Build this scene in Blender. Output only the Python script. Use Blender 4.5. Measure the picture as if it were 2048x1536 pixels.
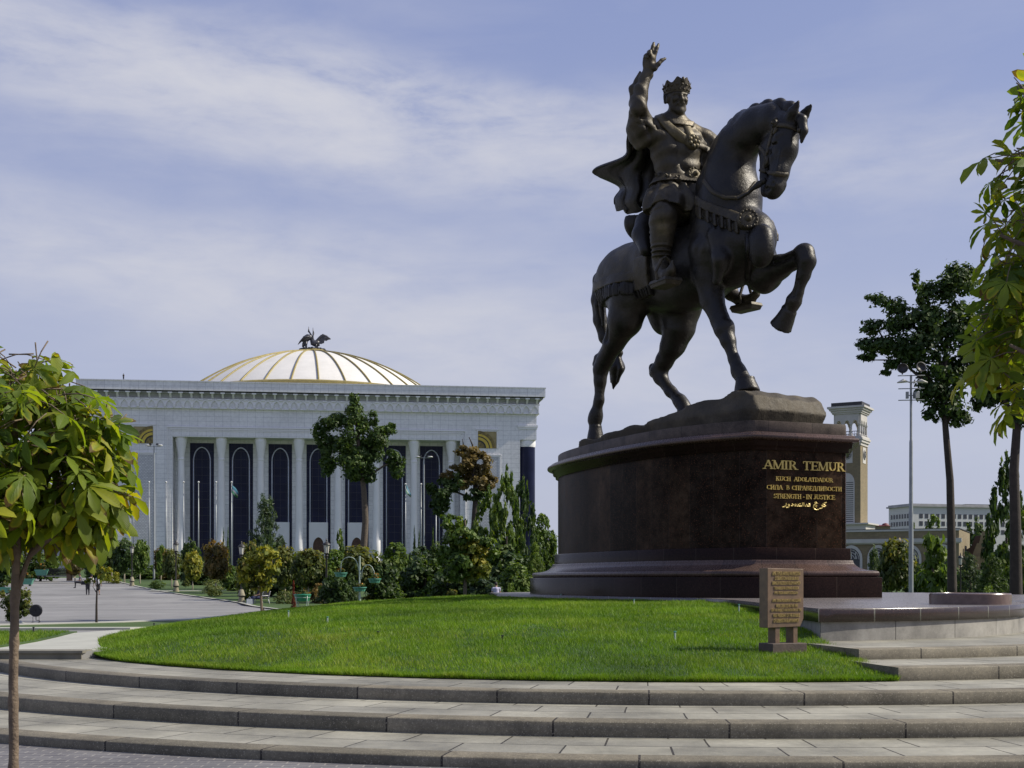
import bpy, math, random
import numpy as np
from mathutils import Vector, Matrix
from mathutils.bvhtree import BVHTree

for _o in list(bpy.data.objects):
    bpy.data.objects.remove(_o)
SC = bpy.context.scene
COL = SC.collection
R = math.radians

# ------------------------------------------------------------------ camera
F, CX, HY, EYE = 2600.0, 1024.0, 1162.0, 1.65      # photo pixels: focal length, centre, horizon row; eye height
cam = bpy.data.cameras.new("camera")
cam.sensor_width = 36.0
cam.lens = 36.0 * F / 2048.0
cam.shift_y = (HY - 768.0) / 2048.0
cam.clip_start, cam.clip_end = 0.1, 9000.0
camo = bpy.data.objects.new("camera", cam)
COL.objects.link(camo)
camo.location = (0, 0, EYE)
camo.rotation_euler = (R(90), 0, 0)
SC.camera = camo

# ------------------------------------------------------------------ sky and sun
SUN_AZ, SUN_EL = R(3.5), R(41.0)                  # azimuth measured from +X towards +Y
world = bpy.data.worlds.new("World")
SC.world = world
world.use_nodes = True


def build_sky():
    nt = world.node_tree
    nt.nodes.clear()
    N = nt.nodes.new
    L = nt.links.new
    out = N("ShaderNodeOutputWorld")
    bg = N("ShaderNodeBackground")
    bg.inputs["Strength"].default_value = 0.14
    L(bg.outputs[0], out.inputs[0])
    sky = N("ShaderNodeTexSky")
    sky.sky_type = 'NISHITA'
    sky.sun_disc = False
    sky.sun_elevation = SUN_EL
    sky.sun_rotation = math.pi / 2 - SUN_AZ
    sky.altitude = 300
    sky.air_density = 1.0
    sky.dust_density = 2.0
    sky.ozone_density = 2.5
    tint = N("ShaderNodeMix"); tint.data_type = 'RGBA'; tint.blend_type = 'MIX'
    tint.inputs[0].default_value = 0.80
    L(sky.outputs[0], tint.inputs[6])
    tint.inputs[7].default_value = (1.42, 1.66, 2.95, 1)        # thin high veil, slightly violet
    tc = N("ShaderNodeTexCoord")
    sep = N("ShaderNodeSeparateXYZ"); L(tc.outputs["Generated"], sep.inputs[0])

    def M(op, a, b=None, clamp=False):
        n = N("ShaderNodeMath"); n.operation = op; n.use_clamp = clamp
        for i, v in enumerate((a, b)):
            if v is None: continue
            if isinstance(v, (int, float)): n.inputs[i].default_value = v
            else: L(v, n.inputs[i])
        return n.outputs[0]
    az = M('ARCTAN2', sep.outputs[0], sep.outputs[1])
    el = M('ARCSINE', sep.outputs[2])
    comb = N("ShaderNodeCombineXYZ"); L(az, comb.inputs[0]); L(el, comb.inputs[1])

    def noise(scale, sx, sy, rot, detail=6, rough=0.6, dist=0.0):
        mp = N("ShaderNodeMapping"); L(comb.outputs[0], mp.inputs[0])
        mp.inputs["Scale"].default_value = (sx, sy, 1); mp.inputs["Rotation"].default_value = (0, 0, rot)
        n = N("ShaderNodeTexNoise"); L(mp.outputs[0], n.inputs[0])
        n.inputs["Scale"].default_value = scale; n.inputs["Detail"].default_value = detail
        n.inputs["Roughness"].default_value = rough; n.inputs["Distortion"].default_value = dist
        return n.outputs[0]
    n1 = noise(5.0, 1.0, 4.0, R(9), 7, 0.58, 0.4)
    n2 = noise(17.0, 1.0, 2.6, R(14), 6, 0.6, 0.3)
    n3 = noise(3.0, 1.0, 3.0, R(5), 3, 0.5)
    wob = M('MULTIPLY', M('SUBTRACT', n3, 0.5), 0.10)

    def band(el0, slope, width, amp, azc=0.0, azw=9.0):
        # a streak of cloud along el = el0 + slope*az
        d = M('ADD', M('SUBTRACT', el, M('ADD', M('MULTIPLY', az, slope), el0)), wob)
        q = M('DIVIDE', d, width)
        g = M('POWER', 2.71828, M('MULTIPLY', M('MULTIPLY', q, q), -1.0))
        s = M('DIVIDE', M('SUBTRACT', az, azc), azw)
        h = M('POWER', 2.71828, M('MULTIPLY', M('MULTIPLY', s, s), -1.0))
        return M('MULTIPLY', M('MULTIPLY', g, h), amp)
    b1 = band(0.318, -0.16, 0.034, 2.1, -0.20, 0.30)           # main bright streak on the left
    b2 = band(0.345, -0.10, 0.022, 0.62, -0.02, 0.20)
    b3 = band(0.330, -0.10, 0.026, 0.55, 0.24, 0.22)           # wisps on the right
    b4 = band(0.185, -0.16, 0.050, 1.2, -0.17, 0.36)          # lower bank
    b5 = band(0.0, 0.0, 0.24, 1.0, 0.0, 9.0)                 # pale horizon
    b6 = band(0.405, -0.22, 0.03, 0.38, -0.28, 0.16)
    cover = M('ADD', M('ADD', M('ADD', b1, b2), M('ADD', b3, b4)), b6)
    tex = M('ADD', M('MULTIPLY', n1, 1.45), M('MULTIPLY', n2, 0.95))
    tex = M('SUBTRACT', tex, 0.82, )
    tex = M('MAXIMUM', tex, 0.0)
    cl = M('MULTIPLY', cover, tex, )
    cl = M('ADD', M('ADD', M('MULTIPLY', cl, 1.45), M('MULTIPLY', b4, 0.26)), M('MULTIPLY', b5, 0.66))
    veil = M('MULTIPLY', M('MAXIMUM', M('SUBTRACT', n1, 0.48), 0.0), 0.45)
    cl = M('ADD', cl, veil)
    cl = M('MULTIPLY', M('SUBTRACT', 1.0, M('POWER', 2.71828, M("MULTIPLY", cl, -1.08))), 1.02)
    mix = N("ShaderNodeMix"); mix.data_type = 'RGBA'
    L(cl, mix.inputs[0]); L(tint.outputs[2], mix.inputs[6])
    mix.inputs[7].default_value = (3.50, 3.54, 3.90, 1)
    L(mix.outputs[2], bg.inputs[0])


build_sky()
sun = bpy.data.lights.new("sun", 'SUN')
sun.energy = 4.2
sun.angle = R(0.6)
sun.color = (1.0, 0.93, 0.80)
suno = bpy.data.objects.new("sun", sun)
COL.objects.link(suno)
_sd = Vector((math.cos(SUN_AZ) * math.cos(SUN_EL), math.sin(SUN_AZ) * math.cos(SUN_EL), math.sin(SUN_EL)))
suno.rotation_euler = _sd.to_track_quat('Z', 'Y').to_euler()
suno.location = (60, 10, 60)
SC.view_settings.view_transform = 'Standard'
SC.view_settings.look = 'None'
SC.view_settings.gamma = 1.0
SC.view_settings.exposure = 0.38
SC.render.engine = 'CYCLES'
SC.cycles.max_bounces = 6
SC.cycles.transparent_max_bounces = 6
SC.cycles.use_denoising = True


# ------------------------------------------------------------------ helpers
def P(px, py, d):
    """world point that stands d metres ahead and reads at photo pixel (px, py)"""
    return Vector(((px - CX) / F * d, d, EYE + (HY - py) / F * d))


def depth_at(py, z):
    return (EYE - z) * F / (py - HY)


def G(px, py, z):
    return P(px, py, depth_at(py, z))


def props(o, label=None, cat=None, group=None, kind=None):
    if label: o["label"] = label
    if cat: o["category"] = cat
    if group: o["group"] = group
    if kind: o["kind"] = kind
    return o


def thing(name, label, cat, loc=(0, 0, 0), rz=0.0, group=None):
    o = bpy.data.objects.new(name, None)
    o.empty_display_size = 0.2
    COL.objects.link(o)
    o.location = loc
    o.rotation_euler = (0, 0, rz)
    return props(o, label, cat, group)


def link_mesh(name, me, mats, parent=None, smooth=False):
    o = bpy.data.objects.new(name, me)
    COL.objects.link(o)
    for m in (mats if isinstance(mats, (list, tuple)) else [mats]):
        me.materials.append(m)
    if parent is not None:
        o.parent = parent
    if smooth:
        me.polygons.foreach_set("use_smooth", [True] * len(me.polygons))
    return o


def copy_tree(o, parent=None):
    c = o.copy()
    COL.objects.link(c)
    if parent is not None:
        c.parent = parent
    for ch in o.children:
        copy_tree(ch, c)
    return c


class MB:
    """collects shapes into one mesh"""
    def __init__(s):
        s.v, s.f, s.m, s.uv = [], [], [], {}

    def add(s, vs, fs, mi=0):
        b = len(s.v)
        s.v.extend([tuple(p) for p in vs])
        s.f.extend([tuple(b + i for i in f) for f in fs])
        s.m.extend([mi] * len(fs))
        return s

    def box(s, c, size, rz=0.0, mi=0, taper=1.0):
        hx, hy, hz = size[0] / 2, size[1] / 2, size[2] / 2
        cs, sn = math.cos(rz), math.sin(rz)
        vs = []
        for z, t in ((-hz, 1.0), (hz, taper)):
            for x, y in ((-hx, -hy), (hx, -hy), (hx, hy), (-hx, hy)):
                x *= t; y *= t
                vs.append((c[0] + x * cs - y * sn, c[1] + x * sn + y * cs, c[2] + z))
        return s.add(vs, [(3, 2, 1, 0), (4, 5, 6, 7), (0, 1, 5, 4), (1, 2, 6, 5), (2, 3, 7, 6), (3, 0, 4, 7)], mi)

    def bx(s, x0, x1, y0, y1, z0, z1, mi=0):
        return s.box(((x0 + x1) / 2, (y0 + y1) / 2, (z0 + z1) / 2), (abs(x1 - x0), abs(y1 - y0), abs(z1 - z0)), 0, mi)

    def prism(s, poly, z0, z1, mi=0, cap=True, top=None):
        n = len(poly)
        t = top if top is not None else poly
        vs = [(p[0], p[1], z0) for p in poly] + [(p[0], p[1], z1) for p in t]
        fs = [(i, (i + 1) % n, n + (i + 1) % n, n + i) for i in range(n)]
        if cap:
            fs += [tuple(range(n - 1, -1, -1)), tuple(range(n, 2 * n))]
        return s.add(vs, fs, mi)

    def extrude_xz(s, poly, y0, y1, mi=0):
        """polygon in x,z (counter clockwise seen from -y) extruded along y"""
        n = len(poly)
        vs = [(p[0], y0, p[1]) for p in poly] + [(p[0], y1, p[1]) for p in poly]
        fs = [tuple(range(n)), tuple(range(2 * n - 1, n - 1, -1))]
        fs += [(i, n + i, n + (i + 1) % n, (i + 1) % n) for i in range(n)]
        return s.add(vs, fs, mi)

    def lathe(s, c, prof, n=24, mi=0, cap=True, sx=1.0, sy=1.0):
        vs, fs = [], []
        for r, z in prof:
            for k in range(n):
                a = 2 * math.pi * k / n
                vs.append((c[0] + r * sx * math.cos(a), c[1] + r * sy * math.sin(a), c[2] + z))
        for i in range(len(prof) - 1):
            for k in range(n):
                k2 = (k + 1) % n
                fs.append((i * n + k, i * n + k2, (i + 1) * n + k2, (i + 1) * n + k))
        if cap:
            fs.append(tuple(range(n - 1, -1, -1)))
            b = (len(prof) - 1) * n
            fs.append(tuple(range(b, b + n)))
        return s.add(vs, fs, mi)

    def tube(s, pts, rad, n=8, mi=0, flat=1.0):
        pts = [Vector(p) for p in pts]
        m = len(pts)
        rads = rad if isinstance(rad, (list, tuple)) else [rad] * m
        vs, fs = [], []
        prev = None
        for i, p in enumerate(pts):
            t = (pts[min(i + 1, m - 1)] - pts[max(i - 1, 0)])
            if t.length < 1e-9: t = Vector((0, 0, 1))
            t.normalize()
            if prev is None:
                a = Vector((0, 0, 1)) if abs(t.z) < 0.9 else Vector((1, 0, 0))
                x = t.cross(a).normalized()
            else:
                x = (prev - t * prev.dot(t))
                x = x.normalized() if x.length > 1e-6 else t.orthogonal().normalized()
            prev = x
            y = t.cross(x)
            for k in range(n):
                an = 2 * math.pi * k / n
                vs.append(p + x * (math.cos(an) * rads[i]) + y * (math.sin(an) * rads[i] * flat))
        for i in range(m - 1):
            for k in range(n):
                k2 = (k + 1) % n
                fs.append((i * n + k, i * n + k2, (i + 1) * n + k2, (i + 1) * n + k))
        fs.append(tuple(range(n - 1, -1, -1)))
        fs.append(tuple(range((m - 1) * n, m * n)))
        return s.add(vs, fs, mi)

    def ball(s, c, r, n=12, mi=0, sz=1.0):
        prof = []
        for i in range(n // 2 + 1):
            a = -math.pi / 2 + math.pi * i / (n // 2)
            prof.append((max(r * math.cos(a), r * 0.02), r * sz * math.sin(a)))
        return s.lathe(c, prof, n, mi)

    def xf(s, mat, start=0):
        for i in range(start, len(s.v)):
            s.v[i] = tuple(mat @ Vector(s.v[i]))
        return s

    def build(s, name, mats, parent=None, smooth=False, bevel=0.0, auto=None):
        me = bpy.data.meshes.new(name)
        me.from_pydata(s.v, [], s.f)
        if isinstance(mats, (list, tuple)) and len(mats) > 1:
            me.polygons.foreach_set("material_index", s.m)
        o = link_mesh(name, me, mats, parent, smooth)
        if auto is not None:
            me.polygons.foreach_set("use_smooth", [True] * len(me.polygons))
            me.set_sharp_from_angle(angle=R(auto))
        if bevel:
            b = o.modifiers.new("bevel", 'BEVEL')
            b.width = bevel; b.segments = 2; b.limit_method = 'ANGLE'; b.angle_limit = R(35)
        me.update()
        return o


def np_mesh(name, verts, faces, mats, parent=None, smooth=False, uvs=None, mi=None, attr=None):
    """fast mesh from arrays; faces (n,3) or (n,4)"""
    verts = np.ascontiguousarray(verts, np.float32)
    faces = np.ascontiguousarray(faces, np.int32)
    me = bpy.data.meshes.new(name)
    k = faces.shape[1]
    me.vertices.add(len(verts)); me.vertices.foreach_set("co", verts.ravel())
    me.loops.add(faces.size); me.loops.foreach_set("vertex_index", faces.ravel())
    me.polygons.add(len(faces))
    me.polygons.foreach_set("loop_start", np.arange(0, faces.size, k, dtype=np.int32))
    me.polygons.foreach_set("loop_total", np.full(len(faces), k, np.int32))
    if mi is not None:
        me.polygons.foreach_set("material_index", np.ascontiguousarray(mi, np.int32))
    if uvs is not None:
        ul = me.uv_layers.new(name="UVMap")
        ul.data.foreach_set("uv", np.ascontiguousarray(uvs[faces.ravel()], np.float32).ravel())
    if attr is not None:
        a = me.attributes.new("tone", 'FLOAT', 'POINT')
        a.data.foreach_set("value", np.ascontiguousarray(attr, np.float32))
    if smooth:
        me.polygons.foreach_set("use_smooth", np.ones(len(faces), bool))
    me.update(calc_edges=True)
    me.validate()
    return link_mesh(name, me, mats, parent)


# ------------------------------------------------------------------ materials
def srgb(r, g, b):
    f = lambda c: (c / 255 / 12.92) if c / 255 <= 0.04045 else ((c / 255 + 0.055) / 1.055) ** 2.4
    return (f(r), f(g), f(b))


class NT:
    def __init__(s, name):
        s.mat = bpy.data.materials.new(name)
        s.mat.use_nodes = True
        s.t = s.mat.node_tree
        s.b = s.t.nodes["Principled BSDF"]
        s.out = s.t.nodes["Material Output"]

    def n(s, typ, **kw):
        x = s.t.nodes.new(typ)
        for k, v in kw.items(): setattr(x, k, v)
        return x

    def l(s, a, b): s.t.links.new(a, b)

    def coord(s, kind="Object", scale=(1, 1, 1), rot=(0, 0, 0)):
        tc = s.n("ShaderNodeTexCoord"); mp = s.n("ShaderNodeMapping")
        s.l(tc.outputs[kind], mp.inputs[0])
        mp.inputs["Scale"].default_value = scale; mp.inputs["Rotation"].default_value = rot
        return mp.outputs[0]

    def noise(s, vec, scale, detail=4, rough=0.55, dist=0.0):
        x = s.n("ShaderNodeTexNoise")
        s.l(vec, x.inputs["Vector"])
        x.inputs["Scale"].default_value = scale; x.inputs["Detail"].default_value = detail
        x.inputs["Roughness"].default_value = rough; x.inputs["Distortion"].default_value = dist
        return x.outputs[0]

    def ramp(s, fac, stops):
        x = s.n("ShaderNodeValToRGB")
        e = x.color_ramp.elements
        while len(e) < len(stops): e.new(0.5)
        for i, (p, c) in enumerate(stops):
            e[i].position = p; e[i].color = (*c, 1) if len(c) == 3 else c
        s.l(fac, x.inputs[0])
        return x.outputs[0]

    def mix(s, fac, a, b, blend='MIX'):
        x = s.n("ShaderNodeMix"); x.data_type = 'RGBA'; x.blend_type = blend
        for idx, v in ((0, fac), (6, a), (7, b)):
            if isinstance(v, (int, float)): x.inputs[idx].default_value = v
            elif isinstance(v, tuple): x.inputs[idx].default_value = (*v, 1)
            else: s.l(v, x.inputs[idx])
        return x.outputs[2]

    def math(s, op, a, b=0.0):
        x = s.n("ShaderNodeMath"); x.operation = op
        for i, v in enumerate((a, b)):
            if isinstance(v, (int, float)): x.inputs[i].default_value = v
            else: s.l(v, x.inputs[i])
        return x.outputs[0]

    def bump(s, h, strength=0.3, dist=0.02):
        x = s.n("ShaderNodeBump")
        x.inputs["Strength"].default_value = strength; x.inputs["Distance"].default_value = dist
        s.l(h, x.inputs["Height"]); s.l(x.outputs[0], s.b.inputs["Normal"])

    def set(s, col=None, rough=None, metal=None, spec=None):
        if col is not None:
            if isinstance(col, tuple): s.b.inputs["Base Color"].default_value = (*col, 1)
            else: s.l(col, s.b.inputs["Base Color"])
        if rough is not None:
            if isinstance(rough, (int, float)): s.b.inputs["Roughness"].default_value = rough
            else: s.l(rough, s.b.inputs["Roughness"])
        if metal is not None: s.b.inputs["Metallic"].default_value = metal
        if spec is not None: s.b.inputs["Specular IOR Level"].default_value = spec
        return s.mat


def simple(name, c1, c2=None, scale=3.0, rough=0.7, metal=0.0, bump=0.0, bscale=None, spec=None, kind="Object", detail=5, squeeze=(1, 1, 1)):
    t = NT(name)
    c2 = c2 or tuple(x * 0.75 for x in c1)
    v = t.coord(kind, squeeze)
    n = t.noise(v, scale, detail)
    col = t.ramp(n, [(0.3, c2), (0.7, c1)])
    if bump:
        t.bump(t.noise(v, bscale or scale * 4, 4), bump, 0.02)
    return t.set(col, rough, metal, spec)


def brick_mat(name, c1, c2, mortar, bw, bh, msize, rough=0.6, kind="UV", bump=0.4, speck=0.0, offset=0.5, specol=(0.5, 0.45, 0.35),
              nscale=1.5, tint=None, spec=None, rvar=0.15, squash=1.0, vec=None, bias=0.0, speckscale=60, stain=0.35, ior=None, n2k=14, fine=0.13):
    """slabs or bricks with joints, mottled stone and speckle"""
    t = NT(name)
    v = t.coord(kind) if vec is None else vec(t)
    br = t.n("ShaderNodeTexBrick")
    t.l(v, br.inputs["Vector"])
    br.inputs["Color1"].default_value = (*c1, 1); br.inputs["Color2"].default_value = (*c2, 1)
    br.inputs["Mortar"].default_value = (*mortar, 1)
    br.inputs["Scale"].default_value = 1.0
    br.inputs["Mortar Size"].default_value = msize; br.inputs["Mortar Smooth"].default_value = 0.2
    br.inputs["Bias"].default_value = bias
    br.inputs["Brick Width"].default_value = bw; br.inputs["Row Height"].default_value = bh
    br.offset = offset
    vo = t.coord("Object")
    n = t.noise(vo, nscale, 6, 0.6)
    sh = t.ramp(n, [(0.25, (1 - stain,) * 3), (0.75, (1 + stain * 0.45,) * 3)])
    col = t.mix(1.0, br.outputs["Color"], sh, 'MULTIPLY')
    n2 = t.noise(vo, nscale * n2k, 3, 0.7)
    col = t.mix(1.0, col, t.ramp(n2, [(0.25, (1 - fine,) * 3), (0.75, (1 + fine,) * 3)]), 'MULTIPLY')
    if speck:
        sp = t.noise(vo, speckscale, 2, 0.5)
        col = t.mix(t.math('MULTIPLY', t.ramp(sp, [(0.60, (0, 0, 0)), (0.68, (1, 1, 1))]), speck), col, specol)
    rr = t.ramp(n2, [(0.2, (max(rough - rvar, 0.05),) * 3), (0.8, (min(rough + rvar, 1.0),) * 3)])
    if bump:
        h = t.math('SUBTRACT', t.math('MULTIPLY', n2, 0.25), br.outputs["Fac"])
        t.bump(h, bump, 0.01)
    if ior: t.b.inputs['IOR'].default_value = ior
    return t.set(col, rr, 0.0, spec)


rng = np.random.default_rng(7)
random.seed(5)

# ================================================================== SETTING
SCX, SCY = 2.85, 28.0              # centre of the round terrace
Z1, Z2, Z3, Z4, Z5, ZP, ZT = 0.096, 0.245, 0.385, 0.552, 0.695, 1.212, 0.50

m_paver = brick_mat("dark_brick_paving", (0.155, 0.15, 0.15), (0.105, 0.10, 0.105), (0.27, 0.255, 0.23), 0.24, 0.12, 0.009, 0.75, "Object", 0.5, nscale=0.7)
m_tread = brick_mat("granite_slabs", (0.33, 0.315, 0.25), (0.255, 0.245, 0.20), (0.045, 0.04, 0.03), 1.05, 0.62, 0.012, 0.62, "UV", 0.35, speck=0.25, nscale=0.9, offset=0.37, spec=0.3, stain=0.6)
m_kerb = brick_mat("granite_kerb", (0.205, 0.18, 0.128), (0.145, 0.13, 0.093), (0.035, 0.03, 0.024), 1.75, 30.0, 0.012, 0.7, "UV", 0.4, speck=0.4, nscale=1.6, offset=0.0, spec=0.3, speckscale=70, stain=0.55, fine=0.3)
m_plaza = brick_mat("grey_plaza_paving", (0.27, 0.265, 0.25), (0.235, 0.23, 0.22), (0.165, 0.16, 0.15), 4.0, 2.2, 0.03, 0.7, "Object", 0.2, nscale=0.12, spec=0.3, stain=0.4)
m_palestone = simple("pale_path_stone", (0.42, 0.42, 0.36), (0.34, 0.34, 0.29), 1.5, 0.75, bump=0.15)
m_concrete = brick_mat("stained_concrete", (0.30, 0.285, 0.25), (0.23, 0.22, 0.20), (0.07, 0.065, 0.06), 1.45, 30.0, 0.01, 0.8, "UV", 0.35, speck=0.2, nscale=1.7, offset=0.0, stain=0.6)
m_lawnbase = simple("lawn_soil_green", (0.035, 0.085, 0.008), (0.018, 0.045, 0.006), 1.3, 0.95, bump=0.8, bscale=25)
m_parkgrass = simple("park_grass", (0.055, 0.105, 0.014), (0.03, 0.06, 0.008), 0.5, 0.95, bump=0.9, bscale=6)


def arc_pts(r, a0, a1, n):
    return [(SCX + r * math.sin(a), SCY - r * math.cos(a), a) for a in np.linspace(a0, a1, n)]


def uv_mesh(name, V, Fc, UV, mats, mi=None, parent=None):
    o = np_mesh(name, np.array(V), np.array(Fc), mats, parent, False, np.array(UV), mi)
    return o


def ring_step(name, r_out, r_in, ztop, zbot, a0, a1, kerb=0.36, n=90, endcaps=False, uoff=0.0):
    """one curved granite step: riser, kerb stone and slab tread"""
    V, Fc, UV, MI = [], [], [], []

    def strip(rows, mi):
        b = len(V)
        k = len(rows)
        angs = np.linspace(a0, a1, n)
        for a in angs:
            for (r, z, vv) in rows:
                V.append((SCX + r * math.sin(a), SCY - r * math.cos(a), z)); UV.append((a * r_out + uoff, vv))
        for i in range(n - 1):
            for j in range(k - 1):
                Fc.append((b + i * k + j, b + (i + 1) * k + j, b + (i + 1) * k + j + 1, b + i * k + j + 1)); MI.append(mi)
    strip([(r_out - 0.004, zbot, 0.3), (r_out, zbot + 0.01, 0.31), (r_out, ztop - 0.012, 0.5), (r_out - 0.012, ztop, 0.52), (r_out - kerb, ztop, 0.9)], 1)
    strip([(r_out - kerb, ztop - 0.004, 0.0), (r_in, ztop - 0.004, r_out - kerb - r_in)], 0)
    if endcaps:
        for a, flip in ((a0, False), (a1, True)):
            b = len(V)
            for r, z in ((r_out, zbot), (r_in, zbot), (r_in, ztop), (r_out, ztop)):
                V.append((SCX + r * math.sin(a), SCY - r * math.cos(a), z)); UV.append((r, z))
            Fc.append((b, b + 1, b + 2, b + 3) if flip else (b + 3, b + 2, b + 1, b)); MI.append(1)
    o = uv_mesh(name, V, Fc, UV, [m_tread, m_kerb], MI)
    return props(o, kind="structure")


def sheet(name, poly, z, mat):
    mb = MB()
    mb.add([(p[0], p[1], z) for p in poly], [tuple(range(len(poly)))])
    return props(mb.build(name, mat), kind="structure")


def solid(name, poly, z0, z1, mat):
    mb = MB(); mb.prism(poly, z0, z1)
    return props(mb.build(name, mat), kind="structure")


# the ground in front: brick paving, one sheet under everything out to the horizon
m_ground = m_paver
sheet("brick_paving", [(-60, -30), (60, -30), (60, 60), (-60, 60)], 0.0, m_paver)
sheet("ground", [(-6000, -3000), (6000, -3000), (6000, 8000), (-6000, 8000)], -0.02, m_plaza)

AL = R(-100)
ring_step("lower_steps", 16.82, 14.5, Z1, -0.03, AL, R(70), n=120)
ring_step("lower_steps", 15.16, 12.8, Z2, Z1 - 0.03, AL, R(70), n=120, uoff=0.7)
ring_step("lower_steps", 13.33, 9.5, Z3, Z2 - 0.03, AL, R(70), n=120, uoff=1.3)
a4 = math.asin((4.9 - SCX) / 11.7)
ring_step("upper_steps", 11.70, 9.0, Z4, Z3 - 0.03, a4, R(75), n=60, endcaps=True)
a5 = math.asin((4.86 - SCX) / 10.0)
ring_step("upper_steps", 10.0, 7.2, Z5, Z4 - 0.06, a5, R(78), n=60, endcaps=True, uoff=0.5)

# terrace and avenue behind the steps: dips behind the mound, then climbs slowly to the palace
TY = 21.1
_ZK = ([0, 35, 48, 62, 85, 110, 136, 175, 200, 260, 9000], [ZT, ZT, 0.36, 0.17, 0.02, 0.55, 1.1, 1.95, 2.35, 2.6, 2.6])


def ZA(d): return float(np.interp(d, *_ZK))


def d_base(py):
    """distance at which the avenue's ground reads at photo row py"""
    lo, hi = 36.0, 400.0
    for _ in range(50):
        m = (lo + hi) / 2
        if HY + (EYE - ZA(m)) * F / m > py: lo = m
        else: hi = m
    return (lo + hi) / 2


def terrain(name, xl, xr, ds, zoff, mat):
    V, Fc = [], []
    for d in ds:
        V += [(xl(d), d, ZA(d) + zoff), (xr(d), d, ZA(d) + zoff)]
    for i in range(len(ds) - 1):
        Fc.append((2 * i, 2 * i + 1, 2 * i + 3, 2 * i + 2))
    mb = MB(); mb.add(V, Fc)
    return props(mb.build(name, mat), kind="structure")


solid("terrace", [(-3000, TY), (-7.02, TY), (-6.3, TY + 1.2), (-2, TY + 4), (4.9, TY + 3), (12, TY + 3), (3000, TY + 3), (3000, 35), (-3000, 35)], -0.01, ZT, m_plaza)
terrain("plaza", lambda d: -3000, lambda d: 3000, [35, 40, 48, 55, 62, 70, 85, 97, 110, 123, 136, 155, 175, 200, 260, 1000, 8000], 0.0, m_plaza)
# low terrace wall on the left with its coping
mb = MB()
mb.bx(-40, -6.98, TY - 0.03, TY - 0.002, Z3 - 0.02, ZT - 0.02)
mb.bx(-40, -6.95, TY - 0.07, TY + 0.42, ZT - 0.02, ZT + 0.02)
ow = mb.build("terrace_wall", simple("terrace_wall_stone", (0.23, 0.215, 0.165), (0.14, 0.13, 0.10), 2.5, 0.8, bump=0.3)); props(ow, "low granite retaining wall with pale coping beside the left end of the steps", "wall")

# pale curved path and grass wedge on the left
path = [(-7.0, TY + 0.4), (-6.6, 22.0), (-7.35, 23.2), (-8.1, 25.4), (-8.5, 28), (-8.55, 31.5), (-9.0, 31.5), (-9.6, 28.5), (-9.2, 26.3), (-8.9, 24.4), (-8.75, 22.9), (-8.75, TY + 0.4)]
solid("path", path, ZT - 0.02, ZT + 0.012, m_palestone)
solid("left_lawn_base", [(-8.78, TY + 0.42), (-8.78, 22.9), (-8.93, 24.4), (-9.25, 26.4), (-9.7, 29.0), (-16, 29.0), (-30, 29.0), (-30, TY + 0.42)], ZT - 0.02, ZT + 0.03, m_parkgrass)
solid("kerb_strip", [(-30, 29.0), (-8.9, 30.3), (-8.7, 30.9), (-30, 29.9)], ZT - 0.02, ZT + 0.06, m_palestone)
solid("grass_strip", [(-18.0, 31.0), (-8.9, 31.6), (-9.0, 37.0), (-10.6, 35.4), (-13, 33.2)], ZT - 0.02, ZT + 0.03, m_parkgrass)
solid("plaza_kerb", [(-30, 31.0), (-13.6, 32.6), (-11.0, 35.6), (-9.4, 38.5), (-8.9, 50), (-8.4, 50), (-8.8, 38.2), (-10.5, 35.1), (-13.3, 32.2), (-30, 30.5)], ZT - 0.02, ZT + 0.05, m_palestone)

# park lawn right of the avenue
_av = sorted([(d_base(py) if py > 1170 else None, px) for px, py in ((620, 1228), (580, 1222), (480, 1205), (405, 1195), (342, 1186), (300, 1179))])
_avd = [d for d, px in _av]; _avx = [(px - CX) / F * d for d, px in _av]


def avx(d): return float(np.interp(d, _avd + [200], _avx + [(190 - CX) / F * 200]))


_pd = [46, 52, 58, 65, 72, 80, 90, 100, 110, 120, 136, 155, 175, 200, 260]
terrain("park_lawn", avx, lambda d: 260, _pd, 0.03, m_parkgrass)
terrain("park_kerb", lambda d: avx(d) - 0.3, lambda d: avx(d) + 0.03, _pd, 0.06, m_palestone)
terrain("park_path", lambda d: avx(118) - 1, lambda d: 6, [117.0, 118.6], 0.05, m_palestone)
# raised green bank the palace stands on
mb = MB()
mb.add([(-150, 176, 1.9), (200, 190, 2.1), (200, 236, 3.6), (-150, 222, 3.6), (-150, 420, 3.6), (200, 420, 3.6)], [(0, 1, 2, 3), (3, 2, 5, 4)])
props(mb.build("grass_bank", m_parkgrass), kind="structure")

# ---------------------------------------------------------------- lawn mound
def lawn_outline():
    pts = []
    for a in np.linspace(math.asin((-7.05 - SCX) / 11.72), math.asin((4.88 - SCX) / 11.72), 50):
        pts.append((SCX + 11.72 * math.sin(a), SCY - 11.72 * math.cos(a)))
    return pts


_front = lawn_outline()
_left = [(-8.3, 50), (-8.62, 42), (-8.72, 36), (-8.6, 31), (-8.46, 28.0), (-8.1, 25.4), (-7.4, 23.3), (-7.0, 22.2)]
_edge = [(8, 60), (0, 59), (-6, 56)] + _left + _front          # only this side slopes down
_poly = _edge + [(4.88, 20.75), (5.3, 26), (6.2, 33), (9.5, 45)]
_E = np.array(_edge); _PL = np.array(_poly)


def seg_dist(Pn, E, closed=False):
    d = np.full(len(Pn), 1e9)
    m = len(E)
    for i in range(m if closed else m - 1):
        a, b = E[i], E[(i + 1) % m]
        ab = b - a
        t = np.clip(((Pn - a) @ ab) / (ab @ ab), 0, 1)
        q = a + t[:, None] * ab
        d = np.minimum(d, np.hypot(Pn[:, 0] - q[:, 0], Pn[:, 1] - q[:, 1]))
    return d


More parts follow.
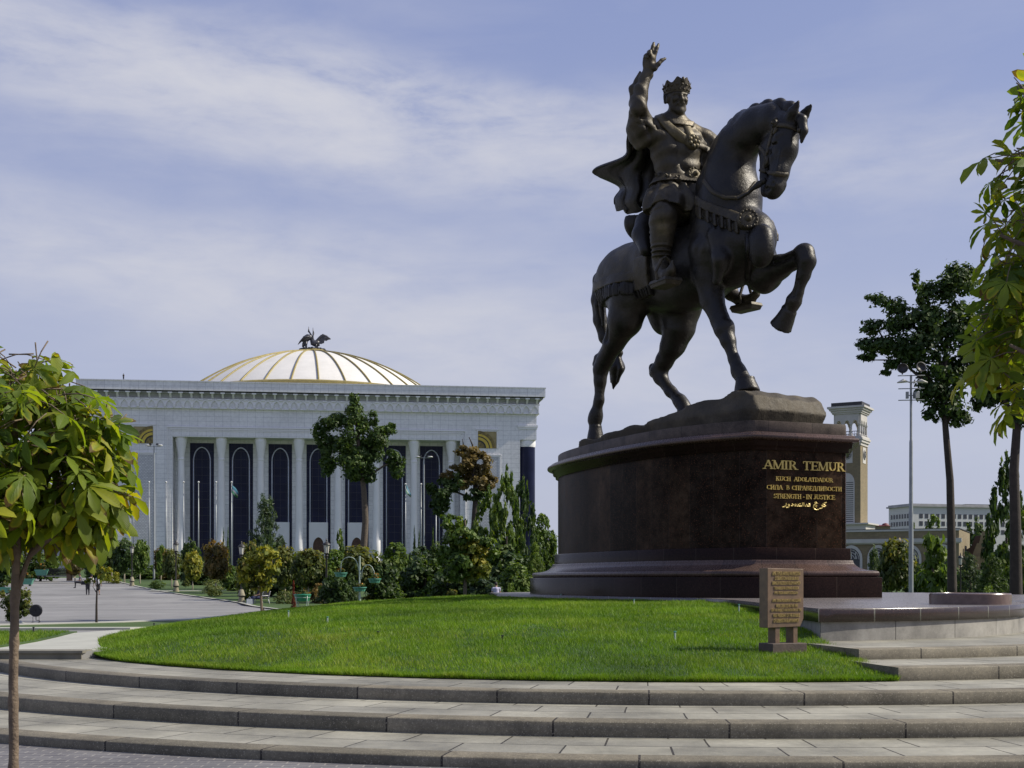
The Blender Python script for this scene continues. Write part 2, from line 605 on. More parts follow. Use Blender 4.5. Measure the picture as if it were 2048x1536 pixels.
def inside(Pn, poly):
    x, y = Pn[:, 0], Pn[:, 1]
    c = np.zeros(len(Pn), bool)
    m = len(poly)
    for i in range(m):
        x0, y0 = poly[i]; x1, y1 = poly[(i + 1) % m]
        if y0 == y1: continue
        cond = ((y0 > y) != (y1 > y)) & (x < (x1 - x0) * (y - y0) / (y1 - y0) + x0)
        c ^= cond
    return c


def lawn_z(Pn):
    t = seg_dist(Pn, _E)
    x, y = Pn[:, 0], Pn[:, 1]
    z0 = 0.385 + (ZT - 0.385) * np.clip((y - 20.5) / 2.0, 0, 1) + 0.012
    Lh = 3.9 + 1.5 * np.clip((31 - y) / 8, 0, 1) + 1.8 * np.clip((x - 0.5) / 4, 0, 1)
    z = z0 + (1.15 - z0) * (1 - np.exp(-t / Lh))
    z = z + 0.018 * np.sin(x * 1.3 + 0.6 * y) * np.clip(t / 3, 0, 1) + 0.012 * np.sin(y * 2.1 - x) * np.clip(t / 3, 0, 1)
    return z


def lz(x, y): return float(lawn_z(np.array([[x, y]]))[0])


def build_lawn():
    # grid + boundary, triangulated through a clipped grid
    xs = np.arange(-9.2, 10.2, 0.3); ys = np.arange(15.9, 60.5, 0.3)
    gx, gy = np.meshgrid(xs, ys)
    Pn = np.c_[gx.ravel(), gy.ravel()]
    inn = inside(Pn, _poly)
    # snap outer cells onto the outline so that the edge is clean
    Q = Pn.copy()
    out = ~inn
    EP = _PL
    m = len(EP)
    best = np.full(len(Pn), 1e9)
    for i in range(m):
        a, b = EP[i], EP[(i + 1) % m]
        ab = b - a
        t = np.clip(((Pn - a) @ ab) / (ab @ ab), 0, 1)
        q = a + t[:, None] * ab
        dd = np.hypot(Pn[:, 0] - q[:, 0], Pn[:, 1] - q[:, 1])
        w = out & (dd < best)
        best[w] = dd[w]; Q[w] = q[w]
    nx, ny = len(xs), len(ys)
    idx = np.arange(nx * ny).reshape(ny, nx)
    q4 = np.stack([idx[:-1, :-1], idx[:-1, 1:], idx[1:, 1:], idx[1:, :-1]], -1).reshape(-1, 4)
    keep = inn[q4].any(1)
    q4 = q4[keep]
    z = lawn_z(Q)
    V = np.c_[Q, z]
    o = np_mesh("lawn", V, q4, m_lawnbase, None, True)
    props(o, kind="structure")


build_lawn()


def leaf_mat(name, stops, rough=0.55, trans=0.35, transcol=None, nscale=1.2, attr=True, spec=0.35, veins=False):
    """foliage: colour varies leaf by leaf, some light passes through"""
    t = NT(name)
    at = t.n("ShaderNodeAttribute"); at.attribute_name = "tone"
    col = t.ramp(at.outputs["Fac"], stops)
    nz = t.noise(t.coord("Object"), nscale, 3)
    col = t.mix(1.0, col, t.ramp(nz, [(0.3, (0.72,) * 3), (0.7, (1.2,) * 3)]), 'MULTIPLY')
    if veins:
        uv = t.n("ShaderNodeUVMap")
        sp = t.n("ShaderNodeSeparateXYZ"); t.l(uv.outputs[0], sp.inputs[0])
        au = t.math('ABSOLUTE', t.math('SUBTRACT', sp.outputs[0], 0.5))
        ph = t.math('SUBTRACT', t.math('MULTIPLY', sp.outputs[1], 13.0), t.math('MULTIPLY', au, 9.0))
        wv = t.math('ABSOLUTE', t.math('SUBTRACT', t.math('FRACT', ph), 0.5))
        vein = t.ramp(wv, [(0.03, (1, 1, 1)), (0.16, (0, 0, 0))])
        mid = t.ramp(au, [(0.012, (1, 1, 1)), (0.045, (0, 0, 0))])
        vv = t.math('MAXIMUM', vein, mid)
        col = t.mix(t.math('MULTIPLY', vv, 0.35), col, (0.20, 0.24, 0.05))
        t.bump(t.math('MULTIPLY', wv, 1.0), 0.6, 0.004)
    t.set(col, rough, 0.0, spec)
    tr = t.n("ShaderNodeBsdfTranslucent")
    tc = t.mix(1.0, col, transcol or (1.5, 1.45, 0.5), 'MULTIPLY')
    t.l(tc, tr.inputs[0])
    mx = t.n("ShaderNodeMixShader"); mx.inputs[0].default_value = trans
    t.l(t.b.outputs[0], mx.inputs[1]); t.l(tr.outputs[0], mx.inputs[2])
    t.l(mx.outputs[0], t.out.inputs[0])
    return t.mat


m_grass = leaf_mat("grass_blades", [(0.0, (0.045, 0.098, 0.005)), (0.45, (0.10, 0.195, 0.008)), (0.8, (0.18, 0.285, 0.014)), (1.0, (0.27, 0.31, 0.05))], 0.6, 0.35, (1.3, 1.4, 0.5), 0.55)


def smooth_noise(x, y, s, seed):
    r = np.random.default_rng(seed)
    T = r.random((64, 64))
    X = x / s; Y = y / s
    i = np.floor(X).astype(int); j = np.floor(Y).astype(int)
    fx = X - i; fy = Y - j
    fx = fx * fx * (3 - 2 * fx); fy = fy * fy * (3 - 2 * fy)
    g = lambda a, b: T[a % 64, b % 64]
    return (g(i, j) * (1 - fx) + g(i + 1, j) * fx) * (1 - fy) + (g(i, j + 1) * (1 - fx) + g(i + 1, j + 1) * fx) * fy


def blades(name, poly, zf, n, dnear, dfar, hgt, seed, powr=2.0, view=True, edge=None):
    r = np.random.default_rng(seed)
    poly = np.array(poly)
    lo, hi = poly.min(0), poly.max(0)
    Ps = []
    got = 0
    while got < n:
        c = r.random((n * 2, 2)) * (hi - lo) + lo
        keep = r.random(len(c)) < np.clip((dnear / np.maximum(c[:, 1], 1)) ** powr, 0, 1)
        c = c[keep]
        if view:
            c = c[np.abs(c[:, 0] / c[:, 1]) < 0.44]
        c = c[inside(c, poly)]
        Ps.append(c); got += len(c)
    Pn = np.concatenate(Ps)[:n]
    if edge is not None:           # a denser, ragged fringe along the front edge
        E = np.array(edge)
        k = r.integers(0, len(E) - 1, n // 9)
        t = r.random(n // 9)[:, None]
        q = E[k] * (1 - t) + E[k + 1] * t
        c0 = np.array((SCX, SCY))
        u = (q - c0) / np.linalg.norm(q - c0, axis=1)[:, None]
        Pn = np.concatenate([Pn, q + u * (0.05 - 0.22 * r.random(n // 9) ** 1.5)[:, None] * (0.5 + smooth_noise(q[:, 0], q[:, 1], 0.5, seed + 9))[:, None]])
        n = len(Pn)
    z = zf(Pn)
    d = Pn[:, 1]
    sc = (d / dnear) ** 0.2
    clump = smooth_noise(Pn[:, 0], Pn[:, 1], 0.35, seed + 1)
    big = smooth_noise(Pn[:, 0], Pn[:, 1], 1.6, seed + 2)
    h = hgt * sc * (0.55 + 0.7 * clump) * (0.7 + 0.6 * r.random(n))
    w = 0.0048 * (d / dnear) ** 0.9 * (0.7 + 0.6 * r.random(n))
    a = r.random(n) * 2 * np.pi
    dx, dy = np.cos(a) * w, np.sin(a) * w
    la = r.random(n) * 2 * np.pi
    lean = h * (0.25 + 0.75 * r.random(n))
    V = np.empty((n, 3, 3), np.float32)
    V[:, 0] = np.c_[Pn[:, 0] - dx, Pn[:, 1] - dy, z - 0.01]
    V[:, 1] = np.c_[Pn[:, 0] + dx, Pn[:, 1] + dy, z - 0.01]
    V[:, 2] = np.c_[Pn[:, 0] + np.cos(la) * lean, Pn[:, 1] + np.sin(la) * lean, z + h]
    patch = smooth_noise(Pn[:, 0] + 40, Pn[:, 1], 3.1, seed + 3)
    tone = np.clip(-0.02 + 0.36 * clump + 0.32 * big + 0.30 * patch - 0.05 + 0.34 * r.random(n), 0, 0.97)
    dry = r.random(n) < 0.015 + 0.09 * (smooth_noise(Pn[:, 0], Pn[:, 1], 0.9, seed + 4) > 0.72)
    tone[dry] = 1.0
    tone = np.repeat(tone, 3)
    o = np_mesh(name, V.reshape(-1, 3), np.arange(n * 3).reshape(-1, 3), m_grass, None, False, None, None, tone)
    return props(o, "short bright green mown grass covering the mound", "grass", None, "stuff")


blades("lawn_grass", _poly, lawn_z, 330000, 16.0, 50.0, 0.060, 11, 1.7, True, _front)
blades("left_grass", [(-8.8, TY + 0.45), (-9.0, 24.4), (-9.3, 26.4), (-9.8, 28.9), (-14, 28.9), (-12, TY + 0.45)], lambda q: np.full(len(q), ZT + 0.03), 9000, 21, 30, 0.06, 12)["label"] = "short grass in the wedge beside the pale curved path"

# ---------------------------------------------------------------- pedestal platform
m_granite_cap = brick_mat("polished_dark_granite", (0.030, 0.016, 0.013), (0.020, 0.012, 0.010), (0.16, 0.16, 0.125), 0.98, 30.0, 0.014, 0.22, "UV", 0.15, speck=0.6, nscale=3, offset=0.0, specol=(0.10, 0.05, 0.04), spec=0.5, rvar=0.08)
m_granite_floor = brick_mat("polished_platform_slabs", (0.20, 0.175, 0.165), (0.15, 0.135, 0.13), (0.06, 0.05, 0.045), 1.2, 0.6, 0.01, 0.30, "Object", 0.15, speck=0.4, nscale=1.2, spec=0.5, rvar=0.12)


def build_platform():
    a0 = math.asin((4.9 - SCX) / 7.62)
    rim = [(SCX + 7.62 * math.sin(a), SCY - 7.62 * math.cos(a)) for a in np.linspace(a0, R(88), 40)]
    back = [(13.0, 32), (16.5, 40), (15.5, 49), (9.5, 54), (2.5, 54.5), (-0.8, 49.0), (-0.4, 43.5), (2.2, 37.6), (4.9, 33.2), (5.15, 30), (5.0, 25)]
    poly = rim + back
    n = len(poly)
    L = [0.0]
    for i in range(n):
        L.append(L[-1] + math.hypot(poly[(i + 1) % n][0] - poly[i][0], poly[(i + 1) % n][1] - poly[i][1]))

    def wall(name, off, z0, z1, mat, bev=0.0):
        V, Fc, UV = [], [], []
        pp = offset_poly(poly, off)
        for i in range(n + 1):
            p = pp[i % n]
            V += [(p[0], p[1], z0), (p[0], p[1], z1)]; UV += [(L[i], z0), (L[i], z1)]
            if bev:
                pass
        for i in range(n):
            Fc.append((2 * i, 2 * i + 2, 2 * i + 3, 2 * i + 1))
        return V, Fc, UV
    root = thing("pedestal_platform", "raised polished granite platform with dark cap stones in front of the pedestal", "platform", (0, 0, 0))
    V, Fc, UV = wall("w", 0.0, Z3 - 0.1, ZP - 0.2, None)
    uv_mesh("retaining_wall", V, Fc, UV, [m_concrete], None, root)
    V, Fc, UV = wall("c", 0.045, ZP - 0.215, ZP - 0.012, None)
    b = len(V)
    V2, F2, U2 = wall("c", 0.03, ZP - 0.012, ZP, None)
    # chamfered top edge of the cap stones, then its underside
    pp = offset_poly(poly, 0.03)
    for i in range(n + 1):
        V.append((pp[i % n][0], pp[i % n][1], ZP)); UV.append((L[i], ZP))
    for i in range(n):
        Fc.append((2 * i + 1, 2 * i + 3, b + i + 1, b + i))
    b = len(V)
    pq = offset_poly(poly, -0.1)
    for i in range(n + 1):
        V.append((pq[i % n][0], pq[i % n][1], ZP - 0.215)); UV.append((L[i], ZP - 0.3))
    for i in range(n):
        Fc.append((2 * i, b + i, b + i + 1, 2 * i + 2))
    uv_mesh("cap_stones", V, Fc, UV, [m_granite_cap], None, root)
    mb = MB(); mb.add([(p[0], p[1], ZP + 0.0005) for p in offset_poly(poly, 0.0305)], [tuple(range(n))])
    mb.build("floor_slabs", m_granite_floor, root)


def offset_poly(poly, d):
    """outward offset of a counter-clockwise polygon with mitred corners"""
    n = len(poly)
    out = []
    for i in range(n):
        p0, p1, p2 = poly[i - 1], poly[i], poly[(i + 1) % n]
        e1 = (p1[0] - p0[0], p1[1] - p0[1]); e2 = (p2[0] - p1[0], p2[1] - p1[1])
        l1 = math.hypot(*e1) or 1; l2 = math.hypot(*e2) or 1
        n1 = (e1[1] / l1, -e1[0] / l1); n2 = (e2[1] / l2, -e2[0] / l2)
        bx, by = n1[0] + n2[0], n1[1] + n2[1]
        k = 1 + n1[0] * n2[0] + n1[1] * n2[1]
        k = max(k, 0.3)
        out.append((p1[0] + bx / k * d, p1[1] + by / k * d))
    return out


build_platform()

# ---------------------------------------------------------------- pedestal
AXA = R(20.8)                               # front face turned to the right of the camera
BX, BY = -math.sin(AXA), math.cos(AXA)      # pedestal axis, backwards
RX, RY = math.cos(AXA), math.sin(AXA)       # to the right
_C = P(1511, 840, 34.1)
PEDW = 1.40
FC = (_C.x + RX * PEDW, _C.y + RY * PEDW)   # middle of the front edge
ZTOP = _C.z


def ped(b, r): return (FC[0] + BX * b + RX * r, FC[1] + BY * b + RY * r)


def ped_outline():
    half = [(0, 1.40), (0.55, 1.80), (1.2, 2.17), (2.58, 2.69), (4.3, 2.93), (6.2, 3.0), (8.4, 2.93), (10.2, 2.66), (11.6, 2.08), (12.5, 1.25), (12.85, 0.45)]
    # Catmull-Rom through the half outline
    def cr(p0, p1, p2, p3, t):
        return tuple(0.5 * ((2 * p1[k]) + (-p0[k] + p2[k]) * t + (2 * p0[k] - 5 * p1[k] + 4 * p2[k] - p3[k]) * t * t + (-p0[k] + 3 * p1[k] - 3 * p2[k] + p3[k]) * t ** 3) for k in (0, 1))
    H = [half[0]] + half + [(12.85, -0.45)]
    pts = []
    for i in range(1, len(H) - 2):
        for t in np.linspace(0, 1, 5)[:-1]:
            pts.append(cr(H[i - 1], H[i], H[i + 1], H[i + 2], t))
    pts.append(half[-1])
    right = pts
    left = [(b, -r) for b, r in reversed(pts)]
    # ccw seen from above: front-left corner -> front-right -> back ... 
    return [ped(b, r) for b, r in right + left]


PED = ped_outline()
m_ped_body = brick_mat("dark_red_granite", (0.050, 0.031, 0.019), (0.022, 0.016, 0.012), (0.055, 0.040, 0.031), 0.78, 2.6, 0.008, 0.34, "UV", 0.0, speck=0.7, nscale=0.75, offset=0.0, specol=(0.13, 0.055, 0.03), spec=0.12, rvar=0.08, stain=0.95, speckscale=34, ior=1.2, n2k=6, fine=0.65)
m_ped_base = brick_mat("dark_granite_plinth", (0.028, 0.016, 0.013), (0.018, 0.011, 0.009), (0.055, 0.04, 0.03), 1.15, 3.0, 0.008, 0.20, "UV", 0.05, speck=0.5, nscale=1.5, offset=0.0, specol=(0.09, 0.045, 0.03), spec=0.2, rvar=0.05, ior=1.25, fine=0.4)
m_ped_mould = brick_mat("granite_moulding", (0.105, 0.066, 0.052), (0.075, 0.05, 0.041), (0.04, 0.03, 0.025), 0.95, 3.0, 0.010, 0.27, "UV", 0.06, speck=0.5, nscale=1.5, offset=0.0, specol=(0.20, 0.12, 0.09), spec=0.5, rvar=0.08, ior=1.35, fine=0.35)
m_ped_cap = brick_mat("brown_granite_cap", (0.105, 0.08, 0.062), (0.08, 0.062, 0.05), (0.045, 0.035, 0.028), 1.35, 3.0, 0.010, 0.5, "UV", 0.15, speck=0.4, nscale=2.0, offset=0.0, specol=(0.2, 0.15, 0.11), spec=0.4, stain=0.7, ior=1.25, fine=0.35)


def build_pedestal():
    root = thing("monument_pedestal", "tall dark red granite pedestal with gold lettering under the horseman statue", "pedestal", (FC[0], FC[1], ZP))
    inv = Matrix.Translation((-FC[0], -FC[1], -ZP))
    n = len(PED)
    L = [0.0]
    for i in range(n):
        L.append(L[-1] + math.hypot(PED[(i + 1) % n][0] - PED[i][0], PED[(i + 1) % n][1] - PED[i][1]))

    def band(name, prof, mat, cap=None):
        V, Fc, UV = [], [], []
        k = len(prof)
        rows = [offset_poly(PED, off) for off, z in prof]
        acc = 0
        for j, (off, z) in enumerate(prof):
            if j: acc += math.hypot(off - prof[j - 1][0], z - prof[j - 1][1])
            for i in range(n + 1):
                p = rows[j][i % n]
                V.append((p[0] - FC[0], p[1] - FC[1], z - ZP)); UV.append((L[i] + 0.001, acc))
        m = n + 1
        for j in range(k - 1):
            for i in range(n):
                Fc.append((j * m + i, j * m + i + 1, (j + 1) * m + i + 1, (j + 1) * m + i))
        o = uv_mesh(name, V, Fc, UV, [mat], None, root)
        return o
    band("plinth", [(0.95, ZP - 0.01), (0.95, 1.735), (0.942, 1.75), (0.80, 1.752)], m_ped_base)
    tor = [(0.80, 1.753)] + [(0.80 + 0.085 * math.sin(R(a)), 1.84 - 0.085 * math.cos(R(a))) for a in range(10, 180, 20)] + [(0.79, 1.925)]
    tor += [(0.79 - 0.60 * (math.sin(R(a))), 1.925 + 0.28 * (1 - math.cos(R(a)))) for a in range(10, 91, 10)] + [(0.125, 2.207)]
    band("base_moulding", tor, m_ped_mould)
    band("base_course", [(0.13, 2.20), (0.13, 2.515), (0.115, 2.53), (0.0, 2.531)], m_ped_base)
    band("shaft", [(0.0, 2.525), (0.0, 5.11)], m_ped_body)
    band("cornice", [(0.0, 5.095), (0.085, 5.10), (0.085, 5.20), (0.17, 5.215), (0.185, 5.33), (0.215, 5.35)], m_ped_base)
    band("cornice_top", [(0.215, 5.349), (0.32, 5.37)] + [(0.33 + 0.035 * math.sin(R(a)), 5.42 - 0.05 * math.cos(R(a))) for a in range(0, 181, 30)] + [(0.26, 5.49), (0.25, 5.53), (0.17, 5.56), (0.01, 5.575)], m_ped_mould)
    band("top_course", [(0.0, 5.56), (0.0, ZTOP - 0.012), (-0.012, ZTOP)], m_ped_cap)
    mb = MB(); mb.add([(p[0] - FC[0], p[1] - FC[1], ZTOP - ZP) for p in offset_poly(PED, -0.0118)], [tuple(range(n))])
    mb.build("top_slab", m_ped_cap, root)
    return root


PEDESTAL = build_pedestal()
# round granite disc standing on the platform
dc = P(1940, 1210, 24.6)
mb = MB()
mb.lathe((0, 0, 0), [(0.74, 0.0), (0.74, 0.185), (0.725, 0.205), (0.60, 0.215), (0.59, 0.2), (0.05, 0.2)], 64)
od = mb.build("granite_disc", [simple("red_granite_disc", (0.15, 0.10, 0.085), (0.10, 0.065, 0.055), 12, 0.25, bump=0.05)], auto=30)
od.location = (dc.x, dc.y, ZP + 0.001)
props(od, "low round granite drum lying flat on the polished platform", "granite disc")

def swz(t):
    """object coordinates with x along the wall and z up"""
    tc = t.n("ShaderNodeTexCoord"); sp = t.n("ShaderNodeSeparateXYZ"); cb = t.n("ShaderNodeCombineXYZ")
    t.l(tc.outputs["Object"], sp.inputs[0])
    t.l(t.math('ADD', sp.outputs[0], sp.outputs[1]), cb.inputs[0]); t.l(sp.outputs[2], cb.inputs[1])
    return cb.outputs[0]

# ================================================================== PALACE
FA, FB = P(150, HY, 254.0), P(1100, HY, 266.0)
FD = Vector((FB.x - FA.x, FB.y - FA.y, 0)).normalized()     # along the facade, to the right
FN = Vector((FD.y, -FD.x, 0))                               # outwards, to the camera
FO = Vector((0, 0, 0))
_q = (625 - CX) / F
_t = (_q * FA.y - FA.x) / (FD.x - _q * FD.y)
FO = Vector((FA.x + FD.x * _t, FA.y + FD.y * _t, 0))
BZ = 3.55


def bf(px, py=HY, off=0.0):
    """(x, z) in the palace's own frame, on the plane standing off metres before the facade"""
    q = (px - CX) / F
    O = FO + FN * off
    t = (q * O.y - O.x) / (FD.x - q * FD.y)
    d = O.y + FD.y * t
    return t, EYE + (HY - py) / F * d


def bxx(px, off=0.0): return bf(px, HY, off)[0]


m_marble = brick_mat("white_marble_cladding", (0.80, 0.79, 0.785), (0.75, 0.74, 0.74), (0.50, 0.50, 0.52), 1.6, 0.95, 0.03, 0.5, "Object", 0.05, nscale=0.12, offset=0.0, spec=0.35, stain=0.14,
                     vec=lambda t: swz(t))
m_marble_plain = simple("white_marble_trim", (0.81, 0.80, 0.795), (0.74, 0.73, 0.73), 0.4, 0.5)
m_marble_old = simple("stained_and_shaded_marble", (0.40, 0.395, 0.39), (0.24, 0.24, 0.24), 0.5, 0.6)  # the cornice grey carries both stain and shading in its colour
m_panel = brick_mat("patterned_marble_panel", (0.66, 0.655, 0.66), (0.54, 0.54, 0.55), (0.38, 0.38, 0.40), 0.55, 0.3, 0.05, 0.6, "Object", 0.3, nscale=0.3, stain=0.15, vec=lambda t: swz(t))
m_glass = NT("dark_blue_glass")
_v = m_glass.coord("Object")
m_glass.set(m_glass.ramp(m_glass.noise(_v, 0.35, 3), [(0.3, (0.009, 0.011, 0.030)), (0.7, (0.016, 0.020, 0.052))]), 0.12, 0.0, 0.12)
m_glass = m_glass.mat
m_frame = simple("window_grid_metal", (0.02, 0.022, 0.04), rough=0.4)
m_neon = simple("white_window_tube", (0.62, 0.64, 0.78), rough=0.4)
m_gold = simple("gold_paint", (0.33, 0.27, 0.09), (0.22, 0.18, 0.06), 1.5, 0.55, 0.1)
m_golddark = simple("dark_gold_carving", (0.06, 0.045, 0.02), (0.30, 0.22, 0.05), 2.2, 0.5)
m_sungold = simple("bright_gold_paint", (0.62, 0.46, 0.06), (0.5, 0.36, 0.05), 1.5, 0.5)
m_sunback = simple("tan_sun_panel", (0.36, 0.29, 0.13), (0.24, 0.19, 0.09), 1.0, 0.6)
m_wooddoor = simple("carved_wooden_door", (0.12, 0.055, 0.03), (0.06, 0.028, 0.016), 2.0, 0.6, bump=0.4)
m_dome = NT("dome_panels")
_v = m_dome.coord("Object", (1, 1, 1))
_wv = m_dome.n("ShaderNodeTexWave"); _wv.wave_type = 'BANDS'; _wv.bands_direction = 'Z'
m_dome.l(_v, _wv.inputs[0]); _wv.inputs["Scale"].default_value = 0.75; _wv.inputs["Distortion"].default_value = 0.0
_c = m_dome.mix(0.25, m_dome.ramp(m_dome.noise(_v, 0.35, 5), [(0.3, (0.64, 0.62, 0.565)), (0.7, (0.74, 0.72, 0.66))]), m_dome.ramp(_wv.outputs[0], [(0.0, (0.50, 0.49, 0.46)), (0.15, (0.68, 0.67, 0.63))]))
m_dome.set(_c, 0.55)
m_dome = m_dome.mat
m_bronze_bird = simple("bird_metal", (0.10, 0.10, 0.11), (0.05, 0.05, 0.055), 1.5, 0.4, 0.3)
m_darkline = simple("black_line_and_shadow", (0.05, 0.05, 0.055), rough=0.8)  # black lines of the sun panels, and the parapet's painted shadow


def pointed_arch(x, w, z0, zs, zt, n=10):
    """outline of a pointed arch opening, counter clockwise seen from the front"""
    pts = [(x - w / 2, z0), (x + w / 2, z0), (x + w / 2, zs)]
    h = zt - zs
    for i in range(1, n + 1):
        t = i / n
        pts.append((x + w / 2 * (1 - t ** 1.9) ** 0.85 if t < 1 else x, zs + h * (1 - (1 - t) ** 1.45)))
    for i in range(n - 1, -1, -1):
        t = i / n
        pts.append((x - w / 2 * (1 - t ** 1.9) ** 0.85, zs + h * (1 - (1 - t) ** 1.45)))
    return pts


def build_palace():
    rz = math.atan2(FD.y, FD.x)
    root = thing("palace", "large white marble columned palace with dark arched windows and a shallow dome", "palace", (FO.x, FO.y, 0), rz)
    # local frame: x right, -y to the camera, z up (world height)
    xl, xr = bxx(172), bxx(1073)
    ztop = bf(1098, 777.5, 1.6)[1]
    zpar = bf(1098, 794, 1.6)[1]
    zcav = bf(1081, 810, 0.8)[1]
    zarc = bf(1081, 827.0, 0.6)[1]
    zrec = bf(640, 877)[1]
    zline = bf(640, 857)[1]
    xc0, xc1 = bxx(345), bxx(921)
    RD = 5.0                                             # depth of the colonnade
    W = MB()
    # end wings and the beam over the colonnade
    W.bx(xl, xc0, 0, 60, BZ - 1, zarc)
    W.bx(xc1, xr - 3.4, 0, 60, BZ - 1, zarc)
    W.bx(xc0, xc1, 0, 60, zrec, zarc)
    W.bx(xc0, xc1, RD, 60, BZ - 1, zrec)
    # right corner: stone over the round glass corner
    zg = bf(1045, 893)[1]
    W.bx(xr - 3.4, xr, 0.004, 60, zg + 1.4, zarc)
    W.bx(xr - 3.4, xr + 0.0, 3.6, 60, BZ - 1, zg + 1.4)
    W.build("wall", m_marble, root)
    # round corner windows
    for side, xx in ((1, xr - 1.75), (-1, None)):
        if side == 1:
            mb = MB(); mb.lathe((xx, 1.9, 0), [(1.72, BZ - 1), (1.72, zg)], 32)
            mb.build("corner_window", m_glass, root, auto=40)
            mb = MB(); mb.lathe((xx, 1.9, 0), [(1.74, zg), (1.80, zg + 0.3), (1.84, zg + 0.9), (1.76, zg + 1.41)], 32)
            mb.build("corner_capital", m_marble_plain, root, auto=40)
    t = MB()
    t.bx(xr - 3.9, xr + 0.25, -0.22, 4, zg + 3.9, zg + 4.35); t.bx(xr - 3.7, xr + 0.15, -0.12, 4, zg + 3.55, zg + 3.9)
    t.build("corner_entablature", m_marble_plain, root)
    xg0, xg1 = bxx(188), bxx(225)
    g = MB(); g.bx(xg0, xg1, -0.03, 0.5, BZ - 1, bf(205, 882)[1]); g.build("corner_window", m_glass, root)
    g = MB(); x0, x1 = bxx(176), bxx(230)
    zz = bf(205, 870)[1]
    g.bx(x0, x1, -0.25, 0.4, zz + 2.0, zz + 2.5); g.bx(x0 + .3, x1 - .3, -0.14, 0.4, zz + 1.5, zz + 2.0)
    g.build("corner_entablature", m_marble_plain, root)
    # cornice: frieze of little arches, concave band with ribs, parapet
    ex = 1.6
    prof_x = [(0.002, zarc - 0.15), (0.55, zarc - 0.12), (0.55, zarc + 0.02), (0.28, zarc + 0.1), (0.40, zcav - 0.2), (0.60, zcav), (0.62, zcav + 0.12), (0.45, zcav + 0.2),
              (0.55, zcav + 0.55), (0.8, zcav + 1.0), (1.15, zpar - 0.45), (1.2, zpar - 0.25)]
    def cornice(prof, name, mat):
        mb = MB()
        pr = list(prof)
        n = len(pr)
        vs, fs = [], []
        for (o, z) in pr:
            vs += [(xl - o, 60, z), (xl - o, -o, z), (xr + o, -o, z), (xr + o, 60, z)]
        for j in range(n - 1):
            for k in range(3):
                fs.append((j * 4 + k, j * 4 + k + 1, (j + 1) * 4 + k + 1, (j + 1) * 4 + k))
        mb.add(vs, fs)
        return mb.build(name, mat, root)
    cornice(prof_x[:7], "frieze_course", m_marble_plain)
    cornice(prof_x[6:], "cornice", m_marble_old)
    cornice([(1.2, zpar - 0.26), (1.22, zpar - 0.06), (1.35, zpar - 0.05), (1.36, zpar)], "painted_shadow_line", m_darkline)  # dark strip painted as the shadow line under the parapet
    mb = MB(); mb.bx(xl - ex, xr + ex, -ex, 60, zpar, ztop)
    mb.bx(xl - ex - 0.1, xr + ex + 0.1, -ex - 0.1, 60, ztop, ztop + 0.22)
    mb.build("parapet", m_marble, root)
    # ribs in the concave band, each a block of its own, and the frieze arches
    npan = 44
    step = (xr - xl) / npan
    mb = MB()
    mb.add([(-0.2, -0.50, zcav + 0.22), (0.2, -0.50, zcav + 0.22), (0.2, -1.40, zpar - 0.3), (-0.2, -1.40, zpar - 0.3),
            (-0.2, -0.1, zcav + 0.22), (0.2, -0.1, zcav + 0.22), (0.2, -0.8, zpar - 0.3), (-0.2, -0.8, zpar - 0.3)],
           [(0, 1, 2, 3), (4, 0, 3, 7), (1, 5, 6, 2), (0, 4, 5, 1), (3, 2, 6, 7)])
    mb.add([(-0.42, -1.42, zpar - 0.52), (0.42, -1.42, zpar - 0.52), (0.42, -1.42, zpar - 0.27), (-0.42, -1.42, zpar - 0.27), (-0.42, -1.0, zpar - 0.52), (0.42, -1.0, zpar - 0.52), (0.42, -1.0, zpar - 0.27), (-0.42, -1.0, zpar - 0.27)],
           [(0, 1, 2, 3), (1, 5, 6, 2), (4, 0, 3, 7), (0, 4, 5, 1), (3, 2, 6, 7)])
    rib = mb.build("cornice_rib", m_marble_plain, root)
    for i in range(npan + 1):
        o = rib if i == 0 else copy_tree(rib, root)
        o.location = (xl + i * step, 0, 0)
    mb = MB()
    na = 52
    st = (xr - xl + 0.8) / na
    za, zb = zarc + 0.02, zcav - 0.1
    for i in range(na):
        x = xl - 0.4 + (i + 0.5) * st
        # spandrels around a pointed niche
        w = st * 0.80
        h = zb - za
        left = [(x - st / 2, za), (x - w / 2, za), (x - w / 2 + 0.02, za + h * 0.45), (x - w * 0.25, za + h * 0.72), (x, za + h * 0.9), (x, zb), (x - st / 2, zb)]
        right = [(2 * x - a, b) for a, b in reversed(left)]
        mb.extrude_xz(left, -0.62, -0.25); mb.extrude_xz(right, -0.62, -0.25)
        mb.box((x - st / 2, -0.62, za + h * 0.25), (st * 0.22, 0.22, h * 0.4), 0, 0, 1.5)
        mb.box((x - st / 2, -0.66, zb + 0.05), (st * 0.5, 0.24, h * 0.16))
    mb.build("arch_frieze", m_marble_plain, root)
    # mouldings round the colonnade opening
    mb = MB()
    xa, xb = bxx(334), bxx(931)
    for k, (dz, th, pr) in enumerate(((0.0, 0.22, 0.22), (-0.42, 0.18, 0.14), (-0.75, 0.12, 0.08))):
        mb.bx(xa + 0.5 * k, xb - 0.5 * k, -pr, -0.002, zline + dz - th, zline + dz)
        for xs in (xa + 0.5 * k, xb - 0.5 * k):
            mb.bx(xs - th / 2 if xs > 0 else xs, xs if xs > 0 else xs + th / 2, -pr + 0.02, -0.002, BZ, zline + dz - th)
    mb.build("colonnade_moulding", m_marble_plain, root)
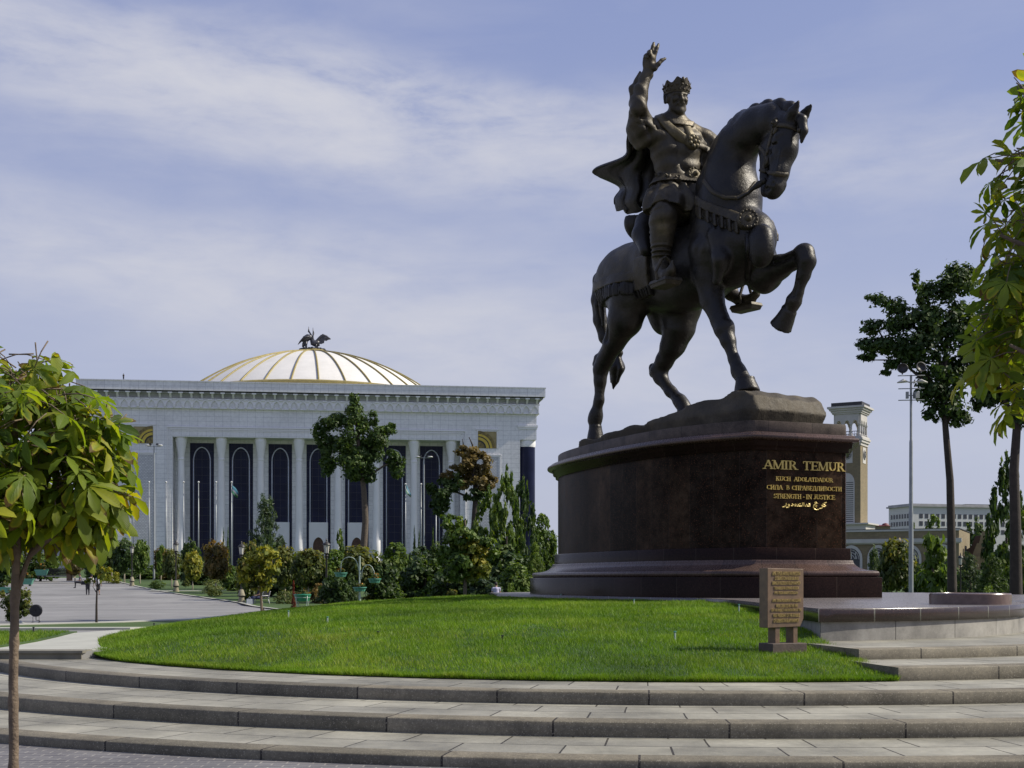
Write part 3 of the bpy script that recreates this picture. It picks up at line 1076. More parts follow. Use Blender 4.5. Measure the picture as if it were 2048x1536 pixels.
    # gold quarter-sun panels and tall patterned panels of the wings
    for (p0, p1, y0, y1, q0, q1, ys, corner) in ((267, 306, 853, 887, 264, 307, 909, 'r'), (956, 993, 863, 897, 955, 997, 914, 'l')):
        x0, z1 = bf(p0, y0); x1, z0 = bf(p1, y1)
        cx, cz = (x1 - 0.05, z0 + 0.05) if corner == 'r' else (x0 + 0.05, z0 + 0.05)
        mb = MB(); mb.bx(x0, x1, -0.03, 0.3, z0, z1); fp = mb.build("sun_panel", m_sunback, root)
        sg = -1 if corner == 'r' else 1
        RW = (x1 - x0) - 0.15
        for r0, r1, mt, pr in ((0.0, 0.36, m_golddark, 0.06), (0.36, 0.44, m_darkline, 0.05), (0.44, 0.60, m_sungold, 0.12), (0.60, 0.66, m_darkline, 0.05), (0.66, 0.78, m_sungold, 0.10), (0.80, 0.96, m_golddark, 0.07)):
            seg = MB()
            A = np.linspace(0, math.pi / 2, 13)
            poly = [(cx + sg * RW * r1 * math.cos(a), cz + RW * r1 * math.sin(a)) for a in A] + ([(cx + sg * RW * r0 * math.cos(a), cz + RW * r0 * math.sin(a)) for a in A[::-1]] if r0 else [(cx, cz)])
            if sg < 0: poly = poly[::-1]
            seg.extrude_xz(poly, -0.03 - pr, -0.031)
            seg.build("sun_ray_ring", mt, fp)
        fr = MB()
        fr.bx(x0 - 0.5, x1 + 0.5, -0.16, -0.002, z1 + 0.35, z1 + 0.6); fr.bx(x0 - 0.3, x1 + 0.3, -0.1, -0.002, z1 + 0.05, z1 + 0.25)
        fr.bx(x0 - 0.3, x0 - 0.1, -0.08, -0.002, z0, z1 + 0.05); fr.bx(x1 + 0.1, x1 + 0.3, -0.08, -0.002, z0, z1 + 0.05)
        fr.build("panel_frame", m_marble_plain, root)
        x0, zt = bf(q0, ys); x1, _ = bf(q1, ys)
        mb = MB(); mb.bx(x0, x1, -0.035, 0.2, BZ, zt); mb.build("patterned_panel", m_panel, root)
        fr = MB()
        fr.bx(x0 - 0.5, x1 + 0.5, -0.16, -0.002, zt + 0.3, zt + 0.55); fr.bx(x0 - 0.3, x1 + 0.3, -0.10, -0.002, zt + 0.02, zt + 0.2)
        fr.bx(x0 - 0.45, x0 - 0.25, -0.08, -0.002, BZ, zt + 0.02); fr.bx(x1 + 0.25, x1 + 0.45, -0.08, -0.002, BZ, zt + 0.02)
        fr.build("panel_frame", m_marble_plain, root)
    # glass bays, each with its pointed line of white tube; the middle three have doors
    wins = [(380, 428), (458, 506), (537, 584), (613, 661), (690, 737), (766, 811.5), (840, 885.5)]
    zwt = bf(640, 889.5, -RD)[1]
    zdoor = bf(640, 1045, -RD)[1]
    zdt = bf(640, 1063, -RD)[1]
    for i, (a, b) in enumerate(wins):
        x0, x1 = bxx(a, -RD + 0.05), bxx(b, -RD + 0.05)
        mb = MB(); mb.bx(x0, x1, RD - 0.05, RD + 0.6, BZ, zwt)
        w = mb.build("window", m_glass, root)
        gr = MB()
        nx, nz = 4, 16
        for k in range(1, nx): gr.bx(x0 + (x1 - x0) * k / nx - 0.03, x0 + (x1 - x0) * k / nx + 0.03, RD - 0.08, RD - 0.051, BZ, zwt)
        for k in range(1, nz): gr.bx(x0, x1, RD - 0.075, RD - 0.052, BZ + (zwt - BZ) * k / nz - 0.03, BZ + (zwt - BZ) * k / nz + 0.03)
        gr.build("glazing_bars", m_frame, w)
        xm, ww = (x0 + x1) / 2, (x1 - x0) * 0.70
        ol = pointed_arch(xm, ww, BZ, zwt - 3.6, zwt - 0.85)
        has = i in (2, 3, 4)
        pts = [Vector((x, RD - 0.2, z)) for x, z in ol[1:]] + [Vector((ol[0][0], RD - 0.2, ol[0][1]))]
        tb = MB(); tb.tube(pts, 0.13, 6); tb.build("arch_tube", m_neon, w, True)
        if has:
            dr = MB()
            dx0, dx1 = xm - ww * 0.56, xm + ww * 0.56
            arch = pointed_arch(xm, ww * 0.66, BZ, zdt - 3.2, zdt - 1.2)
            poly = [(dx0, BZ), (arch[0][0], BZ)]
            up = arch[2:]
            # frame with the opening cut out, as two halves
            L_ = [(dx0, BZ), (arch[0][0], BZ)] + [p for p in reversed(arch[2:]) if p[0] <= xm + 1e-6] + [(xm, zdoor), (dx0, zdoor)]
            R_ = [(2 * xm - x, z) for x, z in reversed(L_)]
            dr.extrude_xz(L_, RD - 0.75, RD - 0.06); dr.extrude_xz(R_, RD - 0.75, RD - 0.06)
            dr.build("door_surround", m_marble_plain, w)
            dd = MB(); dd.extrude_xz(arch, RD - 0.45, RD - 0.1); dd.bx(xm - 0.06, xm + 0.06, RD - 0.5, RD - 0.45, BZ, zdt - 1.4)
            dd.build("door", m_wooddoor, w)
    # carved columns
    zb = bf(640, 1105)[1]
    for a in (362.5, 442.7, 521.5, 598.2, 676, 753, 828, 902.5):
        x = bxx(a, -1.3)
        H = zrec
        prof = [(0.80, BZ - 0.6), (0.80, BZ + 2.6), (0.7, BZ + 2.75), (0.50, BZ + 2.95), (0.60, BZ + 3.1), (0.84, BZ + 3.6), (0.90, BZ + 4.3), (0.88, BZ + 6.2), (0.80, BZ + 6.6), (0.76, BZ + 9), (0.66, H - 6.6),
                (0.64, H - 4.5), (0.72, H - 4.45), (0.72, H - 4.2), (0.60, H - 4.1), (0.66, H - 3.6), (0.88, H - 2.2), (1.10, H - 0.9), (1.18, H - 0.55), (1.12, H - 0.5), (1.12, H - 0.02)]
        mb = MB(); mb.lathe((x, 1.35, 0), prof, 24)
        for zz in np.arange(BZ + 8, H - 6.6, 1.25):
            mb.lathe((x, 1.35, 0), [(0.785 - 0.0062 * (zz - BZ - 8), zz), (0.785 - 0.0062 * (zz - BZ - 8), zz + 0.05)], 24)
        mb.build("column", m_marble_plain, root, auto=40)
    # dome
    dc = P(625, 705, 300)
    dl = Matrix.Rotation(-rz, 4, 'Z') @ Vector((dc.x - FO.x, dc.y - FO.y, 0))
    ztp = dc.z
    RS, hh = 44.0, 11.2
    rim = math.sqrt(2 * RS * hh - hh * hh)
    amax = math.asin(rim / RS)
    def sph(r0=0.0):
        return [(max((RS + r0) * math.sin(a), 0.05), ztp - RS + (RS + r0) * math.cos(a) - 0.35 * (1 - (2 * a / amax - 1) ** 2)) for a in np.linspace(amax, 0.0, 24)]
    mb = MB(); mb.lathe((dl.x, dl.y, 0), sph(), 96, cap=False)
    dome = mb.build("dome", m_dome, root, True)
    pr = sph(0.12)
    for k in range(32):
        a = 2 * math.pi * (k + 0.35) / 32
        mb = MB(); mb.tube([(dl.x + r * math.cos(a), dl.y + r * math.sin(a), z) for r, z in pr[:-2]], 0.19, 6)
        mb.build("dome_rib", m_gold, dome, True)
    mb = MB(); mb.lathe((dl.x, dl.y, 0), [(rim - 0.2, ztp - hh - 0.6), (rim + 0.5, ztp - hh - 0.6), (rim + 0.6, ztp - hh + 0.25), (rim - 0.1, ztp - hh + 0.55)], 96, cap=False)
    mb.build("dome_ring", m_gold, dome)
    mb = MB(); mb.lathe((dl.x, dl.y, 0), [(rim + 0.2, ztp - hh - 3.0), (rim + 0.2, ztp - hh - 0.55)], 96, cap=False)
    mb.build("dome_drum", m_marble_plain, root)
    mb = MB(); mb.lathe((dl.x, dl.y, 0), [(3.6, ztp - 0.5), (3.7, ztp + 0.0), (3.2, ztp + 0.15), (2.9, ztp + 0.45), (0.1, ztp + 0.5)], 32)
    mb.build("dome_crown", m_gold, dome)
    # nest rim of leaves under the birds
    # roof behind the parapet
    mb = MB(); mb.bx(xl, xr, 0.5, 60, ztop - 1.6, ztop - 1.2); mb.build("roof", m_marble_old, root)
    return root, dc, ztp


PALACE, DOMEC, DOMEZ = build_palace()


def build_storks():
    """two bronze storks on the dome, on a leafy ring"""
    c = DOMEC
    s = 300 / F
    root = thing("stork_statue", "pair of dark metal storks with raised beaks on top of the white dome", "statue", (c.x, c.y, DOMEZ + 0.45))

    def q(px, py, y=0.0): return Vector(((px - 624.0) * s, y, (704.0 - py) * s))
    # left stork: folded wings
    mb = MB()
    mb.tube([q(604, 687), q(609, 681), q(615, 678), q(620, 678), q(622, 681)], [0.35, 0.75, 0.85, 0.65, 0.3], 12)
    mb.tube([q(621, 678), q(621, 673), q(619, 669), q(616.8, 666)], [0.38, 0.22, 0.17, 0.22], 8)
    mb.tube([q(616.6, 667), q(616.4, 662), q(616.4, 656)], [0.24, 0.14, 0.03], 6)
    lb = mb.build("stork", m_bronze_bird, root, True)
    mb = MB()
    mb.tube([q(619, 677, -0.7), q(609, 679, -0.8), q(601, 687, -0.7), q(595.5, 693, -0.5)], [0.3, 0.85, 0.6, 0.12], 10, flat=0.35)
    mb.build("wing", m_bronze_bird, lb, True)
    mb = MB()
    mb.tube([q(611, 683), q(607, 692), q(604, 697)], [0.55, 0.5, 0.15], 8)
    mb.build("tail", m_bronze_bird, lb, True)
    for yy in (-0.35, 0.35):
        mb = MB(); mb.tube([q(611.5, 686, yy), q(611, 694, yy), q(612.5, 704.5, yy)], [0.3, 0.2, 0.22], 8); mb.build("leg", m_bronze_bird, lb, True)
    # right stork: one wing spread
    mb = MB()
    mb.tube([q(622, 682), q(625, 688), q(630, 690), q(635, 689), q(637, 695)], [0.4, 0.75, 0.8, 0.6, 0.2], 12)
    mb.tube([q(624, 684), q(624.6, 677), q(625.2, 673), q(626, 670)], [0.4, 0.2, 0.16, 0.24], 8)
    mb.tube([q(626, 671), q(625.4, 665), q(624.8, 658)], [0.24, 0.13, 0.03], 6)
    rb = mb.build("stork", m_bronze_bird, root, True)
    w = MB()
    out = [q(632, 684), q(638, 679), q(640, 673), q(645, 672), q(652, 674.5), q(656, 677), q(660.5, 682), q(655, 682), q(652, 684.5), q(648, 684), q(647, 689), q(641, 691), q(635, 690)]
    n = len(out)
    vs = [v + Vector((0, -0.12, 0)) for v in out] + [v + Vector((0, 0.12, 0)) for v in out]
    w.add(vs, [tuple(range(n - 1, -1, -1)), tuple(range(n, 2 * n))] + [(i, (i + 1) % n, n + (i + 1) % n, n + i) for i in range(n)])
    w.tube([q(632, 685), q(639, 678), q(645, 673), q(654, 675.5)], [0.3, 0.35, 0.3, 0.1], 8)
    for k in range(5):
        w.tube([q(648 + k * 1.4, 679 - 0.5 * k, -0.15), q(651.5 + 2.2 * k, 685 - 1.0 * k, -0.15)], [0.22, 0.1], 6)
    w.build("wing", m_bronze_bird, rb)
    for xx, yy in ((631.5, -0.35), (633, 0.35)):
        mb = MB(); mb.tube([q(xx, 690, yy), q(xx, 697, yy), q(xx - 0.7, 704.5, yy)], [0.3, 0.2, 0.24], 8); mb.build("leg", m_bronze_bird, rb, True)
    mb = MB()
    for k in range(26):
        a = k / 26 * 2 * math.pi
        mb.ball((2.75 * math.cos(a), 2.75 * math.sin(a), 0.18), 0.34 + 0.1 * math.sin(k * 2.3), 6, sz=0.6)
    mb.lathe((0, 0, 0), [(2.9, -0.1), (2.9, 0.15), (0.1, 0.2)], 24)
    mb.build("leaf_wreath", m_bronze_bird, root)


build_storks()

# ================================================================== CLOCK TOWER, ARCADE, OFFICE BLOCK, STAIR WALLS
m_tanbrick = brick_mat("tan_brick", (0.25, 0.20, 0.115), (0.205, 0.165, 0.095), (0.19, 0.155, 0.10), 0.6, 0.22, 0.02, 0.85, "Object", 0.1, nscale=0.2, stain=0.2, vec=lambda t: swz(t))
m_whitetrim = simple("white_plaster_trim", (0.52, 0.50, 0.46), (0.44, 0.42, 0.39), 0.6, 0.6)
m_darkmetal = simple("dark_metal_roof", (0.03, 0.03, 0.032), rough=0.5)
m_window = simple("grey_window_glass", (0.05, 0.055, 0.065), (0.03, 0.033, 0.04), 0.3, 0.25)
m_office = simple("white_office_wall", (0.56, 0.56, 0.54), (0.50, 0.50, 0.49), 0.15, 0.7)
m_redroof = simple("red_roof", (0.17, 0.035, 0.035), rough=0.6)


def build_tower():
    D = 215.0
    s = D / F
    edge = P(1721, HY, D)
    th = R(-29.8)
    W = 4.53
    c = Vector((edge.x, edge.y, 0)) + Matrix.Rotation(th, 3, 'Z') @ Vector((-W / 2, W / 2, 0))
    root = thing("clock_tower", "tan brick clock tower with white arched belfry behind the pedestal", "tower", (c.x, c.y, 0), th)
    z = lambda py: EYE + (HY - py) * s
    mb = MB(); mb.bx(-W / 2, W / 2, -W / 2, W / 2, 0.5, z(890)); mb.build("shaft", m_tanbrick, root)
    mb = MB(); mb.bx(-W / 2 - 1.6, W / 2 + 1.0, -W / 2 - 0.5, W / 2 + 1, z(1060), z(1049)); mb.bx(-W / 2 - 2.2, W / 2 + 1.5, -W / 2 - 0.9, W / 2 + 1.5, z(1049), z(1046))
    mb.build("base_moulding", m_whitetrim, root)
    mb = MB()
    for k, (o, y0, y1) in enumerate(((0.1, 890, 884), (0.3, 884, 879), (0.45, 879, 875), (0.25, 875, 871))):
        mb.bx(-W / 2 - o, W / 2 + o, -W / 2 - o, W / 2 + o, z(y0), z(y1))
    mb.build("lower_cornice", m_whitetrim, root)
    # belfry: corner piers and arches on slim columns
    z0, z1 = z(871), z(826)
    bel = MB()
    zs = z0 + (z1 - z0) * 0.55
    for fx in range(4):
        a = fx * math.pi / 2
        rot = Matrix.Rotation(a, 4, 'Z')
        st = len(bel.v)
        n = 3
        cw = (W - 0.5) / n
        for i in range(n):
            x = -W / 2 + 0.25 + cw * (i + 0.5)
            ow = cw * 0.58
            for sgn in (-1, 1):
                pl = [(x + sgn * cw / 2, zs), (x + sgn * ow / 2, zs)] + [(x + sgn * ow / 2 * math.cos(t), zs + ow * 0.75 * math.sin(t)) for t in np.linspace(0.2, math.pi / 2, 6)] + [(x, z1), (x + sgn * cw / 2, z1)]
                if sgn > 0: pl = pl[::-1]
                bel.extrude_xz(pl, -W / 2 + 0.0, -W / 2 + 0.35)
        for i in range(n + 1):
            x = -W / 2 + 0.25 + cw * i
            bel.lathe((x, -W / 2 + 0.17, 0), [(0.24, z0), (0.24, z0 + 0.3), (0.16, z0 + 0.4), (0.15, zs - 0.4), (0.25, zs - 0.1), (0.25, zs)], 10)
        bel.xf(rot, st)
    bel.bx(-W / 2 + 0.36, W / 2 - 0.36, -W / 2 + 0.36, W / 2 - 0.36, z1 - 0.6, z1)
    bel.build("belfry", m_whitetrim, root)
    rl = MB()
    for a in range(4):
        st = len(rl.v)
        rl.bx(-W / 2 + 0.3, W / 2 - 0.3, -W / 2 + 0.12, -W / 2 + 0.18, z0 + 0.75, z0 + 0.85)
        for k in range(12): rl.bx(-W / 2 + 0.4 + k * 0.34, -W / 2 + 0.44 + k * 0.34, -W / 2 + 0.13, -W / 2 + 0.17, z0, z0 + 0.75)
        rl.xf(Matrix.Rotation(a * math.pi / 2, 4, 'Z'), st)
    rl.build("railing", m_darkmetal, root)
    mb = MB()
    prev = 0.0
    for o, y0, y1 in ((0.18, 826, 823), (0.35, 823, 819), (0.58, 819, 815), (0.85, 815, 811)):
        mb.bx(-W / 2 - o, W / 2 + o, -W / 2 - o, W / 2 + o, z(y0), z(y1))
    mb.build("upper_cornice", m_whitetrim, root)
    mb = MB(); mb.prism([(-W / 2 - .3, -W / 2 - .3), (W / 2 + .3, -W / 2 - .3), (W / 2 + .3, W / 2 + .3), (-W / 2 - .3, W / 2 + .3)], z(811), z(803)); mb.build("roof", m_darkmetal, root)
    # clock faces on both visible sides, and the tall white arch panel
    for a in (0, math.pi / 2):
        rot = Matrix.Rotation(a, 4, 'Z')
        mb = MB(); mb.bx(-0.95, 0.95, -W / 2 - 0.06, -W / 2 + 0.1, z(925), z(893)); mb.xf(rot)
        pn = mb.build("clock_panel", m_whitetrim, root)
        mb = MB(); n = 28; zc = z(908)
        mb.extrude_xz([(0.78 * math.cos(2 * math.pi * k / n), zc + 0.78 * math.sin(2 * math.pi * k / n)) for k in range(n)], -W / 2 - 0.14, -W / 2 - 0.061); mb.xf(rot)
        mb.build("clock_face", m_darkmetal, pn)
        for ang, ln in ((60, 0.42), (-20, 0.6)):
            mb = MB()
            mb.tube([(0, -W / 2 - 0.16, zc), (ln * math.cos(R(ang)), -W / 2 - 0.16, zc + ln * math.sin(R(ang)))], 0.05, 6)
            mb.xf(rot); mb.build("clock_hand", m_whitetrim, pn)
        mb = MB(); mb.tube([(0.68 * math.cos(k * math.pi / 12), -W / 2 - 0.15, zc + 0.68 * math.sin(k * math.pi / 12)) for k in range(25)], 0.04, 6)
        mb.xf(rot); mb.build("clock_ring", m_whitetrim, pn)
    mb = MB(); mb.extrude_xz(pointed_arch(0.1, 2.4, z(1046), z(966), z(945)), -W / 2 - 0.09, -W / 2 + 0.1)
    ap = mb.build("arch_panel", m_whitetrim, root)
    mb = MB()
    for k in range(20):
        zz = z(1043) + k * 0.34
        mb.bx(-0.9, 1.1, -W / 2 - 0.11, -W / 2 - 0.091, zz, zz + 0.12)
    mb.build("lattice", m_window, ap)


build_tower()


def build_arcade():
    D = 165.0
    th = R(-24)
    o = P(1918, HY, D)
    s = D / F
    def xof(px, yo=0.0):
        q = (px - CX) / F
        ox, oy = o.x - math.sin(th) * yo, o.y + math.cos(th) * yo
        return (q * oy - ox) / (math.cos(th) - q * math.sin(th))
    root = thing("arcade_building", "low tan brick building with a white string course and white pointed arches", "building", (o.x, o.y, 0), th)
    zz = lambda py: EYE + (HY - py) * s
    top, g = zz(1058), ZT
    L = 40.0
    mb = MB(); mb.bx(-L, 0, 0, 16, g, top); mb.build("wall", m_tanbrick, root)
    mb = MB(); mb.bx(-L, 0.35, -0.35, -0.004, zz(1084), zz(1076)); mb.bx(-L, 0.2, -0.2, -0.004, zz(1086.5), zz(1084)); mb.bx(-L, 0.12, -0.1, -0.004, top - 0.18, top + 0.05)
    mb.build("string_course", m_whitetrim, root)
    mb = MB(); mb.bx(-L, 0.1, 0.0, 16.1, top + 0.05, top + 0.14); mb.build("roof", m_darkmetal, root)
    for px in (1703, 1757, 1821, 1886):
        x = xof(px)
        w = abs(xof(px + 22) - xof(px - 22))
        oz, ot = zz(1117), zz(1088)
        outer = pointed_arch(x, w, g, oz, ot)
        inner = pointed_arch(x, w * 0.78, g, oz, ot - 0.42)
        m = MB()
        Lh = [outer[0]] + [inner[0]] + [p for p in reversed(inner[2:]) if p[0] <= x + 1e-6] + [p for p in outer[2:] if p[0] <= x + 1e-6]
        # ring as quads between the two outlines
        A = outer[1:] + [outer[0]]; B = inner[1:] + [inner[0]]
        n = len(A)
        for i in range(n - 1):
            q = [A[i], A[i + 1], B[i + 1], B[i]]
            m.add([(p[0], -0.22, p[1]) for p in q], [(0, 1, 2, 3)])
            m.add([(A[i][0], -0.22, A[i][1]), (A[i + 1][0], -0.22, A[i + 1][1]), (A[i + 1][0], 0, A[i + 1][1]), (A[i][0], 0, A[i][1])], [(3, 2, 1, 0)])
            m.add([(B[i][0], -0.22, B[i][1]), (B[i + 1][0], -0.22, B[i + 1][1]), (B[i + 1][0], 0, B[i + 1][1]), (B[i][0], 0, B[i][1])], [(0, 1, 2, 3)])
        fr = m.build("arch_window", m_whitetrim, root)
        m = MB(); m.extrude_xz(inner, -0.05, 0.1)
        m.build("pane", m_window if px != 1886 else m_darkmetal, fr)
        m = MB()
        for k in range(1, 4):
            m.bx(x - w * 0.39 + w * 0.78 * k / 4 - 0.05, x - w * 0.39 + w * 0.78 * k / 4 + 0.05, -0.1, -0.051, oz, ot - 0.9)
        for rr in (0.35, 0.6, 0.85):
            a = pointed_arch(x, w * 0.78 * rr, oz, oz + 0.01, oz + (ot - 0.42 - oz) * rr)
            m.tube([(p[0], -0.09, p[1]) for p in a[1:]], 0.05, 4)
        m.build("glazing_bars", m_whitetrim, fr)
    # two stepped walls on the right with a dark stair between them
    st = thing("stair_wall", "lit tan brick stepped wall with a dark stair climbing beside the low building", "stair", (o.x, o.y, 0), th)
    # the end wall of the building is lit; a dark stair and a stepped wall stand to its right
    y1 = 6.5
    xs = lambda px: xof(px, y1)
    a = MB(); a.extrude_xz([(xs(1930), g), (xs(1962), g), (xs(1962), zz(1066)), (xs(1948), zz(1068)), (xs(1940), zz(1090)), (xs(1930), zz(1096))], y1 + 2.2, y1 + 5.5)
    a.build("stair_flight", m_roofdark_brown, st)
    a = MB()
    a.extrude_xz([(xs(1944), zz(1110)), (xs(1980), zz(1110)), (xs(1980), zz(1060)), (xs(1964), zz(1060)), (xs(1958), zz(1084)), (xs(1954), zz(1084))], y1, y1 + 1.6)
    a.build("stepped_wall", m_tanbrick, st)
    a = MB()
    a.bx(xs(1926), xs(1984), y1 - 0.8, y1 + 5, g, zz(1110.5))
    a.build("low_wall", m_tanbrick, st)


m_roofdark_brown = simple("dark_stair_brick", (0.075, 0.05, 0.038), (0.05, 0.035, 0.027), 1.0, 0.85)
build_arcade()


def build_office():
    D = 340.0
    s = D / F
    th = R(16)
    o = P(1822, HY, D)
    root = thing("office_building", "long white office block with two rows of dark windows on the horizon", "building", (o.x, o.y, 0), th)
    z = lambda py: EYE + (HY - py) * s
    L, Wd = 44.0, 10.5
    mb = MB(); mb.bx(0, L, 0, Wd, ZT, z(1013)); mb.build("wall", m_office, root)
    mb = MB(); mb.bx(-0.5, L + 0.5, -0.5, Wd + .5, z(1013), z(1010)); mb.bx(-0.2, L, -0.2, Wd, z(1010), z(1007)); mb.build("roof", m_marble_old, root)
    mb = MB(); mb.bx(18, 26, 2, 8, z(1007), z(1005)); mb.build("roof_box", m_darkmetal, root)
    rows = [(1027, 1036), (1042, 1051), (1058, 1067)]
    for (a, b) in rows:
        n = 24
        for k in range(n):
            x = 2.5 + k * (L - 4) / n
            m = MB(); m.bx(x, x + (L - 4) / n * 0.62, -0.05, 0.2, z(b), z(a)); m.build("window", m_window, root)
        for k in range(7):
            y = 1.0 + k * 1.28
            m = MB(); m.bx(-0.05, 0.2, y, y + 0.8, z(b), z(a)); m.build("window", m_window, root)
    # small red-roofed house and grey block to the left of it
    h = P(1752, HY, 300)
    r2 = thing("house", "small house with a red roof seen beyond the low brick building", "house", (h.x, h.y, 0), R(5))
    s2 = 300 / F
    z2 = lambda py: EYE + (HY - py) * s2
    m = MB(); m.bx(-4, 3.4, 0, 6, ZT, z2(1052)); m.build("wall", m_tanbrick, r2)
    m = MB(); m.prism([(-4.2, -.3), (3.6, -.3), (3.6, 6.3), (-4.2, 6.3)], z2(1052), z2(1049), top=[(-3, 2), (2.4, 2), (2.4, 4), (-3, 4)]); m.lathe((2.6, 1, z2(1052)), [(0.9, -1.0), (0.9, 0.2), (0.6, 0.6), (0.1, 0.75)], 16)
    m.build("roof", m_redroof, r2)
    # flat building seen left, behind the chestnut
    h = P(178, HY, 320)
    r3 = thing("far_building", "pale flat building showing between the left tree and the palace", "building", (h.x, h.y, 0), R(5))
    s3 = 320 / F
    m = MB(); m.bx(-12, 3.0, 0, 14, ZT, EYE + (HY - 1045) * s3); m.build("wall", m_office, r3)
    m = MB(); m.bx(-12.3, 3.2, -0.4, 14, EYE + (HY - 1045) * s3, EYE + (HY - 1038) * s3); m.build("roof", m_marble_old, r3)


build_office()

# ================================================================== STATUE
def m_bronze_make(name, dark, mid, sandy_lit, rough):
    t = NT(name)
    v = t.coord("Object")
    n = t.noise(v, 0.9, 6, 0.6)
    n2 = t.noise(v, 5.0, 5, 0.65)
    n3 = t.noise(t.coord("Object", (3, 3, 0.6)), 1.6, 4)
    c = t.ramp(n, [(0.3, dark), (0.55, mid), (0.75, sandy_lit)])
    c = t.mix(t.math('MULTIPLY', n3, 0.35), c, sandy_lit)  # sandy look of sunlit bronze put into the colour by noise
    c = t.mix(1.0, c, t.ramp(n2, [(0.25, (0.65,) * 3), (0.75, (1.35,) * 3)]), 'MULTIPLY')
    t.bump(t.math('ADD', n2, t.math('MULTIPLY', t.noise(v, 18, 3), 0.4)), 0.5, 0.04)
    t.set(c, t.ramp(n2, [(0.2, (rough - 0.1,) * 3), (0.8, (rough + 0.14,) * 3)]), 0.35, 0.45)
    return t.mat


m_bronze = m_bronze_make("dark_bronze", (0.008, 0.0075, 0.007), (0.017, 0.015, 0.013), (0.046, 0.039, 0.028), 0.42)
m_bronze_rider = m_bronze_make("sunlit_bronze", (0.014, 0.0125, 0.010), (0.042, 0.035, 0.023), (0.145, 0.115, 0.066), 0.5)  # colour lightened to stand for sun on the rider's legs
m_bronze_gold = m_bronze_make("pale_worn_bronze", (0.05, 0.04, 0.022), (0.11, 0.088, 0.045), (0.19, 0.155, 0.085), 0.48)
m_bronze_crown = m_bronze_make("crown_bronze", (0.035, 0.03, 0.022), (0.075, 0.062, 0.04), (0.13, 0.105, 0.065), 0.5)
m_bronze_rock = m_bronze_make("sandy_bronze_rock", (0.030, 0.025, 0.018), (0.060, 0.050, 0.034), (0.115, 0.094, 0.060), 0.68)


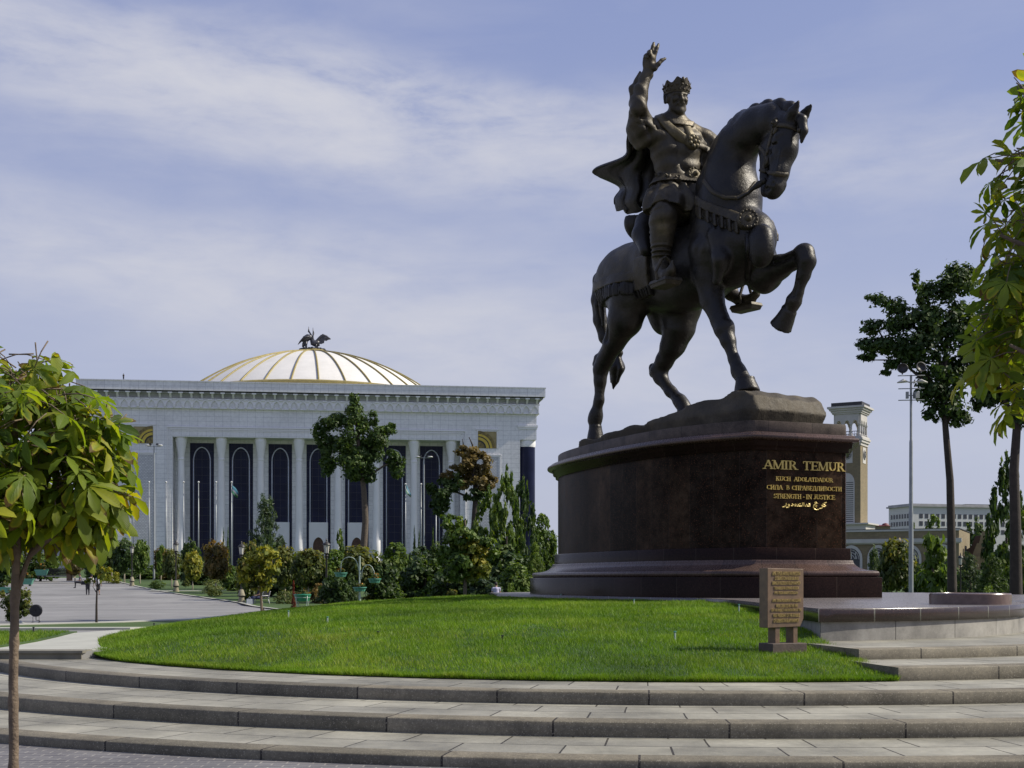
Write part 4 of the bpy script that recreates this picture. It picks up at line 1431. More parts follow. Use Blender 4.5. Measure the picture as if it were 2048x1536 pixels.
class SDF:
    def __init__(s, lo, hi, h):
        s.h = h
        s.lo = np.array(lo, float)
        s.n = np.ceil((np.array(hi, float) - s.lo) / h).astype(int) + 1
        s.F = np.full(tuple(s.n), 9.0, np.float32)
        s.ax = [s.lo[k] + h * np.arange(s.n[k]) for k in range(3)]

    def block(s, lo, hi, pad):
        a = np.clip(np.floor((np.array(lo) - pad - s.lo) / s.h).astype(int), 0, s.n - 1)
        b = np.clip(np.ceil((np.array(hi) + pad - s.lo) / s.h).astype(int) + 1, 1, s.n)
        sl = tuple(slice(a[k], max(b[k], a[k] + 1)) for k in range(3))
        g = np.meshgrid(*[s.ax[k][sl[k]].astype(np.float32) for k in range(3)], indexing='ij', sparse=True)
        return sl, g

    def put(s, sl, d, k, mode='+'):
        A = s.F[sl]
        if mode == '+':
            if k > 0:
                h = np.maximum(k - np.abs(A - d), 0) / k
                s.F[sl] = np.minimum(A, d) - h * h * k * 0.25
            else:
                s.F[sl] = np.minimum(A, d)
        else:
            d = -d
            if k > 0:
                h = np.maximum(k - np.abs(A - d), 0) / k
                s.F[sl] = np.maximum(A, d) + h * h * k * 0.25
            else:
                s.F[sl] = np.maximum(A, d)

    def cone(s, a, b, ra, rb, k=0.1, mode='+', flat=None):
        a = np.array(a, float); b = np.array(b, float)
        r = max(ra, rb)
        sl, (X, Y, Z) = s.block(np.minimum(a, b) - r, np.maximum(a, b) + r, k + 3 * s.h)
        ab = b - a
        q = max(float(ab @ ab), 1e-9)
        t = np.clip(((X - a[0]) * ab[0] + (Y - a[1]) * ab[1] + (Z - a[2]) * ab[2]) / q, 0, 1)
        d = np.sqrt((X - a[0] - t * ab[0]) ** 2 + (Y - a[1] - t * ab[1]) ** 2 + (Z - a[2] - t * ab[2]) ** 2) - (ra + (rb - ra) * t)
        s.put(sl, d, k, mode)

    def frus(s, a, b, ra, rb, k=0.03, mode='+'):
        """flat-ended tapered drum, for hooves"""
        a = np.array(a, float); b = np.array(b, float)
        r = max(ra, rb)
        sl, (X, Y, Z) = s.block(np.minimum(a, b) - r, np.maximum(a, b) + r, k + 3 * s.h)
        ab = b - a; L = float(np.linalg.norm(ab)); n = ab / L
        h = (X - a[0]) * n[0] + (Y - a[1]) * n[1] + (Z - a[2]) * n[2]
        q = np.sqrt(np.maximum((X - a[0]) ** 2 + (Y - a[1]) ** 2 + (Z - a[2]) ** 2 - h * h, 0))
        d = np.maximum((q - (ra + (rb - ra) * h / L)) * 0.93, np.maximum(-h, h - L))
        s.put(sl, d, k, mode)

    def chain(s, pts, k=0.1, mode='+'):
        """pts: list of (vector, radius)"""
        for (a, ra), (b, rb) in zip(pts[:-1], pts[1:]):
            s.cone(a, b, ra, rb, k, mode)

    def ell(s, c, r, k=0.1, M=None, mode='+'):
        c = np.array(c, float); r = np.array(r, float)
        R_ = max(r)
        sl, (X, Y, Z) = s.block(c - R_, c + R_, k + 3 * s.h)
        X = X - c[0]; Y = Y - c[1]; Z = Z - c[2]
        if M is not None:
            m = np.array(M)          # columns are the ellipsoid's axes
            x = X * m[0, 0] + Y * m[1, 0] + Z * m[2, 0]
            y = X * m[0, 1] + Y * m[1, 1] + Z * m[2, 1]
            z = X * m[0, 2] + Y * m[1, 2] + Z * m[2, 2]
        else:
            x, y, z = X, Y, Z
        k0 = np.sqrt((x / r[0]) ** 2 + (y / r[1]) ** 2 + (z / r[2]) ** 2)
        k1 = np.sqrt((x / r[0] ** 2) ** 2 + (y / r[1] ** 2) ** 2 + (z / r[2] ** 2) ** 2) + 1e-9
        d = np.where(k0 < 1e-4, -min(r), k0 * (k0 - 1.0) / k1)
        s.put(sl, d.astype(np.float32), k, mode)

    def mesh(s, name, mats, parent, smooth=True):
        V, Q = surface_nets(s.F, s.lo, s.h)
        o = np_mesh(name, V, Q, mats, parent, smooth)
        return o, V, Q


def surface_nets(Fd, lo, h):
    ins = Fd < 0
    nx, ny, nz = Fd.shape
    c = np.zeros((nx - 1, ny - 1, nz - 1), np.int8)
    for dx in (0, 1):
        for dy in (0, 1):
            for dz in (0, 1):
                c += ins[dx:nx - 1 + dx, dy:ny - 1 + dy, dz:nz - 1 + dz]
    act = (c > 0) & (c < 8)
    I = np.argwhere(act)
    idm = np.full(act.shape, -1, np.int64)
    idm[act] = np.arange(len(I))
    corners = np.array([(x, y, z) for x in (0, 1) for y in (0, 1) for z in (0, 1)])
    vals = np.stack([Fd[I[:, 0] + a, I[:, 1] + b, I[:, 2] + c_] for a, b, c_ in corners], 1)
    acc = np.zeros((len(I), 3)); cnt = np.zeros(len(I))
    for i in range(8):
        for j in range(i + 1, 8):
            if np.abs(corners[i] - corners[j]).sum() != 1: continue
            va, vb = vals[:, i], vals[:, j]
            m = (va < 0) != (vb < 0)
            t = np.where(m, va / np.where(va == vb, 1, va - vb), 0)
            p = corners[i] + t[:, None] * (corners[j] - corners[i])
            acc[m] += p[m]; cnt[m] += 1
    V = lo + h * (I + acc / cnt[:, None])
    quads = []
    for ax in range(3):
        sa = [slice(None)] * 3; sb = [slice(None)] * 3
        sa[ax] = slice(0, -1); sb[ax] = slice(1, None)
        A = ins[tuple(sa)]; B = ins[tuple(sb)]
        E = np.argwhere(A != B)
        o1, o2 = [(1, 2), (2, 0), (0, 1)][ax]
        ok = (E[:, o1] > 0) & (E[:, o2] > 0) & (E[:, o1] < Fd.shape[o1] - 1) & (E[:, o2] < Fd.shape[o2] - 1)
        E = E[ok]
        d1 = np.zeros(3, int); d1[o1] = 1
        d2 = np.zeros(3, int); d2[o2] = 1
        g = lambda e: idm[e[:, 0], e[:, 1], e[:, 2]]
        q = np.stack([g(E - d1 - d2), g(E - d2), g(E), g(E - d1)], 1)
        fl = A[E[:, 0], E[:, 1], E[:, 2]]
        q[~fl] = q[~fl][:, ::-1]
        quads.append(q)
    Q = np.concatenate(quads)
    Q = Q[(Q >= 0).all(1)]
    return V, Q


PHI = R(32.0)
OY = 39.5
OX = (1370 - CX) / F * OY
sP, cP = math.sin(PHI), math.cos(PHI)
STROOT_M = Matrix.Translation((OX, OY, ZTOP)) @ Matrix.Rotation(PHI - math.pi / 2, 4, 'Z')
STROOT_I = STROOT_M.inverted()


def Hh(px, py, v=0.0):
    q = (px - CX) / F
    u = (q * (OY + v * sP) - OX - v * cP) / (sP + q * cP)
    Y = OY - u * cP + v * sP
    return np.array((u, v, EYE + (HY - py) / F * Y - ZTOP))


def Lw(px, py, Y):
    return np.array(STROOT_I @ P(px, py, Y))


class Caster:
    """finds where a sight line from the viewer meets a sculpted surface, to lay straps and ornaments on it"""
    def __init__(s, V, Q):
        s.b = BVHTree.FromPolygons([Vector(v) for v in V], [tuple(int(i) for i in q) for q in Q])
        s.o = STROOT_I @ Vector((0, 0, EYE))

    def __call__(s, px, py, lift=0.0):
        d = (STROOT_I @ P(px, py, 40.0)) - s.o
        d.normalize()
        loc, nor, i, dist = s.b.ray_cast(s.o, d)
        if loc is None: return None, None
        if nor.dot(d) > 0: nor = -nor
        return loc + nor * lift, nor


def strap(caster, pix, width, thick, name, mat, parent, lift=0.01, n=6):
    """a flat band laid over the surface along a line of sight points"""
    dense = []
    for (a, b) in zip(pix[:-1], pix[1:]):
        for t in np.linspace(0, 1, n)[:-1]:
            dense.append((a[0] + (b[0] - a[0]) * t, a[1] + (b[1] - a[1]) * t))
    dense.append(pix[-1])
    pts, nrm = [], []
    for p in dense:
        l, nn = caster(p[0], p[1], lift)
        if l is not None: pts.append(l); nrm.append(nn)
    if len(pts) < 2: return None
    vs, fs = [], []
    m = len(pts)
    for i in range(m):
        t = (pts[min(i + 1, m - 1)] - pts[max(i - 1, 0)]).normalized()
        s = t.cross(nrm[i]).normalized()
        for (a, b) in ((-1, 0), (-0.8, 1), (0.8, 1), (1, 0), (0.9, -1.5), (-0.9, -1.5)):
            vs.append(pts[i] + s * (a * width / 2) + nrm[i] * (b * thick))
    for i in range(m - 1):
        for k in range(6):
            fs.append((i * 6 + k, (i + 1) * 6 + k, (i + 1) * 6 + (k + 1) % 6, i * 6 + (k + 1) % 6))
    fs += [tuple(range(6)), tuple(range(m * 6 - 1, m * 6 - 7, -1))]
    mb = MB(); mb.add(vs, fs)
    return mb.build(name, mat, parent, True)


def medal(caster, px, py, r, name, mat, parent, lift=0.02, beads=0, nrm=None, petals=0):
    l, nn = caster(px, py, 0.0)
    if l is None: return None
    if nrm is not None: nn = (nn * 0.4 + Vector(nrm) * 0.6).normalized()
    mb = MB()
    mb.lathe((0, 0, 0), [(r, -0.12), (r, lift), (r * 0.92, lift + 0.05), (r * 0.75, lift + 0.03), (r * 0.55, lift + 0.06), (r * 0.35, lift + 0.05), (r * 0.22, lift + 0.12), (0.01, lift + 0.14)], 24)
    for k in range(beads):
        a = 2 * math.pi * k / beads
        mb.ball((r * 0.82 * math.cos(a), r * 0.82 * math.sin(a), lift + 0.04), r * 0.13, 6)
    for k in range(petals):
        a = 2 * math.pi * k / petals
        mb.ball((r * 0.62 * math.cos(a), r * 0.62 * math.sin(a), lift + 0.06), r * 0.30, 8, sz=0.6)
    M = Matrix.Translation(l) @ nn.to_track_quat('Z', 'Y').to_matrix().to_4x4()
    mb.xf(M)
    return mb.build(name, mat, parent, auto=50)


STATUE = thing("equestrian_statue", "dark bronze statue of a crowned rider with raised hand on a prancing horse", "statue", (OX, OY, ZTOP), PHI - math.pi / 2)


def rotm(yaw, pitch=0.0, roll=0.0):
    return np.array(Matrix.Rotation(yaw, 3, 'Z') @ Matrix.Rotation(pitch, 3, 'Y') @ Matrix.Rotation(roll, 3, 'X'))


def axis_m(d, up=(0, 0, 1)):
    """rotation whose z axis is d"""
    return np.array(Vector(d).to_track_quat('Z', 'Y').to_matrix())


def build_horse():
    S = SDF((-4.6, -1.9, -0.15), (6.2, 1.9, 10.7), 0.042)
    H = Hh
    # trunk: rump, barrel, chest; deep chest and tucked belly
    S.ell(H(1262, 560), (1.35, 0.98, 1.06), 0.3, rotm(0, R(-8)))
    S.ell(H(1330, 535), (1.7, 1.0, 1.04), 0.45)
    S.ell(H(1390, 530), (1.6, 1.05, 1.18), 0.45, rotm(0, R(6)))
    S.ell(H(1462, 495), (1.25, 0.96, 1.20), 0.45, rotm(0, R(-15)))
    S.ell(H(1500, 478), (0.80, 0.72, 0.80), 0.3)
    # breast muscles
    for v in (-0.36, 0.36):
        S.ell(H(1522, 492, v), (0.42, 0.36, 0.62), 0.12)
    # belly
    S.ell(H(1370, 580), (1.6, 0.78, 0.62), 0.4)
    # croup and thighs
    for v, p in ((-0.55, (1255, 590)), (0.55, (1335, 610))):
        S.ell(H(p[0], p[1], v), (0.85, 0.5, 0.95), 0.35, rotm(0, R(12)))
    # neck, arched
    S.chain([(H(1455, 455), 1.0), (H(1460, 400), 0.88), (H(1461, 340), 0.68), (H(1475, 290), 0.56), (H(1510, 258), 0.50), (H(1548, 243), 0.46)], 0.25)
    S.chain([(H(1420, 430), 0.60), (H(1425, 370), 0.42), (H(1448, 300), 0.34), (H(1488, 246), 0.28), (H(1545, 228), 0.27)], 0.25)
    # head, turned a little to the horse's right
    S.ell(H(1570, 252, -0.02), (0.40, 0.36, 0.42), 0.15)
    S.chain([(H(1574, 258, -0.05), 0.36), (H(1570, 300, -0.16), 0.34), (H(1559, 345, -0.30), 0.255), (H(1549, 375, -0.40), 0.245), (H(1545, 384, -0.42), 0.21)], 0.12)
    S.ell(H(1541, 300, -0.16), (0.46, 0.25, 0.42), 0.14, rotm(R(-8), R(15)))          # cheek
    S.chain([(H(1536, 318, -0.2), 0.24), (H(1532, 356, -0.33), 0.16), (H(1532, 378, -0.39), 0.15)], 0.1)   # jaw
    S.ell(H(1534, 385, -0.42), (0.17, 0.15, 0.13), 0.06)                              # chin
    S.cone(H(1527, 380, -0.66), H(1536, 378, -0.62), 0.035, 0.035, 0.04, '-')
    # face ridges, eyes, nostrils, mouth
    for sg in (-1, 1):
        v0 = -0.13
        e = H(1566, 288, v0)
        S.chain([(e + np.array((0.20, sg * 0.24, 0.18)), 0.09), (e + np.array((0.10, sg * 0.29, 0.12)), 0.10), (e + np.array((-0.06, sg * 0.28, 0.1)), 0.07)], 0.06)
        S.ell(e + np.array((0.05, sg * 0.335, 0.0)), (0.12, 0.07, 0.085), 0.015)
        S.ell(e + np.array((0.02, sg * 0.34, -0.10)), (0.16, 0.05, 0.05), 0.05, None, '-')
        f = H(1559, 335, -0.27)
        S.chain([(f + np.array((-0.05, sg * 0.24, 0.25)), 0.07), (f + np.array((-0.1, sg * 0.20, -0.2)), 0.05)], 0.06)
        nn = H(1551, 372, -0.40)
        S.ell(nn + np.array((0.10, sg * 0.17, 0.0)), (0.13, 0.09, 0.12), 0.05)
        S.ell(nn + np.array((0.16, sg * 0.23, 0.0)), (0.06, 0.06, 0.075), 0.02, None, '-')
        S.cone(H(1541, 383, -0.42) + np.array((0.2, sg * 0.2, 0)), H(1533, 368, -0.38) + np.array((-0.0, sg * 0.2, 0)), 0.022, 0.02, 0.03, '-')
    # ears
    for (a, b, v) in (((1579, 236), (1597, 203), -0.20), ((1599, 242), (1622, 211), 0.26)):
        A, B = H(a[0], a[1], v), H(b[0], b[1], v)
        S.chain([(A, 0.13), (A * 0.6 + B * 0.4, 0.14), (A * 0.25 + B * 0.75, 0.085), (B, 0.035)], 0.04)
    # forelock over the brow
    S.chain([(H(1588, 232), 0.16), (H(1604, 240, -0.03), 0.14), (H(1607, 262, -0.05), 0.11), (H(1603, 285, -0.08), 0.05)], 0.06)

    # right hind leg (planted, far back)
    v = -0.62
    S.chain([(H(1262, 590, v + .1), 0.72), (H(1250, 640, v), 0.54), (H(1228, 686, v), 0.33), (H(1209, 722, v), 0.245), (H(1202, 738, v), 0.235), (H(1200, 762, v), 0.18), (H(1198, 800, v), 0.155), (H(1192, 830, v), 0.20), (H(1190, 842, v), 0.20), (H(1191, 853, v), 0.165)], 0.14)
    S.cone(H(1195, 716, v), H(1192, 728, v), 0.12, 0.13, 0.10)          # hock point
    S.cone(H(1212, 690, v), H(1197, 716, v), 0.10, 0.08, 0.12)
    S.frus(H(1191, 853, v), H(1191, 881, v), 0.205, 0.30, 0.015)
    S.frus(H(1191, 851, v), H(1191, 855, v), 0.215, 0.225, 0.015)
    # left hind leg (stepping under)
    v = 0.60
    S.chain([(H(1362, 615, v), 0.66), (H(1358, 655, v), 0.50), (H(1346, 690, v), 0.39), (H(1329, 722, v), 0.27), (H(1318, 742, v), 0.255), (H(1322, 756, v), 0.21), (H(1342, 783, v), 0.165), (H(1360, 802, v), 0.20), (H(1366, 811, v), 0.19), (H(1370, 818, v), 0.20)], 0.14)
    S.cone(H(1306, 735, v), H(1308, 746, v), 0.14, 0.15, 0.10)
    S.frus(H(1367, 813, v), H(1372, 832, v), 0.21, 0.30, 0.015)
    # right foreleg (planted)
    v = -0.50
    S.chain([(H(1418, 500, v - .1), 0.55), (H(1418, 550, v), 0.46), (H(1424, 600, v), 0.34), (H(1441, 642, v), 0.25), (H(1449, 658, v), 0.275), (H(1456, 682, v), 0.21), (H(1468, 718, v), 0.15), (H(1477, 742, v), 0.195), (H(1483, 752, v), 0.19), (H(1490, 761, v), 0.20)], 0.12)
    S.ell(H(1455, 652, v), (0.16, 0.2, 0.2), 0.08)
    S.cone(H(1471, 745, v), H(1472, 750, v), 0.10, 0.10, 0.08)
    S.frus(H(1490, 759, v), H(1494, 786, v), 0.265, 0.365, 0.015)
    S.frus(H(1490, 757, v), H(1490.6, 761, v), 0.275, 0.285, 0.015)
    # left foreleg (raised)
    v = 0.50
    S.chain([(H(1510, 500, v), 0.55), (H(1528, 548, v), 0.52), (H(1560, 534, v), 0.34), (H(1585, 522, v), 0.26), (H(1607, 508, v), 0.27), (H(1613, 522, v), 0.25), (H(1607, 550, v), 0.185), (H(1596, 585, v), 0.155), (H(1588, 602, v), 0.215), (H(1584, 612, v), 0.165), (H(1580, 620, v), 0.165)], 0.09)
    S.ell(H(1611, 506, v), (0.24, 0.22, 0.24), 0.1)
    S.cone(H(1521, 560, v), H(1530, 572, v), 0.30, 0.18, 0.2)
    S.frus(H(1579, 621, v), H(1561, 655, v), 0.215, 0.345, 0.02)
    S.frus(H(1580, 618, v), H(1577, 623, v), 0.225, 0.24, 0.015)
    S.cone(H(1577, 607, v), H(1579, 604, v), 0.10, 0.12, 0.06)
    # muscle lines: carved furrows
    g = lambda pts, r, k=0.08: S.chain([(H(*p), r) for p in pts], k, '-')
    g([(1436, 470, -1.14), (1420, 520, -1.15), (1425, 560, -1.02)], 0.05, 0.12)
    g([(1515, 470, -0.02), (1526, 505, 0.0), (1528, 530, 0.0)], 0.10, 0.14)
    g([(1508, 330, -0.62), (1490, 380, -0.85), (1470, 420, -1.0)], 0.05, 0.14)
    g([(1400, 470, -1.15), (1388, 520, -1.2), (1392, 570, -1.05)], 0.05, 0.14)
    g([(1545, 470, 0.25), (1540, 500, 0.3), (1530, 520, 0.35)], 0.05, 0.10)
    g([(1285, 600, -1.0), (1270, 640, -1.05), (1245, 680, -0.98)], 0.05, 0.12)
    g([(1235, 600, -1.0), (1222, 640, -1.0), (1213, 680, -0.95)], 0.045, 0.12)
    g([(1350, 590, -1.05), (1320, 600, -1.0), (1295, 605, -0.98)], 0.05, 0.12)
    g([(1416, 560, -0.98), (1424, 590, -0.9), (1436, 625, -0.78)], 0.03, 0.06)
    g([(1468, 690, -0.66), (1476, 720, -0.62), (1483, 742, -0.66)], 0.025, 0.04)
    g([(1204, 745, -0.80), (1204, 790, -0.76), (1199, 825, -0.78)], 0.025, 0.04)
    g([(1545, 528, 0.2), (1568, 520, 0.25), (1590, 512, 0.28)], 0.03, 0.06)
    g([(1600, 535, 0.38), (1596, 570, 0.36), (1588, 592, 0.36)], 0.025, 0.04)
    ad = lambda pts, r, k=0.08: S.chain([(H(*p), r) for p in pts], k)
    ad([(1428, 470, -0.96), (1440, 520, -0.92), (1434, 560, -0.84)], 0.16, 0.3)      # shoulder
    ad([(1538, 300, -0.45), (1536, 330, -0.46)], 0.05, 0.06)
    ad([(1562, 300, -0.48), (1553, 345, -0.55)], 0.035, 0.05)
    X, Y, Z = np.meshgrid(*[a.astype(np.float32) for a in S.ax], indexing='ij', sparse=True)
    S.F = (S.F + 0.010 * np.sin(X * 3.7 + 1.5 * np.sin(Z * 2.3)) * np.sin(Z * 4.1 + Y * 3.0) + 0.006 * np.sin(X * 9 + Z * 7) * np.sin(Y * 8 - Z * 5)).astype(np.float32)
    body, V, Q = S.mesh("horse", m_bronze, STATUE)
    return S, body, Caster(V, Q)


HS, HORSE, HCAST = build_horse()


def shell_part(name, thick, region, mat, ripple=None):
    """a cloth or strap that follows the horse's body: the body's own shape swelled a little inside a region"""
    T = SDF((-4.6, -1.9, -0.15), (6.2, 1.9, 10.7), 0.042)
    X, Y, Z = np.meshgrid(*[a.astype(np.float32) for a in T.ax], indexing='ij', sparse=True)
    th = thick if ripple is None else thick + ripple(X, Y, Z)
    T.F = np.maximum(HS.F - th, region(X, Y, Z)).astype(np.float32)
    T.F = np.maximum(T.F, -(HS.F + 0.10))
    o, V, Q = T.mesh(name, mat, STATUE)
    return o, Caster(V, Q)


def build_tack():
    H = Hh
    # caparison over the croup
    a, b = H(1197, 606, -0.55), H(1268, 582, -0.98)
    u0, z0, u1, z1 = a[0], a[2], b[0], b[2]
    uf = H(1285, 520, -1.0)[0]

    def hem(X): return z0 + (z1 - z0) * (X - u0) / (u1 - u0)
    def reg(X, Y, Z): return np.maximum(np.maximum(hem(X) + 0.32 - Z, X - uf), (u0 - 0.9) - X + 0 * Z)
    cl, cc = shell_part("saddle_cloth", 0.07, reg, m_bronze_rider)
    def regf(X, Y, Z): return np.maximum(np.maximum(hem(X) - 0.10 - Z, Z - hem(X) - 0.34), X - uf)
    shell_part("cloth_fringe", 0.045, regf, m_bronze, lambda X, Y, Z: 0.045 * np.sign(np.sin((X + 0.6 * np.abs(Y)) * 26)))
    def regb(X, Y, Z): return np.maximum(np.maximum(hem(X) + 0.30 - Z, Z - hem(X) - 0.62), X - uf)
    shell_part("cloth_border", 0.10, regb, m_bronze_rider)
    # saddle: seat with cantle behind and pommel before
    S = SDF((-2.6, -1.7, 3.6), (2.0, 1.7, 7.2), 0.04)
    p = H(1345, 452); 
    S.ell(p, (1.1, 0.85, 0.40), 0.2)
    S.ell(H(1296, 452, 0.0), (0.40, 0.90, 0.62), 0.2)
    S.chain([(H(1292, 445, -0.75), 0.34), (H(1285, 470, -1.0), 0.30), (H(1292, 500, -1.16), 0.20)], 0.15)
    S.chain([(H(1292, 445, 0.75), 0.34), (H(1285, 470, 1.0), 0.30), (H(1292, 500, 1.16), 0.20)], 0.15)
    S.mesh("saddle", m_bronze, STATUE)
    # saddle flap with tassels, hanging behind the rider's leg
    a, b = H(1268, 590, -1.0), H(1306, 505, -1.0)
    def regs(X, Y, Z):
        c = H(1284, 548, -1.0)
        return np.maximum(np.abs(X - c[0] - 0.12 * (Z - c[2])) - 0.36, np.maximum(a[2] + 0.12 - Z, Z - b[2]))
    for sd in (1, -1): shell_part("saddle_flap", 0.13, lambda X, Y, Z: np.maximum(regs(X, Y, Z), sd * Y), m_bronze_rider)
    def regt(X, Y, Z):
        c = H(1284, 548, -1.0)
        return np.maximum(np.abs(X - c[0] - 0.12 * (Z - c[2])) - 0.40, np.maximum(a[2] - 0.12 - Z, Z - a[2] - 0.18))
    for sd in (1, -1): shell_part("flap_fringe", 0.10, lambda X, Y, Z: np.maximum(regt(X, Y, Z), sd * Y), m_bronze, lambda X, Y, Z: 0.05 * np.sign(np.sin(X * 42)))
    # breast collar with leaf fringe
    k0, k1 = H(1398, 405, -0.92), H(1492, 440, -0.45)
    sl = (k1[2] - k0[2]) / (k1[0] - k0[0])
    def zl(X): return k0[2] + sl * (X - k0[0])
    uk = H(1580, 500, 0.5)[0] - 0.75
    def rc(X, Y, Z): return np.maximum(np.maximum(np.abs(Z - zl(X)) - 0.14, k0[0] - 0.35 - X), X - uk)
    shell_part("breast_collar", 0.075, rc, m_bronze_rider)
    def rf(X, Y, Z): return np.maximum(np.maximum(zl(X) - 0.44 - Z, Z - zl(X) + 0.10), np.maximum(k0[0] - 0.35 - X, X - uk))
    shell_part("collar_fringe", 0.05, rf, m_bronze_rider, lambda X, Y, Z: 0.06 * np.sin((X * 0.9 - np.abs(Y) * 1.3) * 21))
    medal(HCAST, 1494, 441, 0.30, "collar_medallion", m_bronze_rider, STATUE, 0.12, 14, (1, -0.25, 0))
    strap(HCAST, [(1495, 465), (1496, 500), (1497, 535), (1496, 560)], 0.16, 0.05, "breast_strap", m_bronze, STATUE)
    # neck cord and reins
    strap(HCAST, [(1408, 362), (1425, 384), (1450, 396), (1475, 396), (1498, 382), (1510, 366)], 0.12, 0.05, "neck_cord", m_bronze_rider, STATUE)
    # bridle
    strap(HCAST, [(1553, 236), (1547, 246), (1553, 258), (1549, 268)], 0.10, 0.04, "bridle_strap", m_bronze_rider, STATUE)
    strap(HCAST, [(1550, 250), (1570, 251), (1588, 256), (1600, 262)], 0.13, 0.04, "brow_band", m_bronze_rider, STATUE)
    medal(HCAST, 1551, 248, 0.12, "bridle_rosette", m_bronze_rider, STATUE, 0.03, 6)
    strap(HCAST, [(1548, 256), (1538, 290), (1532, 318), (1526, 342)], 0.11, 0.04, "cheek_strap", m_bronze_rider, STATUE)
    strap(HCAST, [(1519, 338), (1532, 344), (1550, 347), (1566, 349), (1574, 349)], 0.12, 0.045, "nose_band", m_bronze_rider, STATUE)
    strap(HCAST, [(1515, 290), (1527, 302), (1535, 318), (1533, 335)], 0.09, 0.035, "cheek_strap", m_bronze_rider, STATUE)
    mb = MB()
    A = [Hh(1527, 362, -0.62), Hh(1517, 369, -0.7), Hh(1505, 378, -0.75), Hh(1497, 386, -0.78), Hh(1475, 398, -0.95)]
    mb.tube(A, [0.06, 0.10, 0.06, 0.05, 0.04], 8)
    mb.ball(A[0], 0.10, 8)
    mb.build("rein", m_bronze, STATUE, True)
    # mane along the crest, falling in locks
    S = SDF((-0.5, -1.0, 5.5), (6.0, 1.0, 10.7), 0.035)
    crest = [(1412, 372), (1420, 335), (1432, 300), (1448, 272), (1466, 250), (1486, 234), (1508, 222), (1532, 214), (1556, 212), (1576, 218)]
    for i, (px, py) in enumerate(crest):
        if i < 2: continue
        w = 0.15 if i < 4 else 0.20
        c = H(px, py, 0.0)
        S.ell(c + np.array((0, 0.05, -0.02)), (0.26, 0.20, w + 0.05), 0.12)
    for i in range(26):
        t = i / 25 * (len(crest) - 1.001)
        j = int(t); f = t - j
        px = crest[j][0] * (1 - f) + crest[j + 1][0] * f; py = crest[j][1] * (1 - f) + crest[j + 1][1] * f
        if i < 6: continue
        c = H(px, py, 0.0)
        S.cone(c + np.array((0.08, 0, 0.04 + 0.05 * (i % 3 == 0))), c + np.array((-0.2, 0.16, -0.13)), 0.08, 0.06, 0.04)
        for s2 in (1,):
            S.cone(c + np.array((0.0, 0.2 * s2, 0.0)), c + np.array((-0.1, 0.48 * s2, -0.7)), 0.12, 0.05, 0.05)
    S.mesh("mane", m_bronze, HORSE)
    # tail with its knot
    S = SDF((-5.0, -1.0, 1.0), (-0.2, 1.4, 6.2), 0.035)
    pts = [(H(1212, 545, 0.0), 0.22), (H(1202, 560, 0.0), 0.26), (H(1197, 600, 0.05), 0.24), (H(1200, 640, 0.12), 0.22), (H(1210, 675, 0.25), 0.20), (H(1226, 700, 0.38), 0.15), (H(1232, 708, 0.4), 0.12)]
    S.chain(pts, 0.1)
    S.cone(H(1228, 703, 0.4), H(1238, 706, 0.4), 0.14, 0.14, 0.04)
    S.chain([(H(1233, 714, 0.4), 0.16), (H(1234, 735, 0.4), 0.26), (H(1230, 760, 0.42), 0.14), (H(1226, 779, 0.42), 0.02)], 0.06)
    for dx in (-6, 0, 6):
        S.chain([(H(1233 + dx * 0.6, 716, 0.36), 0.08), (H(1233 + dx * 1.5, 738, 0.34), 0.10), (H(1228 + dx, 765, 0.38), 0.03)], 0.04)
    for dx in (-5, 4):
        S.chain([(H(1203 + dx, 565, -0.12), 0.08), (H(1199 + dx, 610, -0.1), 0.09), (H(1203 + dx, 650, 0.0), 0.06)], 0.04)
    S.mesh("tail", m_bronze, HORSE)


build_tack()


